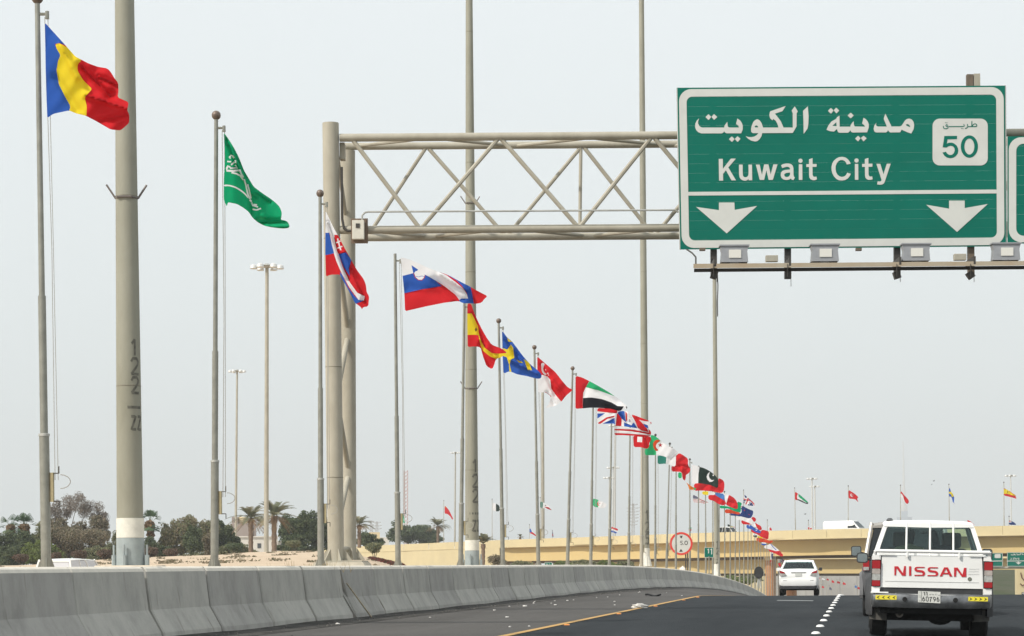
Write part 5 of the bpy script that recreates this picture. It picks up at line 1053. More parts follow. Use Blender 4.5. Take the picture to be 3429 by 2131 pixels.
# tailgate
tg = rear('tailgate', rrect(-.748, .757, .755, 1.238, .02, 3), -.05, .0, M_WPT, PK, .01)
rear('tailgate_crease', [(-.68, .845), (.69, .845), (.69, .852), (-.68, .852)], .0006, .004, mat('panel_shadow_line', (.45, .45, .44), .5), PK)
zn = fr(2930, 1870, 6.403)
GLY = [[(425, 170), (505, 168), (605, 318), (632, 165), (668, 165), (665, 372), (588, 372), (468, 210), (458, 362), (425, 362)],
 [(735, 170), (782, 170), (782, 372), (735, 372)],
 [(1066, 185), (1064, 206), (905, 206), (898, 222), (905, 245), (1020, 258), (1062, 285), (1075, 320), (1065, 358), (1040, 378), (850, 376), (850, 352), (1010, 352), (1025, 335), (1015, 312), (990, 300), (895, 290), (855, 262), (848, 225), (865, 195), (900, 180)],
 [(1345, 193), (1343, 215), (1185, 213), (1178, 230), (1185, 252), (1300, 268), (1340, 295), (1352, 330), (1342, 365), (1318, 384), (1125, 382), (1125, 358), (1290, 360), (1303, 342), (1295, 320), (1270, 308), (1172, 297), (1133, 270), (1126, 232), (1142, 203), (1178, 188)],
 [(1475, 195), (1555, 195), (1648, 392), (1592, 392), (1572, 345), (1455, 342), (1432, 388), (1382, 386)],
 [(1685, 200), (1760, 200), (1862, 352), (1895, 205), (1942, 208), (1940, 402), (1848, 402), (1735, 245), (1725, 395), (1683, 395)]]
for i, g in enumerate(GLY):
    lp = [tl(zn(g))]
    if i == 4: lp.append(tl(zn([(1515, 222), (1552, 312), (1470, 312)])))
    rear('letter', None, .002, .008, M_REDL_, tg, loops=lp)
for i, (x0, x1, y_) in enumerate(((2000, 2215, 235), (1990, 2205, 290), (1990, 2200, 350))):   # small faded Arabic notice, three rows
    b = MB(); r = random.Random(i); xx = x0
    while xx < x1:
        w_ = r.uniform(8, 26); st = stroke([(xx, y_+r.uniform(-5, 5)), (xx+w_*.5, y_+r.uniform(-7, 7)), (xx+w_, y_)], 6); b.slab([tl(zn(st))], yb, .004, .001); xx += w_+r.uniform(5, 12)
    lo('painted_notice', b, mat('faded_grey_print', (.30, .30, .29), .7), tg)
c_ = tl(zn([(2013, 450)]))[0]; rear('round_badge', circ(c_[0], c_[1], .030, 18), .001, .006, mat('green_grey_badge', (.16, .17, .13), .5, 0, .5, 60), tg)
for x_ in (-.66, .66): rear('tailgate_latch', [(x_-.12, 1.245), (x_+.12, 1.245), (x_+.12, 1.262), (x_-.12, 1.262)], -.02, .03, M_WPT, PK, .004)
# rail across the bed and guard bars over the rear window
b = MB(); b.tube((-.83, -.02, 1.298), (.84, -.02, 1.298), .026, .026, 10); lo('bed_rail', b, M_WPT, PK, True)
for x_ in (-.36, .40): lo('rail_stub', MB().tube((x_, -.03, 1.29), (x_, -.03, 1.215), .018, .018, 8), M_WPT, PK, True)
for x_ in (-.83, .84): lo('rail_post', MB().tube((x_, -.01, 1.30), (x_, .03, 1.20), .026, .026, 8), M_WPT, PK, True)
for x_ in (-.345, .02, .38): lo('guard_bar', MB().tube((x_*1.0, 1.60, 1.20), (x_*.985, 1.70, 1.775), .0155, .0155, 8), M_WPT, PK, True)
# rear cab wall
ft = lambda a, d, e_: (a, 1.78+.16*max(0, d-1.25)+e_, d)
outer = [(-.85, .6), (-.855, 1.24), (-.80, 1.42), (-.715, 1.68), (-.68, 1.735), (-.60, 1.765), (.60, 1.765), (.68, 1.735), (.715, 1.68), (.80, 1.42), (.855, 1.24), (.85, .6)]
hole = [(-.765, 1.285), (-.735, 1.40), (-.645, 1.675), (-.61, 1.70), (.61, 1.70), (.645, 1.675), (.735, 1.40), (.765, 1.285)]
lo('cab_rear_wall', MB().slab([outer, hole], ft, 0, .05), M_WPT, PK)
sh_ = [(a*.988, 1.49+(d-1.49)*.97) for a, d in hole]
lo('window_seal', MB().slab([hole, sh_], ft, -.004, .03), M_BLK, PK); lo('rear_window', MB().slab([sh_], ft, .012, .018), M_GLT, PK)
b = MB(); rings = []
for y_, zc, hw in ((1.84, 1.745, .66), (1.90, 1.782, .675), (2.4, 1.80, .68), (3.1, 1.79, .67), (3.42, 1.745, .64)): rings.append([(-hw-.03, y_, zc-.05), (-hw, y_, zc-.012), (-hw*.8, y_, zc+.004), (0, y_, zc+.014), (hw*.8, y_, zc+.004), (hw, y_, zc-.012), (hw+.03, y_, zc-.05), (0, y_, zc-.06)])
lo('roof', b.loft(rings), M_WPT, PK, True)
b = MB(); b.add([(-.80, 4.07, 1.20), (.80, 4.07, 1.20), (.63, 3.43, 1.72), (-.63, 3.43, 1.72)], [(0, 1, 2, 3)]); lo('windscreen', b, M_GLT, PK)
b = MB(); rings = [[(-.84, y_, .6), (-.84, y_, z_-.04), (-.6, y_, z_), (0, y_, z_+.02), (.6, y_, z_), (.84, y_, z_-.04), (.84, y_, .6)] for y_, z_ in ((4.0, 1.18), (4.6, 1.14), (5.05, 1.04), (5.15, .9))]; lo('bonnet', b.loft(rings, False, False), M_WPT, PK, True)
b = MB(); b.box((0, 4.9, .7), (1.66, .5, .5)); lo('grille', b, M_DKU, PK)
b = MB(); b.box((0, 1.0, .62), (1.5, 1.6, .06)); lo('bed_floor', b, M_WPT, PK); b = MB(); b.box((0, 3.0, .55), (1.55, 2.4, .1)); b.box((0, 3.86, 1.0), (1.5, .35, .36)); lo('cab_floor', b, M_SEAT, PK)
# interior
for x_ in (-.38, .40):
    b = MB(); b.box((x_, 2.95, 1.03), (.50, .16, .68)); st_ = lo('seat', b, M_SEAT, PK, False, .05); b = MB(); b.box((x_, 2.92, 1.50), (.31, .12, .25)); lo('headrest', b, M_SEAT, st_, False, .045)
    b = MB(); b.tube((x_-.07, 2.93, 1.3), (x_-.07, 2.93, 1.42), .008, .008, 6); b.tube((x_+.07, 2.93, 1.3), (x_+.07, 2.93, 1.42), .008, .008, 6); lo('headrest_rod', b, M_CHR, st_)
b = MB(); b.box((0, 2.10, .95), (1.4, .18, .56)); lo('rear_bench', b, M_SEAT, PK, False, .05)
b = MB(); b.box((.03, 3.55, 1.64), (.22, .03, .06)); lo('rear_view_mirror', b, M_BLK, PK, False, .01)
b = MB(); nn_ = 20; b.loft([[(-.38+(.18+.012*math.cos(q))*math.cos(a), 3.52+.012*math.sin(q)*.5+(.18*math.sin(a))*.4, 1.16+(.18+.012*math.cos(q))*math.sin(a)) for q in [math.pi*2*j/6 for j in range(6)]] for a in [2*math.pi*i/nn_ for i in range(nn_+1)]]); lo('steering_wheel', b, M_BLK, PK, True)
# bumper
rear('bumper_gap', [(-.745, .66), (.75, .66), (.75, .757), (-.745, .757)], -.10, -.015, M_BPL, PK)
b = MB(); rings = []
for x_, z0, z1, y_ in ((-.885, .50, .66, .05), (-.85, .47, .665, -.07), (-.62, .46, .67, -.10), (0, .455, .645, -.105), (.62, .46, .67, -.10), (.85, .47, .665, -.07), (.885, .50, .66, .05)): rings.append([(x_, y_+.08, z1), (x_, y_, z1), (x_, y_-.025, z1-.035), (x_, y_-.025, z0+.06), (x_, y_, z0), (x_, y_+.1, z0)])
bm_ = lo('bumper', b.loft(rings), M_CHR, PK, True)
for x_ in (-.39, .35): b = MB(); b.tube((x_, -.129, .585), (x_, -.14, .585), .037, .037, 10); lo('bumper_hole', b, M_DKU, bm_)
b = MB(); b.box((-.76, -.06, .678), (.26, .09, .022)); lo('bumper_step', b, M_WPT, bm_, False, .006); b = MB(); b.box((.02, -.06, .668), (1.1, .09, .014)); lo('bumper_step', b, M_CHR, bm_, False, .005)
for x0, x1, dr in ((-.82, -.51, -1), (.535, .82, 1)):
    stk = rear('reflective_sticker', rrect(x0, .575, x1, .64, .008, 2), .128, .133, M_YSTK, bm_)
    for i in range(4):
        xc = x0+(i+.5)*(x1-x0)/4; w_ = .022; rear('arrow_mark', [(xc-dr*w_, .582), (xc+dr*w_, .607), (xc-dr*w_, .633), (xc-dr*w_*.1, .607)], .134, .136, M_BLK, stk)
# number plate
zpF = fr(3040, 1960, 17.38)
pl = rear('number_plate', tl([(3074, 1979), (3147, 1982.5), (3146.5, 2020.5), (3073, 2016.5)]), .128, .142, M_PLATE, bm_)
PT = [stroke([(895, 415), (955, 400), (965, 585)], 42), stroke([(1045, 405), (1090, 400), (1105, 590)], 42), [(770, 350), (785, 350), (785, 950), (770, 950)],
 stroke([(915, 660), (860, 740), (835, 830), (850, 890), (900, 920), (945, 880), (960, 820), (930, 760), (870, 760)], 36), stroke([(1045, 680), (1040, 880), (1065, 915), (1145, 915), (1165, 880), (1165, 700), (1140, 672), (1065, 668), (1045, 690)], 34),
 stroke([(1235, 700), (1370, 690), (1300, 800), (1275, 950)], 40), stroke([(1580, 740), (1540, 690), (1470, 700), (1450, 770), (1490, 830), (1560, 820), (1585, 760), (1560, 850), (1490, 930)], 36),
 stroke([(1725, 680), (1680, 760), (1660, 850), (1680, 920), (1720, 945), (1765, 900), (1780, 840), (1750, 780), (1690, 790)], 36)]
for lp in PT: rear('plate_character', None, .1425, .146, M_BLK, pl, loops=[tl(zpF(lp))])
for st in ([(1225, 545), (1330, 550)], [(1400, 560), (1420, 530), (1480, 560), (1500, 540)], [(1570, 510), (1575, 570)], [(1640, 560), (1670, 550)], [(1720, 560), (1760, 600)], [(1800, 550), (1805, 600)], [(680, 380), (685, 420)], [(680, 600), (715, 610), (690, 650)], [(690, 680), (700, 730)], [(680, 850), (685, 930)]): rear('plate_script', None, .1425, .145, mat('grey_print', (.12, .12, .12), .7), pl, loops=[tl(zpF(stroke(st, 22)))])
# running gear
for x_, y_ in ((-.76, 1.30), (.76, 1.30), (-.76, 4.30), (.76, 4.30)): wheel(PK, x_, y_, .365, .26, -1 if x_ < 0 else 1)
for s_ in (-1, 1):
    b = MB(); b.prism([(s_*.64, .50), (s_*.90, .50), (s_*.90, .26), (s_*.64, .24)], lambda a, d, e_: (a, .80+e_, d), 0, .012); lo('mudflap', b, mat('grey_mudflap', (.10, .095, .085), .8, 0, .3, 6), PK)
b = MB(); b.box((.02, .95, .43), (1.30, .30, .36)); b.box((0, 2.6, .47), (.95, 4.6, .12)); b.box((0, .30, .42), (1.5, .5, .10)); lo('chassis', b, M_DKU, PK)
b = MB(); b.tube((-.76, 1.30, .365), (.76, 1.30, .365), .055, .055, 10); b.ball((.12, 1.30, .35), .15, 12, 8); lo('rear_axle', b, M_DKU, PK, True)
b = MB(); b.box((.0, .45, .33), (1.25, .12, .12)); b.ball((.15, .5, .31), .19, 12, 8, (1, .5, .6)); lo('spare_wheel_carrier', b, M_DKU, PK)
b = MB(); b.lathe((-.46, .10, .36), [(.030, .06), (.034, .0), (.052, .0), (.056, .03), (.052, .6)], 16, 'y'); b.v = [v for v in b.v]; lo('exhaust_pipe', b, mat('rusty_exhaust', (.16, .14, .12), .6, .5, .3, 12), PK, True)
mirror(PK, -.90, 3.55, 1.20, -1, .19, .17); mirror(PK, .90, 3.55, 1.28, 1, .17, .20)
b = MB(); b.lathe((-.60, 1.96, 1.78), [(.05, 0), (.055, .02), (.03, .05)], 10); lo('roof_lamp', b, M_CHR, PK, True)
Wp = PK.location
person(Wp+Vector((-.30, 2.62, .86)), M_KHAKI, .10, 'person in a khaki shirt in the left seat of the white pickup', (0, 0, 0))
person(Wp+Vector((.38, 2.62, .84)), M_DSHIRT, -.32, 'person in dark clothes in the right seat of the white pickup', (0, 0, 0))
# ---- lofted car helper for the others
def shell(t, st, m, name='body'):
    """st: (y, half width sill, half width shoulder, z sill, z crease, z top) -> rounded lower body"""
    b = MB(); rings = []
    for y_, w0, w1, z0, zc, z1 in st: rings.append([(-w0*.9, y_, z0), (-w0, y_, z0+.05), (-w1, y_, zc), (-w1*.985, y_, (zc+z1)/2), (-w1*.92, y_, z1-.02), (-w1*.75, y_, z1), (0, y_, z1+.02), (w1*.75, y_, z1), (w1*.92, y_, z1-.02), (w1*.985, y_, (zc+z1)/2), (w1, y_, zc), (w0, y_, z0+.05), (w0*.9, y_, z0)])
    return lo(name, b.loft(rings), m, t, True)
def greenhouse(t, base, top, m, zb, zt, glass, rear_in=.06):
    """base/top: (y rear, y front, half width). posts, roof, glass panes"""
    y0, y1, w = base; Y0, Y1, w2 = top; A = lambda s_, f, g: Vector((s_*(w+(w2-w)*g), (y0+(y1-y0)*f)*(1-g)+(Y0+(Y1-Y0)*f)*g, zb+(zt-zb)*g))
    b = MB(); rings = []
    for y_, z_, k in ((Y0-.06, zt-.05, .96), (Y0+.06, zt, 1), ((Y0+Y1)/2, zt+.03, 1), (Y1-.06, zt, .98), (Y1+.05, zt-.05, .95)): rings.append([(-w2*k-.02, y_, z_-.05), (-w2*k, y_, z_-.005), (-w2*.7, y_, z_+.018), (0, y_, z_+.028), (w2*.7, y_, z_+.018), (w2*k, y_, z_-.005), (w2*k+.02, y_, z_-.05)])
    lo('roof', b.loft(rings), m, t, True)
    for s_ in (-1, 1):
        for f, r_ in ((0, .05), (.36, .03), (.62, .03), (1, .04)): lo('pillar', MB().tube(A(s_, f, -.03), A(s_, f, 1), r_, r_*.9, 8), m, t, True)
    quadpane(t, 'rear_window', [A(-.93, 0, .06), A(.93, 0, .06), A(.91, 0, .88), A(-.91, 0, .88)], glass); quadpane(t, 'windscreen', [A(.93, 1, .06), A(-.93, 1, .06), A(-.91, 1, .9), A(.91, 1, .9)], glass)
    for s_ in (-1, 1):
        for f0, f1 in ((.03, .34), (.38, .60), (.64, .97)):
            q = [A(s_*.995, f0, .05), A(s_*.995, f1, .05), A(s_*.995, f1, .92), A(s_*.995, f0, .92)]; quadpane(t, 'side_window', q if s_ > 0 else q[::-1], glass)
    b = MB()
    for x_ in (-w*.45, w*.45): b.box((x_, (y0+y1)/2-.1, zb+.16), (w*.34, .14, .22)); b.box((x_, y0+.55, zb+.10), (w*.30, .12, .16))
    lo('seats', b, M_SEAT, t, False, .03)
# ---- white saloon
SDp = 97.0; p = place(2674, SDp); SC = root('saloon_car', 'white saloon car ahead in the left lane, seen from behind', 'car', (p.x, p.y, p.z), 0)
SC.location.z = EYE+(hor(2674)-1997)*SDp/F
shell(SC, [(-.0, .70, .78, .42, .62, .98), (.10, .77, .84, .33, .62, 1.10), (.45, .80, .865, .28, .64, 1.17), (1.1, .82, .87, .24, .64, 1.19), (2.6, .83, .87, .22, .62, 1.12), (3.6, .82, .86, .24, .6, .98), (4.2, .76, .80, .30, .55, .82), (4.45, .6, .66, .36, .5, .7)], M_WPT)
greenhouse(SC, (.62, 3.35, .74), (1.15, 2.55, .585), M_WPT, 1.17, 1.53, M_GLT)
for s_ in (-1, 1):
    tlp = rear('tail_light', [(s_*.82, 1.13), (s_*.60, 1.05), (s_*.50, .90), (s_*.74, .86), (s_*.83, .93)], -.10, .03, M_CLR, SC); rear('stop_lens', [(s_*.815, 1.125), (s_*.61, 1.05), (s_*.56, .985), (s_*.78, 1.0)], .031, .04, M_RED, tlp)
    rear('fog_slot', [(s_*.65, .685), (s_*.45, .675), (s_*.45, .662), (s_*.65, .668)], .0, .03, M_BLK, SC)
rear('boot_trim', [(-.34, 1.035), (.34, 1.035), (.30, 1.015), (-.30, 1.015)], -.03, .02, M_BPL, SC)
rear('number_plate', [(-.14, .87), (.14, .87), (.14, 1.0), (-.14, 1.0)], -.02, .02, M_PLATE, SC)
b = MB(); rings = [[(x_, .25, z1), (x_, y_, z1-.02), (x_, y_-.03, (z1+z0)/2), (x_, y_, z0), (x_, .25, z0)] for x_, y_, z0, z1 in ((-.84, .12, .52, .74), (-.75, .0, .46, .76), (0, -.04, .45, .77), (.75, .0, .46, .76), (.84, .12, .52, .74))]; lo('bumper', b.loft(rings), M_WPT, SC, True)
b = MB(); rings = [[(x_, .25, z1), (x_, y_, z1), (x_, y_, z0), (x_, .25, z0)] for x_, y_, z0, z1 in ((-.80, .10, .36, .50), (-.7, .0, .33, .445), (0, -.03, .33, .435), (.7, .0, .33, .445), (.80, .10, .36, .50))]; lo('lower_valance', b.loft(rings), M_BPL, SC, True)
b = MB(); b.box((0, 2.0, .30), (1.5, 3.6, .1)); lo('underbody', b, M_DKU, SC)
for x_, y_ in ((-.74, .85), (.74, .85), (-.74, 3.4), (.74, 3.4)): wheel(SC, x_, y_, .31, .20, -1 if x_ < 0 else 1)
mirror(SC, -.82, 2.75, 1.16, -1, .20, .15, M_WPT, False); mirror(SC, .82, 2.75, 1.16, 1, .15, .15, M_BPL, False)
# ---- silver four-wheel drive ahead of the pickup
p = place(3030, 46.8); SU = root('off_road_car', 'silver beige off-road car mostly hidden ahead of the white pickup', 'car', (p.x+.07, p.y, p.z), 0); SU.location.z = EYE+(hor(3030)-2068)*46.8/F
shell(SU, [(0, .84, .90, .55, .85, 1.18), (.12, .88, .945, .45, .85, 1.24), (.6, .90, .955, .40, .85, 1.26), (3.4, .90, .955, .38, .85, 1.24), (3.9, .89, .94, .40, .8, 1.14), (4.7, .86, .90, .45, .75, 1.08), (4.95, .78, .82, .55, .7, 1.0)], mat('dull_grey_body', (.13, .13, .135), .5, .2, .15, 2))
greenhouse(SU, (.12, 3.7, .87), (.32, 3.1, .74), M_SILV, 1.24, 1.98, M_GLD)
for s_ in (-1, 1):
    tlp = rear('tail_light', [(s_*.93, .98), (s_*.80, .98), (s_*.80, 1.24), (s_*.93, 1.24)], -.08, .03, M_RED, SU); rear('clear_lens', [(s_*.92, .99), (s_*.81, .99), (s_*.81, 1.06), (s_*.92, 1.06)], .031, .04, M_CLR, tlp)
    for yc in (1.0, 4.0):
        b = MB(); rings = []
        for a in range(-5, 186, 12):
            co, si = math.cos(R_(a)), math.sin(R_(a)); rings.append([(s_*.93, yc+.56*co, .42+.56*si), (s_*1.0, yc+.50*co, .42+.50*si), (s_*1.0, yc+.44*co, .42+.44*si), (s_*.85, yc+.43*co, .42+.43*si)])
        lo('fender_flare', b.loft(rings), MATS['dull_grey_body'], SU, True)
    lo('side_moulding', MB().box((s_*.95, 2.5, .60), (.05, 1.9, .12)), M_BPL, SU, False, .01)
b = MB(); b.box((0, .0, .58), (1.78, .2, .24)); lo('bumper', b, M_BPL, SU, False, .05); b = MB(); b.box((0, 2.4, .42), (1.6, 4.4, .2)); lo('underbody', b, M_DKU, SU)
for x_, y_ in ((-.80, 1.0), (.80, 1.0), (-.80, 4.0), (.80, 4.0)): wheel(SU, x_, y_, .39, .27, -1 if x_ < 0 else 1)
mirror(SU, -.93, 3.35, 1.41, -1, .23, .23); mirror(SU, .93, 3.35, 1.41, 1, .23, .23)
# ---- white panel van and white car on the bridge
def on_bridge(px): q = bl(px, -.99, 4.5); return q
a_, b_ = on_bridge(2780), on_bridge(2930); dr = (b_-a_); ang = math.atan2(dr.y, dr.x)-math.pi/2
VL = dr.length; VN = root('panel_van', 'white panel van driving along the top of the bridge', 'van', on_bridge(2783), ang)
yt = lambda px_y, px=2850: (zpx(px_y, px, float(np.interp(px, BX, BD))+5.4)-on_bridge(px).z)
HV = yt(1745); VW = 1.0
k_ = VL/5.3
shell(VN, [(0, VW*.9, VW*.96, .40, .9, 1.25), (.15, VW*.95, VW, .35, .9, 1.3), (3.6*k_, VW*.95, VW, .35, .9, 1.3), (4.3*k_, VW*.93, VW*.97, .38, .85, 1.2), (5.05*k_, VW*.85, VW*.9, .42, .8, 1.05), (5.3*k_, VW*.7, VW*.75, .5, .7, .9)], M_WPT)
b = MB(); rings = [[(-VW*.98, y_, 1.2), (-VW*.96, y_, zt_-.25), (-VW*.78, y_, zt_), (VW*.78, y_, zt_), (VW*.96, y_, zt_-.25), (VW*.98, y_, 1.2)] for y_, zt_ in ((.05, HV-.12), (.2, HV), (3.3*k_, HV+.03), (3.55*k_, HV-.03), (4.35*k_, 1.35))]; lo('cargo_body', b.loft(rings), M_WPT, VN, True)
for s_ in (-1, 1):
    q = [(s_*(VW*.985), 3.0*k_, 1.38), (s_*VW*.985, 4.15*k_, 1.38), (s_*VW*.93, 3.6*k_, HV-.22), (s_*VW*.93, 3.05*k_, HV-.22)]; quadpane(VN, 'side_window', q if s_ > 0 else q[::-1], M_GLD)
    lo('rear_lamp', MB().box((s_*VW*.98, .05, 1.05), (.06, .1, .3)), M_RED, VN); lo('fuel_flap', MB().box((s_*VW*1.0, .55*k_, .72), (.02, .5, .28)), M_BPL, VN)
b = MB(); b.add([(-VW*.7, 3.58*k_, HV-.10), (VW*.7, 3.58*k_, HV-.10), (VW*.82, 4.32*k_, 1.40), (-VW*.82, 4.32*k_, 1.40)], [(0, 1, 2, 3)]); b.v = [(x_, y_+.03, z_+.03) for x_, y_, z_ in b.v]; lo('windscreen', b, M_GLD, VN)
for x_, y_ in ((-.86, .9), (.86, .9), (-.86, 4.2*k_), (.86, 4.2*k_)): wheel(VN, x_, y_, .34, .22, -1 if x_ < 0 else 1)
a_, b_ = on_bridge(2408), on_bridge(2495); dr = b_-a_; ang = math.atan2(dr.y, dr.x)-math.pi/2
C2 = root('saloon_car', 'white car with windows all round crossing the bridge behind the flagpoles', 'car', a_, ang); q_ = dr.length/4.45
hz_ = zpx(1765, 2450, float(np.interp(2450, BX, BD))+5.4)-on_bridge(2450).z
shell(C2, [(0, .70, .78, .42, .62, .85), (.2, .8, .86, .28, .62, .95), (1.0, .83, .87, .22, .6, 1.0), (2.9, .83, .87, .22, .6, .97), (4.1, .78, .82, .3, .55, .8), (4.45, .6, .7, .36, .5, .65)], M_WPT)
greenhouse(C2, (.35, 3.5, .76), (.95, 2.7, .6), M_WPT, .98, max(1.45, hz_), M_GLD)
for x_, y_ in ((-.74, .85), (.74, .85), (-.74, 3.5), (.74, 3.5)): wheel(C2, x_, y_, .31, .2, -1 if x_ < 0 else 1)
C2.scale = (1, q_, 1)
# ---- white minivan half hidden on the far carriageway at the left
D = 96; p = P(180, 1905, D); zb = zsand(p.x, p.y, False); 
LV = root('minivan', 'white minivan half hidden behind the barrier at the foot of the first flagpole', 'van', (P(176, 1900, D).x, P(176, 1900, D).y, zpx(1870, 180, D)-1.66), YAW-R_(12))
shell(LV, [(0, .74, .80, .40, .7, 1.0), (.12, .8, .85, .32, .7, 1.08), (3.0, .82, .86, .3, .7, 1.05), (3.8, .78, .82, .34, .65, .95), (4.1, .65, .72, .4, .6, .8)], M_WPT)
greenhouse(LV, (.06, 3.4, .82), (.22, 2.9, .70), M_WPT, 1.04, 1.60, mat('curtained_pane', (.50, .50, .52), .2))
for x_, y_ in ((-.74, .7), (.74, .7), (-.74, 3.3), (.74, 3.3)): wheel(LV, x_, y_, .3, .2, -1 if x_ < 0 else 1)
# ------------------------------------------------------------------ flags
CL = {'R': (.66, .022, .03), 'R2': (.46, .02, .03), 'W': (.88, .88, .90), 'B': (.035, .12, .50), 'B2': (.025, .05, .19), 'Y': (.84, .66, .03), 'G': (.005, .37, .16), 'G2': (.03, .46, .18), 'DG': (.022, .040, .034), 'K': (.018, .018, .024), 'O': (.75, .22, .03), 'T': (.03, .22, .17), 'LB': (.08, .22, .55), 'OR': (.66, .07, .02), 'BR': (.22, .16, .03), 'GY': (.13, .13, .2)}
def cloth(c): return mat('cloth_'+c, CL[c], (.72), 0, .05, 4, .1, 60, .1, trans=.45)
def flag(label, f, D, regs, lam=75, amp=.09, ang=20, creases=(), step=None, group='flags of many nations along the highway', smooth_n=1, name='flag', cat='flag', lead=0.):
    amp *= .62; lam *= 1.45
    """regs[0] is the outline; later ones are the colour fields. The cloth waves in depth, more towards its free end."""
    R = [(c, smooth_poly(f(p), smooth_n) if c_s else f(p)) for c, p, c_s in [(r[0], r[1], (len(r) < 3)) for r in regs]]
    R[0] = (R[0][0], smooth_poly(f(regs[0][1]), 1))
    sil = R[0][1]; xs_ = [p[0] for p in sil]; ys_ = [p[1] for p in sil]; x0, x1, y0, y1 = min(xs_), max(xs_), min(ys_), max(ys_)
    step = step or max(2.5, (x1-x0)/38); vs = []; ed = []
    for c, lp in R:
        o = len(vs); n = len(lp); vs += [Vector(p) for p in lp]; ed += [(o+i, o+(i+1) % n) for i in range(n)]
    y_ = y0
    while y_ < y1:
        x_ = x0+(step/2 if int((y_-y0)/step) % 2 else 0)
        while x_ < x1:
            if inside((x_, y_), sil): vs.append(Vector((x_, y_)))
            x_ += step
        y_ += step*.87
    r = delaunay_2d_cdt(vs, ed, [], 0, 1e-4); tv = r[0]; ca, sa = math.cos(R_(ang)), math.sin(R_(ang)); W_ = max(20, x1-x0)
    cr_ = [(f([(a, b_), (c, d)]), w, dep) for (a, b_), (c, d), w, dep in creases]
    def dep(x, y):
        t = (x-x0)/W_; ph = ((x-x0)*ca+(y-y0)*sa)*2*math.pi/lam
        d = amp*min(1, .12+t*1.3)*(math.sin(ph)+.45*math.sin(ph*1.9+1.3+y*.02)+.22*math.sin(((x-x0)*sa*1.6-(y-y0)*ca)*2*math.pi/lam*1.3))
        for (p, q), w, dd in cr_:
            l2 = (q[0]-p[0])**2+(q[1]-p[1])**2; s_ = max(0, min(1, ((x-p[0])*(q[0]-p[0])+(y-p[1])*(q[1]-p[1]))/l2)); dist = math.hypot(x-p[0]-s_*(q[0]-p[0]), y-p[1]-s_*(q[1]-p[1])); d += 1.5*dd*math.exp(-(dist/(w*.75))**2)
        return d+lead*t
    b = MB(); b.v = [tuple(P(p.x, p.y, D-.10+dep(p.x, p.y))) for p in tv]; mats_ = []; 
    for q in r[2]:
        c = (sum(tv[i].x for i in q)/3, sum(tv[i].y for i in q)/3)
        if not inside(c, sil): continue
        col = R[0][0]
        for cc, lp in R[1:]:
            if inside(c, lp): col = cc
        if col not in mats_: mats_.append(col)
        b.f.append(tuple(q)); b.m.append(mats_.index(col))
    o = obj(name, b, [cloth(c) for c in mats_], smooth=False)
    o.data.polygons.foreach_set('use_smooth', [True]*len(o.data.polygons))
    return prop(o, label, cat, group)
Z1, Z3, ZS, Z5, Z6, Z7, Z8 = fr(0, 0, 2.16), fr(650, 350, 2.0154), fr(720, 440, 4.446), fr(1250, 800, 2.52), fr(1750, 1150, 3.024), fr(2050, 1400, 5.04), fr(2400, 1600, 5.038)
def st(c, pts, w): return (c, stroke(pts, w), 1)
flag('blue, yellow and red vertical striped flag at the far left', Z1, PD[0], [
 ('R', [(325, 165), (470, 325), (545, 410), (640, 460), (710, 485), (775, 495), (800, 520), (830, 570), (855, 600), (857, 660), (850, 705), (930, 740), (925, 775), (920, 800), (935, 830), (935, 890), (890, 930), (870, 945), (800, 938), (700, 880), (620, 838), (550, 822), (500, 800), (385, 825), (342, 855), (336, 700), (330, 500)]),
 ('B', [(320, 160), (475, 330), (425, 312), (398, 320), (410, 355), (438, 400), (420, 440), (408, 510), (425, 610), (470, 700), (510, 770), (497, 815), (385, 830), (335, 870), (325, 500)], 1),
 ('Y', [(400, 320), (425, 312), (470, 335), (530, 372), (548, 405), (592, 437), (562, 465), (560, 510), (600, 580), (667, 645), (612, 705), (628, 770), (625, 845), (550, 830), (498, 812), (510, 770), (470, 700), (425, 610), (408, 510), (420, 440), (438, 400), (410, 355)])],
 lam=70, amp=.05, ang=35, creases=[((575, 470), (800, 700), 11, .16), ((620, 690), (930, 790), 9, -.16), ((720, 560), (850, 620), 10, .15), ((410, 560), (560, 800), 18, .05), ((440, 330), (560, 560), 12, -.07), ((700, 880), (920, 830), 12, .1)])
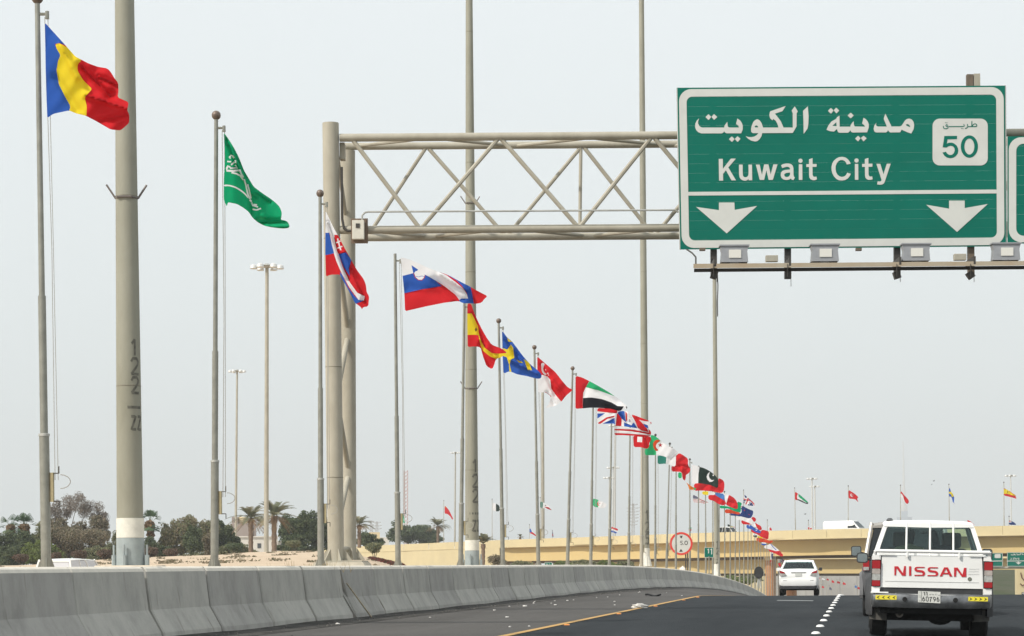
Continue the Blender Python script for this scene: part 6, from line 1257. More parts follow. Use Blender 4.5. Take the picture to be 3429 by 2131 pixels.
flag('green flag with white script and a white line, drooping from the second flagpole', ZS, PD[1], [
 ('G', [(130, 22), (180, 85), (235, 170), (290, 260), (360, 400), (430, 580), (500, 700), (575, 825), (700, 920), (820, 1000), (910, 1070), (965, 1130), (995, 1210), (990, 1270), (978, 1318), (1030, 1326), (1080, 1345), (1108, 1400), (1105, 1440), (1000, 1450), (850, 1432), (740, 1410), (640, 1360), (560, 1290), (500, 1200), (430, 1145), (330, 1085), (200, 1058), (188, 1075), (175, 1122), (160, 1085), (140, 1050), (130, 1000), (132, 700), (150, 400)]),
 ('W', [(133, 795), (200, 795), (300, 820), (380, 865), (440, 910), (490, 970), (500, 1010), (440, 940), (370, 885), (290, 840), (200, 815), (133, 822)]),
 st('W', [(232, 405), (215, 385), (240, 360), (265, 370), (285, 400)], 24), st('W', [(180, 450), (240, 455)], 21), st('W', [(240, 500), (290, 460), (310, 475), (300, 430)], 25), st('W', [(200, 512), (175, 550), (178, 588), (280, 592), (355, 585)], 31), st('W', [(212, 520), (230, 550), (335, 545), (300, 505)], 25), st('W', [(245, 615), (320, 632), (380, 665), (420, 725)], 24), st('W', [(365, 568), (392, 640), (420, 690)], 25),
 st('W', [(432, 715), (455, 780), (472, 860), (490, 940), (520, 1010)], 24), st('W', [(485, 790), (505, 860), (520, 930), (535, 1000)], 21), st('W', [(545, 1060), (560, 1105), (640, 1130)], 23), st('W', [(560, 1162), (620, 1172), (685, 1150)], 23), st('W', [(570, 1092), (625, 1097)], 23), st('W', [(520, 1020), (545, 1050)], 27)],
 lam=60, amp=.03, ang=10, creases=[((150, 80), (540, 950), 7, .17), ((190, 150), (460, 680), 5, -.13), ((520, 800), (600, 1000), 10, .14), ((600, 900), (820, 1050), 7, .11), ((640, 1350), (1090, 1345), 9, .30), ((760, 1410), (1080, 1420), 10, -.22), ((700, 1250), (780, 1330), 10, -.12), ((530, 1000), (540, 1250), 8, .09)])
flag('white, blue and red flag with a red shield and white cross before the gantry post', Z3, PD[2], [
 ('R', [(888, 718), (912, 770), (940, 830), (980, 900), (1010, 960), (1060, 1050), (1100, 1120), (1145, 1180), (1160, 1220), (1165, 1270), (1182, 1295), (1175, 1365), (1140, 1368), (1133, 1385), (1125, 1368), (1100, 1350), (1085, 1340), (1040, 1250), (1000, 1180), (985, 1148), (920, 1150), (890, 1163), (885, 1000)]),
 ('W', [(880, 700), (945, 830), (985, 905), (950, 880), (945, 900), (965, 990), (975, 1010), (1000, 1090), (1050, 1200), (1100, 1270), (1152, 1295), (1145, 1325), (1110, 1320), (1050, 1240), (1000, 1150), (960, 1060), (935, 980), (915, 870), (880, 865)], 1),
 ('B', [(880, 868), (912, 866), (930, 950), (945, 1005), (880, 1020)], 1), ('B', [(975, 1010), (1025, 1000), (1062, 1050), (1045, 1110), (1050, 1160), (1010, 1100)], 1), ('B', [(985, 1130), (1000, 1150), (1040, 1235), (1080, 1290), (1110, 1320), (1145, 1325), (1090, 1348), (1035, 1270), (985, 1170)], 1),
 ('R', [(945, 880), (970, 882), (992, 922), (1015, 960), (1027, 995), (978, 1008), (960, 950)], 1), st('W', [(958, 935), (988, 922)], 9), st('W', [(966, 972), (1000, 958)], 9), st('W', [(968, 905), (990, 985)], 9)],
 lam=60, amp=.045, ang=-20, creases=[((905, 800), (1040, 1180), 6, .14), ((1010, 1000), (1130, 1300), 8, -.13), ((1060, 1120), (1150, 1330), 8, .12)])
flag('white, blue and red flag with a shield crest, blown out wide before the second mast', Z5, PD[3], [
 ('R', [(230, 155), (320, 180), (450, 240), (540, 275), (640, 310), (730, 360), (800, 395), (860, 430), (965, 485), (935, 510), (915, 540), (865, 550), (830, 545), (760, 545), (720, 525), (600, 540), (450, 570), (268, 612), (262, 460), (247, 310)]),
 ('W', [(222, 145), (320, 178), (450, 238), (540, 273), (620, 310), (700, 370), (760, 420), (790, 470), (800, 505), (725, 515), (690, 470), (600, 400), (520, 350), (430, 300), (340, 290), (240, 315)], 1),
 ('B', [(240, 315), (340, 290), (430, 300), (520, 350), (580, 400), (420, 425), (255, 462)], 1),
 ('B', [(540, 273), (640, 305), (730, 350), (820, 395), (835, 470), (850, 555), (760, 555), (722, 522), (740, 505), (800, 505), (790, 460), (750, 400), (700, 350), (620, 303)], 1),
 ('B', [(322, 223), (377, 260), (368, 275), (352, 290), (338, 292)], 1), ('W', [(345, 290), (360, 270), (437, 305), (430, 330), (405, 352), (375, 345), (355, 320)], 1), st('R2', [(340, 290), (352, 325), (380, 348), (410, 350), (430, 330), (437, 308)], 6), st('B', [(358, 318), (382, 322), (410, 314), (430, 320)], 4)],
 lam=95, amp=.05, ang=25, creases=[((520, 350), (730, 520), 12, .14), ((560, 300), (800, 440), 8, -.14), ((800, 400), (850, 540), 9, .12), ((300, 420), (560, 470), 26, .05)])
flag('red and yellow striped flag folding down in front of the second mast', Z5, PD[4], [
 ('R', [(795, 545), (825, 548), (850, 620), (880, 690), (920, 770), (960, 840), (1000, 895), (1080, 925), (1128, 960), (1090, 995), (1035, 1015), (1020, 1065), (1003, 1103), (955, 1075), (925, 990), (905, 915), (850, 908), (797, 915), (793, 700)]),
 ('Y', [(785, 632), (830, 630), (860, 690), (885, 740), (890, 790), (900, 840), (940, 920), (1000, 965), (1060, 970), (1128, 965), (1095, 995), (1035, 1015), (980, 990), (925, 945), (905, 900), (887, 815), (850, 810), (785, 812)], 1), ('BR', [(855, 765), (868, 748), (880, 770), (862, 785)], 1)],
 lam=50, amp=.04, ang=0, creases=[((850, 640), (940, 900), 9, .16), ((900, 850), (1030, 1000), 8, -.14), ((905, 900), (980, 1080), 9, .1)])
flag('blue flag with a yellow cross between the fifth and sixth flagpole', Z5, PD[5], [
 ('B', [(1087, 775), (1130, 835), (1165, 860), (1200, 905), (1240, 960), (1280, 1010), (1330, 1065), (1400, 1120), (1422, 1150), (1415, 1178), (1385, 1183), (1300, 1160), (1215, 1145), (1170, 1125), (1140, 1120), (1100, 1140), (1092, 1000)]),
 ('Y', [(1126, 835), (1172, 870), (1140, 870)], 1), ('Y', [(1080, 920), (1130, 935), (1160, 892), (1180, 920), (1190, 1005), (1160, 1020), (1150, 1060), (1168, 1130), (1148, 1130), (1145, 1060), (1125, 1000), (1080, 985), (1125, 960)], 1), ('Y', [(1270, 1015), (1315, 1045), (1340, 1110), (1305, 1108), (1285, 1060)], 1), ('Y', [(1205, 1020), (1250, 1035), (1262, 1048), (1230, 1045)], 1)],
 lam=42, amp=.05, ang=30, creases=[((1120, 850), (1240, 1050), 7, .14), ((1160, 1020), (1380, 1140), 7, -.15), ((1200, 950), (1330, 1100), 6, .12)])
flag('red and white flag with a white crescent, torn off at an angle', Z6, PD[6], [
 ('R', [(148, 133), (230, 205), (330, 290), (400, 380), (460, 450), (512, 470), (440, 530), (395, 590), (350, 625), (290, 645), (230, 658), (270, 610), (290, 540), (230, 495), (160, 502), (150, 350)]),
 ('W', [(140, 355), (200, 320), (250, 335), (280, 370), (290, 460), (340, 530), (392, 592), (352, 630), (290, 650), (222, 662), (265, 610), (290, 535), (235, 495), (140, 510)], 1),
 ('W', [(190, 202), (213, 195), (225, 215), (212, 235), (208, 270), (225, 300), (243, 308), (235, 328), (208, 310), (190, 270), (188, 230)]), ('W', star(255, 305, 11), 1), ('W', star(232, 268, 8), 1), ('W', star(262, 322, 8), 1)],
 lam=45, amp=.05, ang=40, creases=[((200, 220), (330, 520), 8, .13), ((300, 380), (420, 540), 9, -.12), ((250, 500), (320, 620), 8, .1)])
flag('red, green, white and black flag spread wide above the crossed flag', Z6, PD[7], [
 ('W', [(537, 330), (600, 345), (680, 385), (780, 440), (880, 500), (960, 555), (1062, 642), (1055, 668), (1028, 658), (985, 690), (900, 665), (800, 655), (700, 652), (535, 665)]),
 ('R', [(528, 320), (600, 340), (677, 380), (640, 445), (615, 500), (610, 560), (608, 660), (528, 675)], 1), ('G2', [(680, 380), (780, 432), (880, 492), (935, 538), (860, 510), (760, 475), (640, 445)], 1), ('K', [(612, 555), (700, 550), (800, 565), (900, 600), (960, 635), (1025, 640), (985, 700), (900, 670), (800, 660), (608, 660)], 1), ('K', [(1045, 638), (1066, 645), (1055, 672)], 1)],
 lam=80, amp=.05, ang=25, creases=[((640, 440), (610, 640), 10, .06), ((760, 480), (960, 600), 12, .09), ((820, 600), (990, 660), 9, -.09)])
flag('blue, white and red crossed flag below the red, green, white and black flag', Z6, PD[8], [
 ('W', [(757, 655), (960, 665), (985, 690), (1045, 680), (1085, 712), (1110, 760), (1172, 862), (1100, 852), (1020, 840), (935, 837), (930, 812), (850, 815), (757, 816)]),
 ('R', [(750, 650), (962, 662), (955, 710), (850, 700), (750, 688)], 1), ('B', [(750, 712), (835, 708), (750, 768)], 1), ('R', [(750, 815), (850, 750), (930, 733), (930, 746), (860, 765), (785, 818)], 1), ('B', [(805, 816), (932, 755), (937, 822)], 1), ('R', [(955, 712), (1005, 718), (1000, 838), (942, 838)], 1), ('B', [(960, 703), (1000, 680), (1033, 690), (1038, 760), (1052, 805), (1000, 760)], 1), ('R', [(1040, 690), (1055, 708), (1060, 780), (1048, 792)], 1), ('B', [(1028, 800), (1100, 832), (1125, 803), (1165, 865), (1028, 848)], 1), ('B2', [(1080, 770), (1088, 772), (1092, 800), (1084, 800)], 1)],
 lam=44, amp=.05, ang=10, creases=[((960, 690), (1060, 810), 7, .14), ((930, 720), (940, 830), 8, -.08), ((1060, 700), (1140, 840), 7, -.12)])
flag('red and white striped flag fluttering across the third light mast', Z6, PD[9]+.25, [
 ('W', [(930, 838), (1020, 845), (1170, 868), (1140, 790), (1100, 720), (1150, 735), (1200, 755), (1280, 785), (1312, 808), (1283, 838), (1272, 865), (1303, 895), (1297, 945), (1130, 937), (1000, 930), (930, 932)]),
 ('R', [(924, 866), (1100, 873), (1310, 910), (1300, 926), (1100, 890), (924, 882)], 1), ('R', [(924, 908), (1100, 918), (1310, 936), (1310, 960), (1130, 945), (924, 940)], 1), ('R', [(1090, 712), (1200, 748), (1290, 780), (1275, 792), (1230, 788), (1180, 775), (1250, 850), (1278, 900), (1200, 882), (1160, 850)], 1), ('R', [(1275, 870), (1310, 880), (1310, 910), (1280, 905)], 1), ('B', [(1222, 815), (1268, 830), (1273, 862), (1240, 850)], 1), ('R', [(1290, 796), (1320, 803), (1300, 820)], 1)],
 lam=40, amp=.06, ang=15, creases=[((1170, 860), (1290, 930), 6, .12), ((1140, 740), (1250, 870), 8, -.13)])
flag('red flag with a white square below the red and white striped flag', Z6, PD[10], [
 ('R', [(1120, 935), (1210, 940), (1302, 948), (1300, 985), (1280, 1010), (1283, 1050), (1258, 1070), (1200, 1052), (1125, 1052)]), ('W', [(1163, 945), (1213, 950), (1210, 1003), (1160, 1000)], 1)], lam=34, amp=.06, ang=20, creases=[((1240, 960), (1270, 1060), 7, .12)])
flag('green and white flag with a red crescent and star right of the third mast', Z7, PD[11]+.4, [
 ('W', [(655, 280), (730, 310), (790, 360), (830, 400), (960, 480), (1080, 545), (1132, 590), (1070, 640), (1000, 722), (915, 665), (850, 640), (750, 612), (738, 628), (550, 630), (545, 530), (600, 515), (630, 450), (640, 350)]),
 ('G2', [(645, 270), (740, 300), (820, 388), (740, 440), (735, 510), (740, 580), (742, 635), (540, 635), (540, 530), (600, 515), (630, 450), (640, 350)], 1), ('OR', [(760, 362), (822, 388), (785, 400), (742, 445), (737, 500), (790, 550), (735, 563), (700, 510), (685, 440), (710, 390)]), ('R2', star(812, 460, 40), 1)],
 lam=36, amp=.07, ang=25, creases=[((960, 700), (1090, 600), 6, .16), ((640, 400), (700, 600), 9, .07)])
flag('green, white and red striped flag below the crescent and star flag', Z7, PD[12], [
 ('W', [(765, 632), (850, 640), (915, 662), (1000, 722), (1040, 670), (1078, 640), (1070, 822), (990, 803), (915, 770), (768, 782)]), ('T', [(755, 625), (850, 636), (915, 660), (905, 775), (755, 790)], 1)], lam=26, amp=.05, ang=10)
flag('plain red billowing flag left of the dark green crescent flag', Z7, PD[13]+.3, [
 ('R', [(1078, 640), (1130, 590), (1200, 630), (1282, 690), (1276, 790), (1325, 865), (1300, 930), (1240, 965), (1245, 1010), (1220, 1068), (1185, 1015), (1175, 910), (1000, 905), (1000, 808), (1065, 825), (1060, 720)])], lam=24, amp=.08, ang=50, creases=[((1090, 800), (1300, 830), 6, .16), ((1180, 830), (1190, 1010), 7, -.14)])
flag('scrap of a green flag under the billowing red flag', Z7, PD[14], [('G2', [(1113, 918), (1170, 924), (1176, 960), (1172, 1020), (1112, 1016)])], lam=20, amp=.05)
flag('torn orange, white and green flag left of the dark crescent flag', Z7, PD[15], [('O', [(1235, 1065), (1270, 1105), (1330, 1150), (1380, 1178), (1430, 1190), (1380, 1222), (1350, 1252), (1320, 1215), (1300, 1212), (1285, 1150)]), ('G2', [(1370, 1172), (1436, 1190), (1382, 1220)], 1), ('W', [(1300, 1212), (1382, 1212), (1352, 1258)], 1), ('W', [(1230, 1060), (1252, 1075), (1262, 1105), (1245, 1085)], 1)], lam=20, amp=.04)
flag('dark green flag with a white hoist band, crescent and star', Z7, PD[15]-.8, [
 ('DG', [(1338, 783), (1470, 825), (1560, 850), (1650, 900), (1740, 970), (1792, 1040), (1787, 1192), (1650, 1130), (1450, 1100), (1345, 1118)]), ('W', [(1325, 775), (1475, 823), (1455, 950), (1452, 1110), (1330, 1125)], 1), ('W', [(1650, 908), (1610, 945), (1592, 990), (1605, 1040), (1645, 1082), (1690, 1077), (1724, 1045), (1680, 1050), (1645, 1020), (1632, 975)], 1), ('W', star(1706, 968, 20), 1)],
 lam=40, amp=.06, ang=20, creases=[((1500, 900), (1700, 1100), 12, .08)])
flag('red flag swelling out beneath the dark green crescent flag', Z7, PD[16], [
 ('R', [(1380, 1112), (1450, 1100), (1650, 1130), (1785, 1190), (1787, 1100), (1792, 1015), (1850, 1035), (1890, 1075), (1895, 1150), (1882, 1240), (1840, 1272), (1700, 1240), (1500, 1225), (1385, 1232)])], lam=26, amp=.08, ang=40, creases=[((1520, 1200), (1600, 1120), 6, .1), ((1700, 1170), (1860, 1250), 7, .12)])
flag('yellow and white flag strip below the swelling red flag', Z7, PD[17], [('W', [(1520, 1238), (1620, 1241), (1737, 1256), (1732, 1302), (1620, 1300), (1520, 1296)]), ('Y', [(1505, 1230), (1622, 1238), (1620, 1302), (1505, 1302)], 1)], lam=20, amp=.04)
flag('red flag with a blue triangle field below the yellow and white strip', Z7, PD[18], [
 ('R', [(1620, 1302), (1735, 1298), (1737, 1258), (1892, 1285), (1902, 1400), (1927, 1445), (1880, 1482), (1780, 1450), (1720, 1400), (1625, 1380)]), ('LB', [(1736, 1255), (1895, 1283), (1900, 1400), (1800, 1340), (1738, 1302)], 1)], lam=22, amp=.06, ang=30)
flag('red flag with a white hoist, leaning over the green flag of the far row', Z8, PD[19], [('R', [(118, 252), (205, 290), (280, 330), (335, 390), (360, 480), (347, 538), (250, 505), (165, 465), (140, 420)]), ('W', [(112, 245), (207, 290), (160, 440), (130, 420)], 1)], lam=22, amp=.07, ang=40, creases=[((200, 400), (340, 440), 6, .1)])
flag('green flag spread beneath the red one with the white hoist', Z8, PD[20], [('G', [(45, 470), (150, 480), (250, 500), (348, 536), (345, 400), (432, 430), (405, 480), (410, 590), (300, 570), (200, 520), (50, 518)])], lam=22, amp=.06, ang=20)
flag('orange-red flag strip just above the dark blue flag', Z8, PD[21], [('OR', [(140, 530), (250, 540), (400, 595), (382, 627), (250, 600), (140, 602)])], lam=20, amp=.05)
flag('dark blue flag with small red stars and a corner canton', Z8, PD[22], [('B2', [(215, 600), (395, 620), (428, 565), (398, 490), (430, 470), (500, 512), (560, 540), (622, 562), (605, 640), (562, 692), (400, 652), (215, 637)]), ('W', [(385, 470), (430, 465), (425, 505), (398, 510)], 1), ('R', [(400, 488), (425, 480), (420, 495), (402, 500)], 1), ('R', star(468, 552, 13), 1), ('R', star(545, 625, 12), 1)], lam=22, amp=.05, ang=20)
flag('white flag with red fly end under the dark blue flag', Z8, PD[23], [('W', [(320, 655), (450, 660), (580, 690), (592, 668), (620, 660), (665, 692), (657, 740), (632, 745), (672, 840), (640, 832), (560, 770), (400, 710), (320, 716)]), ('R', [(583, 682), (620, 655), (670, 690), (657, 745), (622, 742)], 1)], lam=20, amp=.06)
flag('red flag strip left of the blue flags in the far row', Z8, PD[24], [('R', [(410, 713), (520, 740), (592, 792), (520, 792), (425, 785)])], lam=18, amp=.05)
flag('mid blue flag with white marks and a red neighbour', Z8, PD[25], [('B', [(500, 793), (580, 800), (640, 850), (700, 880), (745, 900), (742, 942), (650, 922), (580, 867), (505, 857)]), ('W', star(550, 812, 14), 1), ('W', star(668, 888, 14), 1)], lam=18, amp=.05)
flag('red flag curling over above the mid blue flag', Z8, PD[26], [('R', [(645, 750), (690, 790), (740, 808), (768, 868), (740, 890), (700, 878), (662, 815)])], lam=16, amp=.05)
flag('bright red flag with a square fly at the level of the bridge parapet', Z8, PD[27], [('R', [(572, 870), (640, 890), (722, 930), (745, 900), (772, 878), (882, 905), (870, 1052), (765, 1012), (690, 960), (580, 916)])], lam=20, amp=.06, ang=30)
flag('white, black and yellow flag below the bright red one', Z8, PD[28], [('W', [(610, 925), (690, 958), (782, 1010), (765, 1025), (690, 1008), (620, 1010)]), ('K', [(612, 975), (680, 973), (678, 1012), (612, 1012)], 1), ('Y', [(680, 976), (790, 1012), (765, 1030), (688, 1008)], 1)], lam=16, amp=.04)
flag('orange-red flag pointing right below the yellow strip', Z8, PD[29], [('OR', [(670, 1010), (780, 1022), (880, 1060), (952, 1062), (940, 1090), (892, 1117), (830, 1095), (760, 1092), (670, 1070)]), ('W', [(880, 1060), (870, 1035), (950, 1062)], 1)], lam=16, amp=.05)
flag('small white and blue flag under the orange-red one', Z8, PD[30], [('W', [(750, 1110), (770, 1075), (832, 1100), (842, 1137), (760, 1142)]), ('B', [(740, 1108), (842, 1118), (845, 1145), (745, 1148)], 1)], lam=14, amp=.04)
flag('long white and red flag with a blue edge at the lower end of the row', Z8, PD[32], [('R', [(800, 1150), (880, 1130), (910, 1110), (1000, 1180), (1060, 1230), (1127, 1310), (1100, 1337), (1000, 1290), (900, 1220), (805, 1192)]), ('W', [(795, 1145), (880, 1125), (915, 1105), (1010, 1180), (1065, 1235), (1000, 1240), (900, 1212), (800, 1190)], 1), st('B', [(905, 1112), (960, 1180), (1005, 1225)], 12)], lam=20, amp=.05)
flag('drooping white and dark blue flag before the orange pier', Z8, PD[35], [('W', [(903, 1250), (940, 1238), (957, 1290), (940, 1350), (932, 1385), (922, 1442), (908, 1435), (905, 1330)]), ('B2', [(915, 1295), (960, 1270), (960, 1330), (930, 1380), (915, 1350)], 1), ('R', [(905, 1385), (925, 1380), (928, 1420), (908, 1440)], 1)], lam=12, amp=.04)
flag('red flag just below the long white and red one', Z8, PD[33], [('R', [(862, 1205), (930, 1225), (1000, 1292), (960, 1270), (895, 1250)])], lam=14, amp=.04)
flag('tiny blue and white crossed flag just above the saloon roof', Z8, PD[38], [('B', [(1078, 1370), (1120, 1372), (1162, 1420), (1150, 1470), (1100, 1450)]), st('W', [(1080, 1380), (1150, 1455)], 12), st('W', [(1150, 1390), (1095, 1445)], 12), st('R', [(1115, 1372), (1120, 1450)], 8)], lam=12, amp=.03)
flag('tiny red flag left of the saloon roof', Z8, PD[37], [('R', [(1033, 1430), (1065, 1425), (1080, 1460), (1088, 1500), (1048, 1502)]), ('G', [(1030, 1420), (1065, 1420), (1055, 1440), (1033, 1440)], 1)], lam=12, amp=.03)
# ---- second, far row of flags on their own poles
FG = 'small flags of the far row beyond the bridge'
def farpole(x, ytop, D, label, lean=0., tail=1850, w=.06, on=None):
    b_ = P(x+lean, tail, D)
    if on is not None: b_.z = on
    t = thing('flagpole', label, 'flagpole', b_, 'flagpoles of the far row'); top = P(x, ytop, D); mid = b_+(top-b_)*.35
    obj('lower_tube', MB().tube(b_, mid, w*1.25, w*1.2, 8), M_PAINT, t, True); obj('upper_tube', MB().tube(mid, top, w*.9, w*.75, 8), M_PAINT, t, True); obj('finial', MB().ball(top+UP*w, w*1.5, 8, 6), M_DARK, t, True)
zA, zB, zC, zD, zE = fr(1300, 1550, 3.98), fr(1700, 1550, 3.98), fr(2100, 1650, 4.2), fr(2520, 1600, 3.687), fr(2960, 1560, 5.188)
def fb(xp, ytop, D, plabel, flabel, f, regs, lam=14, amp=.07, ang=25, lean=0, on=None, tail=1850, **k):
    bd_ = float(np.interp(xp, BX, BD)); D = bd_+6 if tail <= 1790 else max(D, bd_+16) if xp not in (2318, 2438, 2490) else max(D, bd_+16)
    if plabel: farpole(xp, ytop, D, plabel, lean, tail, on=on)
    flag(flabel, f, D-.05, regs, lam=lam, amp=amp, ang=ang, group=FG, **k)
fb(1349, 1700, 400, None, 'small green flag peeping out right of the fourth flagpole', zA, [('G', [(178, 680), (205, 690), (215, 740), (228, 805), (205, 800), (180, 795)]), ('W', [(205, 740), (212, 745), (218, 785), (208, 780)], 1)])
fb(1486, 1678, 400, 'far flagpole carrying a plain red flag, left of the second mast', 'small plain red flag hanging left of the second mast', zA, [('R', [(752, 572), (775, 590), (800, 622), (820, 650), (835, 685), (855, 725), (866, 748), (852, 762), (835, 725), (800, 690), (775, 680), (752, 680)]), ('Y', star(768, 595, 8), 1)])
fb(1648, 1673, 400, 'far flagpole right of the second mast with a white and dark green flag', 'small white and dark green flag left of the sixth flagpole', zA, [('DG', [(1390, 530), (1440, 545), (1487, 578), (1487, 650), (1390, 645)]), ('W', [(1380, 520), (1436, 540), (1436, 655), (1380, 655)], 1)])
fb(1809, 1668, 400, 'far flagpole just right of the seventh flagpole', 'small green, white and red flag right of the seventh flagpole', zB, [('W', [(435, 512), (475, 530), (520, 550), (560, 590), (597, 637), (540, 620), (487, 605), (436, 608)]), ('T', [(428, 505), (474, 528), (468, 612), (428, 615)], 1), ('R2', [(485, 585), (540, 590), (600, 640), (540, 622)], 1), ('K', [(495, 562), (515, 568), (510, 576), (495, 572)], 1)])
fb(1773, 1758, 470, 'short far flagpole left of the seventh flagpole behind the bridge', 'small blue, white and red flag just above the bridge left of the seventh flagpole', zB, [('W', [(292, 868), (320, 900), (350, 935), (378, 962), (375, 982), (335, 955), (292, 938)]), ('B', [(288, 862), (310, 890), (325, 925), (288, 942)], 1), ('R', [(290, 930), (330, 925), (380, 965), (376, 985), (335, 958), (292, 945)], 1)])
fb(1850, 1778, 470, 'tiny far flagpole poking above the bridge parapet', 'tiny grey and red folded flag above the bridge parapet', zB, [('GY', [(594, 905), (602, 920), (608, 960), (612, 992), (592, 990)]), ('R2', [(594, 950), (606, 950), (604, 975), (594, 975)], 1)], amp=.02)
fb(1985, 1665, 400, None, 'small green and white flag with a red crescent right of the ninth flagpole', zB, [('W', [(1135, 478), (1175, 484), (1212, 498), (1280, 525), (1322, 552), (1300, 600), (1240, 608), (1210, 598), (1136, 583)]), ('G2', [(1128, 470), (1215, 495), (1190, 540), (1212, 605), (1128, 590)], 1), ('OR', [(1212, 512), (1190, 540), (1200, 572), (1222, 580), (1210, 560), (1208, 530)], 1), ('R2', star(1228, 545, 9), 1)])
fb(2044, 1755, 430, None, 'small red, white and blue striped flag above the bridge right of the tenth flagpole', zB, [('W', [(1378, 850), (1420, 868), (1472, 882), (1465, 908), (1462, 935), (1440, 945), (1405, 930), (1376, 928)]), ('R', [(1372, 845), (1420, 862), (1478, 880), (1466, 908), (1420, 892), (1372, 870)], 1), ('B', [(1370, 902), (1410, 905), (1466, 935), (1450, 950), (1370, 935)], 1)])
fb(2306, 1740, 400, None, 'small white, green and red striped flag over the height limit sign', zC, [('W', [(868, 470), (885, 466), (904, 475), (905, 545), (868, 547)]), ('G', [(860, 490), (910, 488), (910, 514), (860, 516)], 1), ('R', [(860, 515), (910, 513), (910, 552), (860, 552)], 1)], amp=.02)
fb(2318, 1650, 300, None, 'striped flag with a grey-blue canton behind the flagpoles', zC, [('W', [(925, 28), (965, 48), (1035, 80), (1090, 110), (1142, 135), (1142, 150), (1100, 158), (1030, 152), (928, 142)]), ('GY', [(918, 20), (965, 45), (1012, 78), (1000, 90), (920, 85)], 1), st('R2', [(925, 98), (1030, 104), (1120, 140)], 6), st('R2', [(925, 114), (1030, 120), (1100, 148)], 6), st('R2', [(925, 131), (1030, 136), (1090, 155)], 6), st('R2', [(1010, 85), (1060, 110), (1140, 140)], 6)])
fb(2438, 1750, 300, None, 'half-furled multicoloured flag above the white car on the bridge', zC, [('DG', [(1412, 440), (1440, 452), (1468, 470), (1500, 480), (1535, 492), (1500, 492), (1450, 486), (1412, 488)]), ('Y', [(1450, 474), (1500, 480), (1485, 490), (1440, 482)], 1), ('R', [(1498, 478), (1540, 490), (1500, 494)], 1)])
fb(2490, 1643, 310, 'far flagpole carrying the crossed red, white and blue flag clear of the row', 'small crossed red, white and blue flag standing clear above the row', Z8, [('W', [(455, 278), (500, 315), (560, 362), (610, 410), (648, 450), (630, 492), (590, 485), (540, 472), (490, 455), (448, 432), (455, 350)]), ('B2', [(462, 285), (512, 322), (500, 345), (475, 335)], 1), ('B2', [(448, 400), (475, 408), (465, 438), (448, 428)], 1), ('B2', [(530, 440), (572, 475), (520, 465)], 1), ('B2', [(540, 350), (605, 405), (560, 385), (535, 370)], 1), ('B2', [(540, 400), (600, 430), (620, 480), (560, 470)], 1), ('B2', [(455, 370), (490, 385), (480, 400), (448, 395)], 1), ('W', [(550, 410), (575, 425), (560, 440)], 1), st('R', [(448, 355), (500, 378), (560, 385), (640, 440)], 17), st('R', [(530, 345), (515, 400), (490, 452)], 20), st('R', [(600, 420), (640, 470)], 9)], lam=12)
fb(2569.5, 1743, 360, 'far flagpole above the bridge with a white and red flag left of the lone bird', 'small white flag with red patches above the bridge at the end of the row', Z8, [('W', [(868, 788), (885, 808), (900, 832), (932, 870), (927, 897), (905, 893), (885, 880), (875, 840)]), ('R', [(888, 850), (912, 838), (932, 868), (925, 895), (892, 885)], 1)])
fb(2661, 1636, 300, 'pale flagpole on the bridge with a red, green and black flag', 'small red, white, green and black flag above the bridge', zD, [('W', [(524, 172), (550, 190), (580, 208), (640, 260), (692, 308), (682, 328), (645, 318), (600, 298), (560, 278), (523, 276)]), ('R', [(517, 165), (562, 195), (548, 230), (555, 282), (517, 280)], 1), ('G', [(562, 195), (600, 220), (650, 265), (695, 308), (660, 305), (600, 262), (570, 235)], 1), ('K', [(555, 262), (600, 278), (650, 308), (696, 305), (688, 330), (640, 322), (600, 300), (555, 282)], 1)], lean=3, tail=1790)
fb(2707, 1744, 330, 'short far flagpole below the pair of pale high masts', 'tiny red and white flag below the pair of pale high masts', zD, [('W', [(684, 598), (705, 600), (722, 606), (738, 640), (684, 640)]), ('R', [(682, 615), (702, 612), (702, 642), (682, 642)], 1), ('R', [(708, 622), (735, 622), (740, 642), (712, 642)], 1)], amp=.02)
fb(2840.5, 1629, 290, 'dark flagpole standing before the white panel van', 'small red flag with a white crescent above the white panel van', zD, [('R', [(1184, 150), (1220, 172), (1260, 198), (1308, 240), (1290, 264), (1309, 306), (1290, 290), (1272, 268), (1230, 262), (1187, 260)]), ('W', [(1222, 192), (1208, 205), (1208, 225), (1222, 238), (1242, 235), (1226, 228), (1220, 212)], 1), ('W', star(1238, 215, 7), 1)], tail=1790)
fb(3015.5, 1627, 290, 'dark flagpole beside the hazy tower', 'small red and white hanging flag in front of the hazy tower', zE, [('W', [(290, 440), (318, 465), (350, 510), (400, 560), (442, 625), (405, 675), (375, 640), (345, 605), (315, 575), (290, 560)]), ('R', [(286, 425), (322, 468), (355, 515), (400, 560), (447, 625), (405, 680), (372, 640), (350, 590), (335, 530), (310, 490), (286, 485)], 1)], tail=1790)
fb(3177.5, 1624, 290, 'pale flagpole with a limp blue and yellow flag', 'small limp blue and yellow flag right of the birds', zE, [('B', [(1130, 378), (1150, 405), (1168, 455), (1195, 490), (1217, 530), (1222, 580), (1212, 630), (1245, 688), (1222, 690), (1198, 640), (1188, 590), (1170, 540), (1130, 535)]), ('Y', [(1125, 455), (1165, 450), (1200, 495), (1212, 535), (1180, 545), (1165, 500), (1128, 478)], 1), ('W', [(1195, 640), (1212, 640), (1250, 690), (1222, 695)], 1)], lean=2, tail=1790)
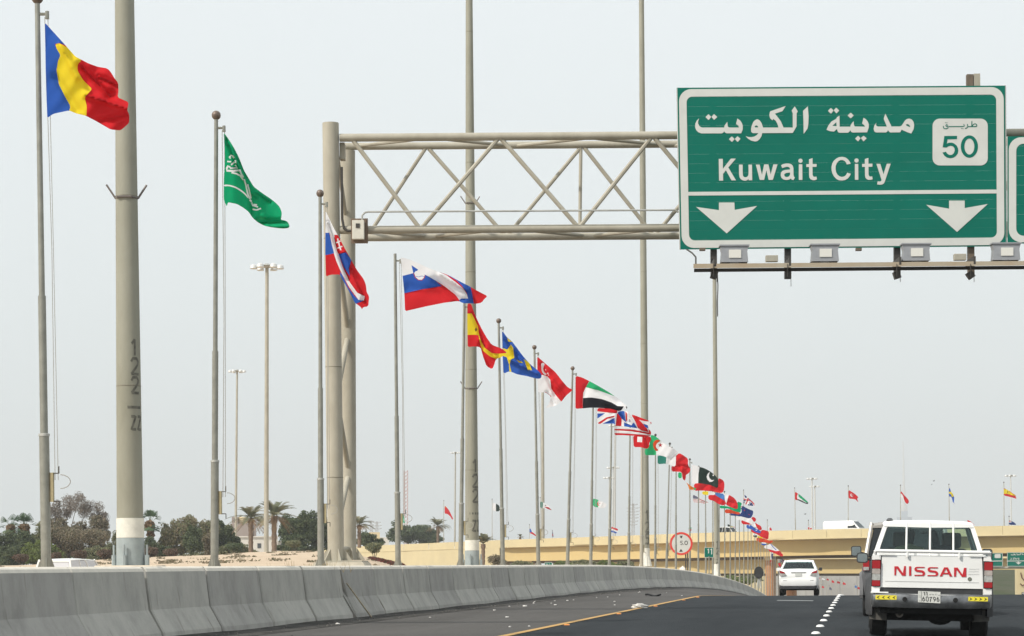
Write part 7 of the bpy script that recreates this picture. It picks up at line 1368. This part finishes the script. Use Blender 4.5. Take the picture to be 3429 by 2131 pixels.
fb(3361.5, 1617, 285, 'flagpole at the right with the red and yellow striped flag', 'small red and yellow striped flag near the right edge', zE, [('Y', [(2082, 385), (2140, 418), (2200, 450), (2260, 498), (2292, 512), (2285, 535), (2308, 577), (2260, 562), (2200, 545), (2082, 520)]), ('R', [(2075, 375), (2110, 395), (2140, 412), (2110, 408), (2075, 410)], 1), ('R', [(2075, 488), (2150, 490), (2230, 515), (2290, 520), (2315, 580), (2250, 565), (2075, 525)], 1), st('R', [(2180, 440), (2262, 498), (2295, 512)], 9), ('BR', [(2138, 440), (2150, 445), (2150, 480), (2138, 470)], 1)], lean=1, tail=1785)
fb(3240, 1738, 320, None, 'small red and white flag emerging beyond the pickup truck roof', zE, [('R', [(1445, 945), (1470, 950), (1520, 978), (1555, 1010), (1578, 1038), (1550, 1042), (1500, 1010), (1450, 972)])])
fb(3379, 1731, 330, 'short flagpole at the right edge beside the pale high mast', 'small dark blue and red flag just above the bridge at the right edge', zE, [('B2', [(2170, 950), (2215, 960), (2262, 985), (2300, 1018), (2290, 1030), (2170, 1028)]), ('R', [(2160, 955), (2210, 962), (2200, 975), (2165, 975)], 1), ('W', [(2168, 975), (2215, 968), (2218, 985), (2170, 988)], 1)], amp=.03)
# flags glimpsed against the grey wall under the bridge
r = random.Random(12); under = [(2737, 1931, 'R'), (2752, 1936, 'W'), (2768, 1937, 'R2'), (2785, 1943, 'R'), (2803, 1946, 'R2'), (2822, 1950, 'R'), (2752, 1962, 'R'), (2777, 1966, 'GY'), (2862, 1960, 'LB'), (2872, 1965, 'R')]
nm_ = ['left end', 'second spot', 'third spot', 'fourth spot', 'fifth spot', 'sixth spot', 'low left', 'low middle', 'low right', 'beside the silver car']
for i, (x_, y_, c_) in enumerate(under):
    D = 436; f_ = lambda pts: pts; w_ = r.uniform(8, 13); h_ = r.uniform(6, 11)
    flag('tiny blurred flag before the grey wall under the bridge, '+nm_[i], f_, D-.1, [(c_, [(x_, y_), (x_+w_*.6, y_+2), (x_+w_, y_+h_*.6), (x_+w_*.8, y_+h_*1.1), (x_+w_*.3, y_+h_*.8), (x_, y_+h_)])], lam=9, amp=.05, group='tiny flags before the grey wall')
    farpole(x_-.4, y_-3, D, 'thin pole before the grey wall under the bridge, '+nm_[i], tail=2040, w=.04)
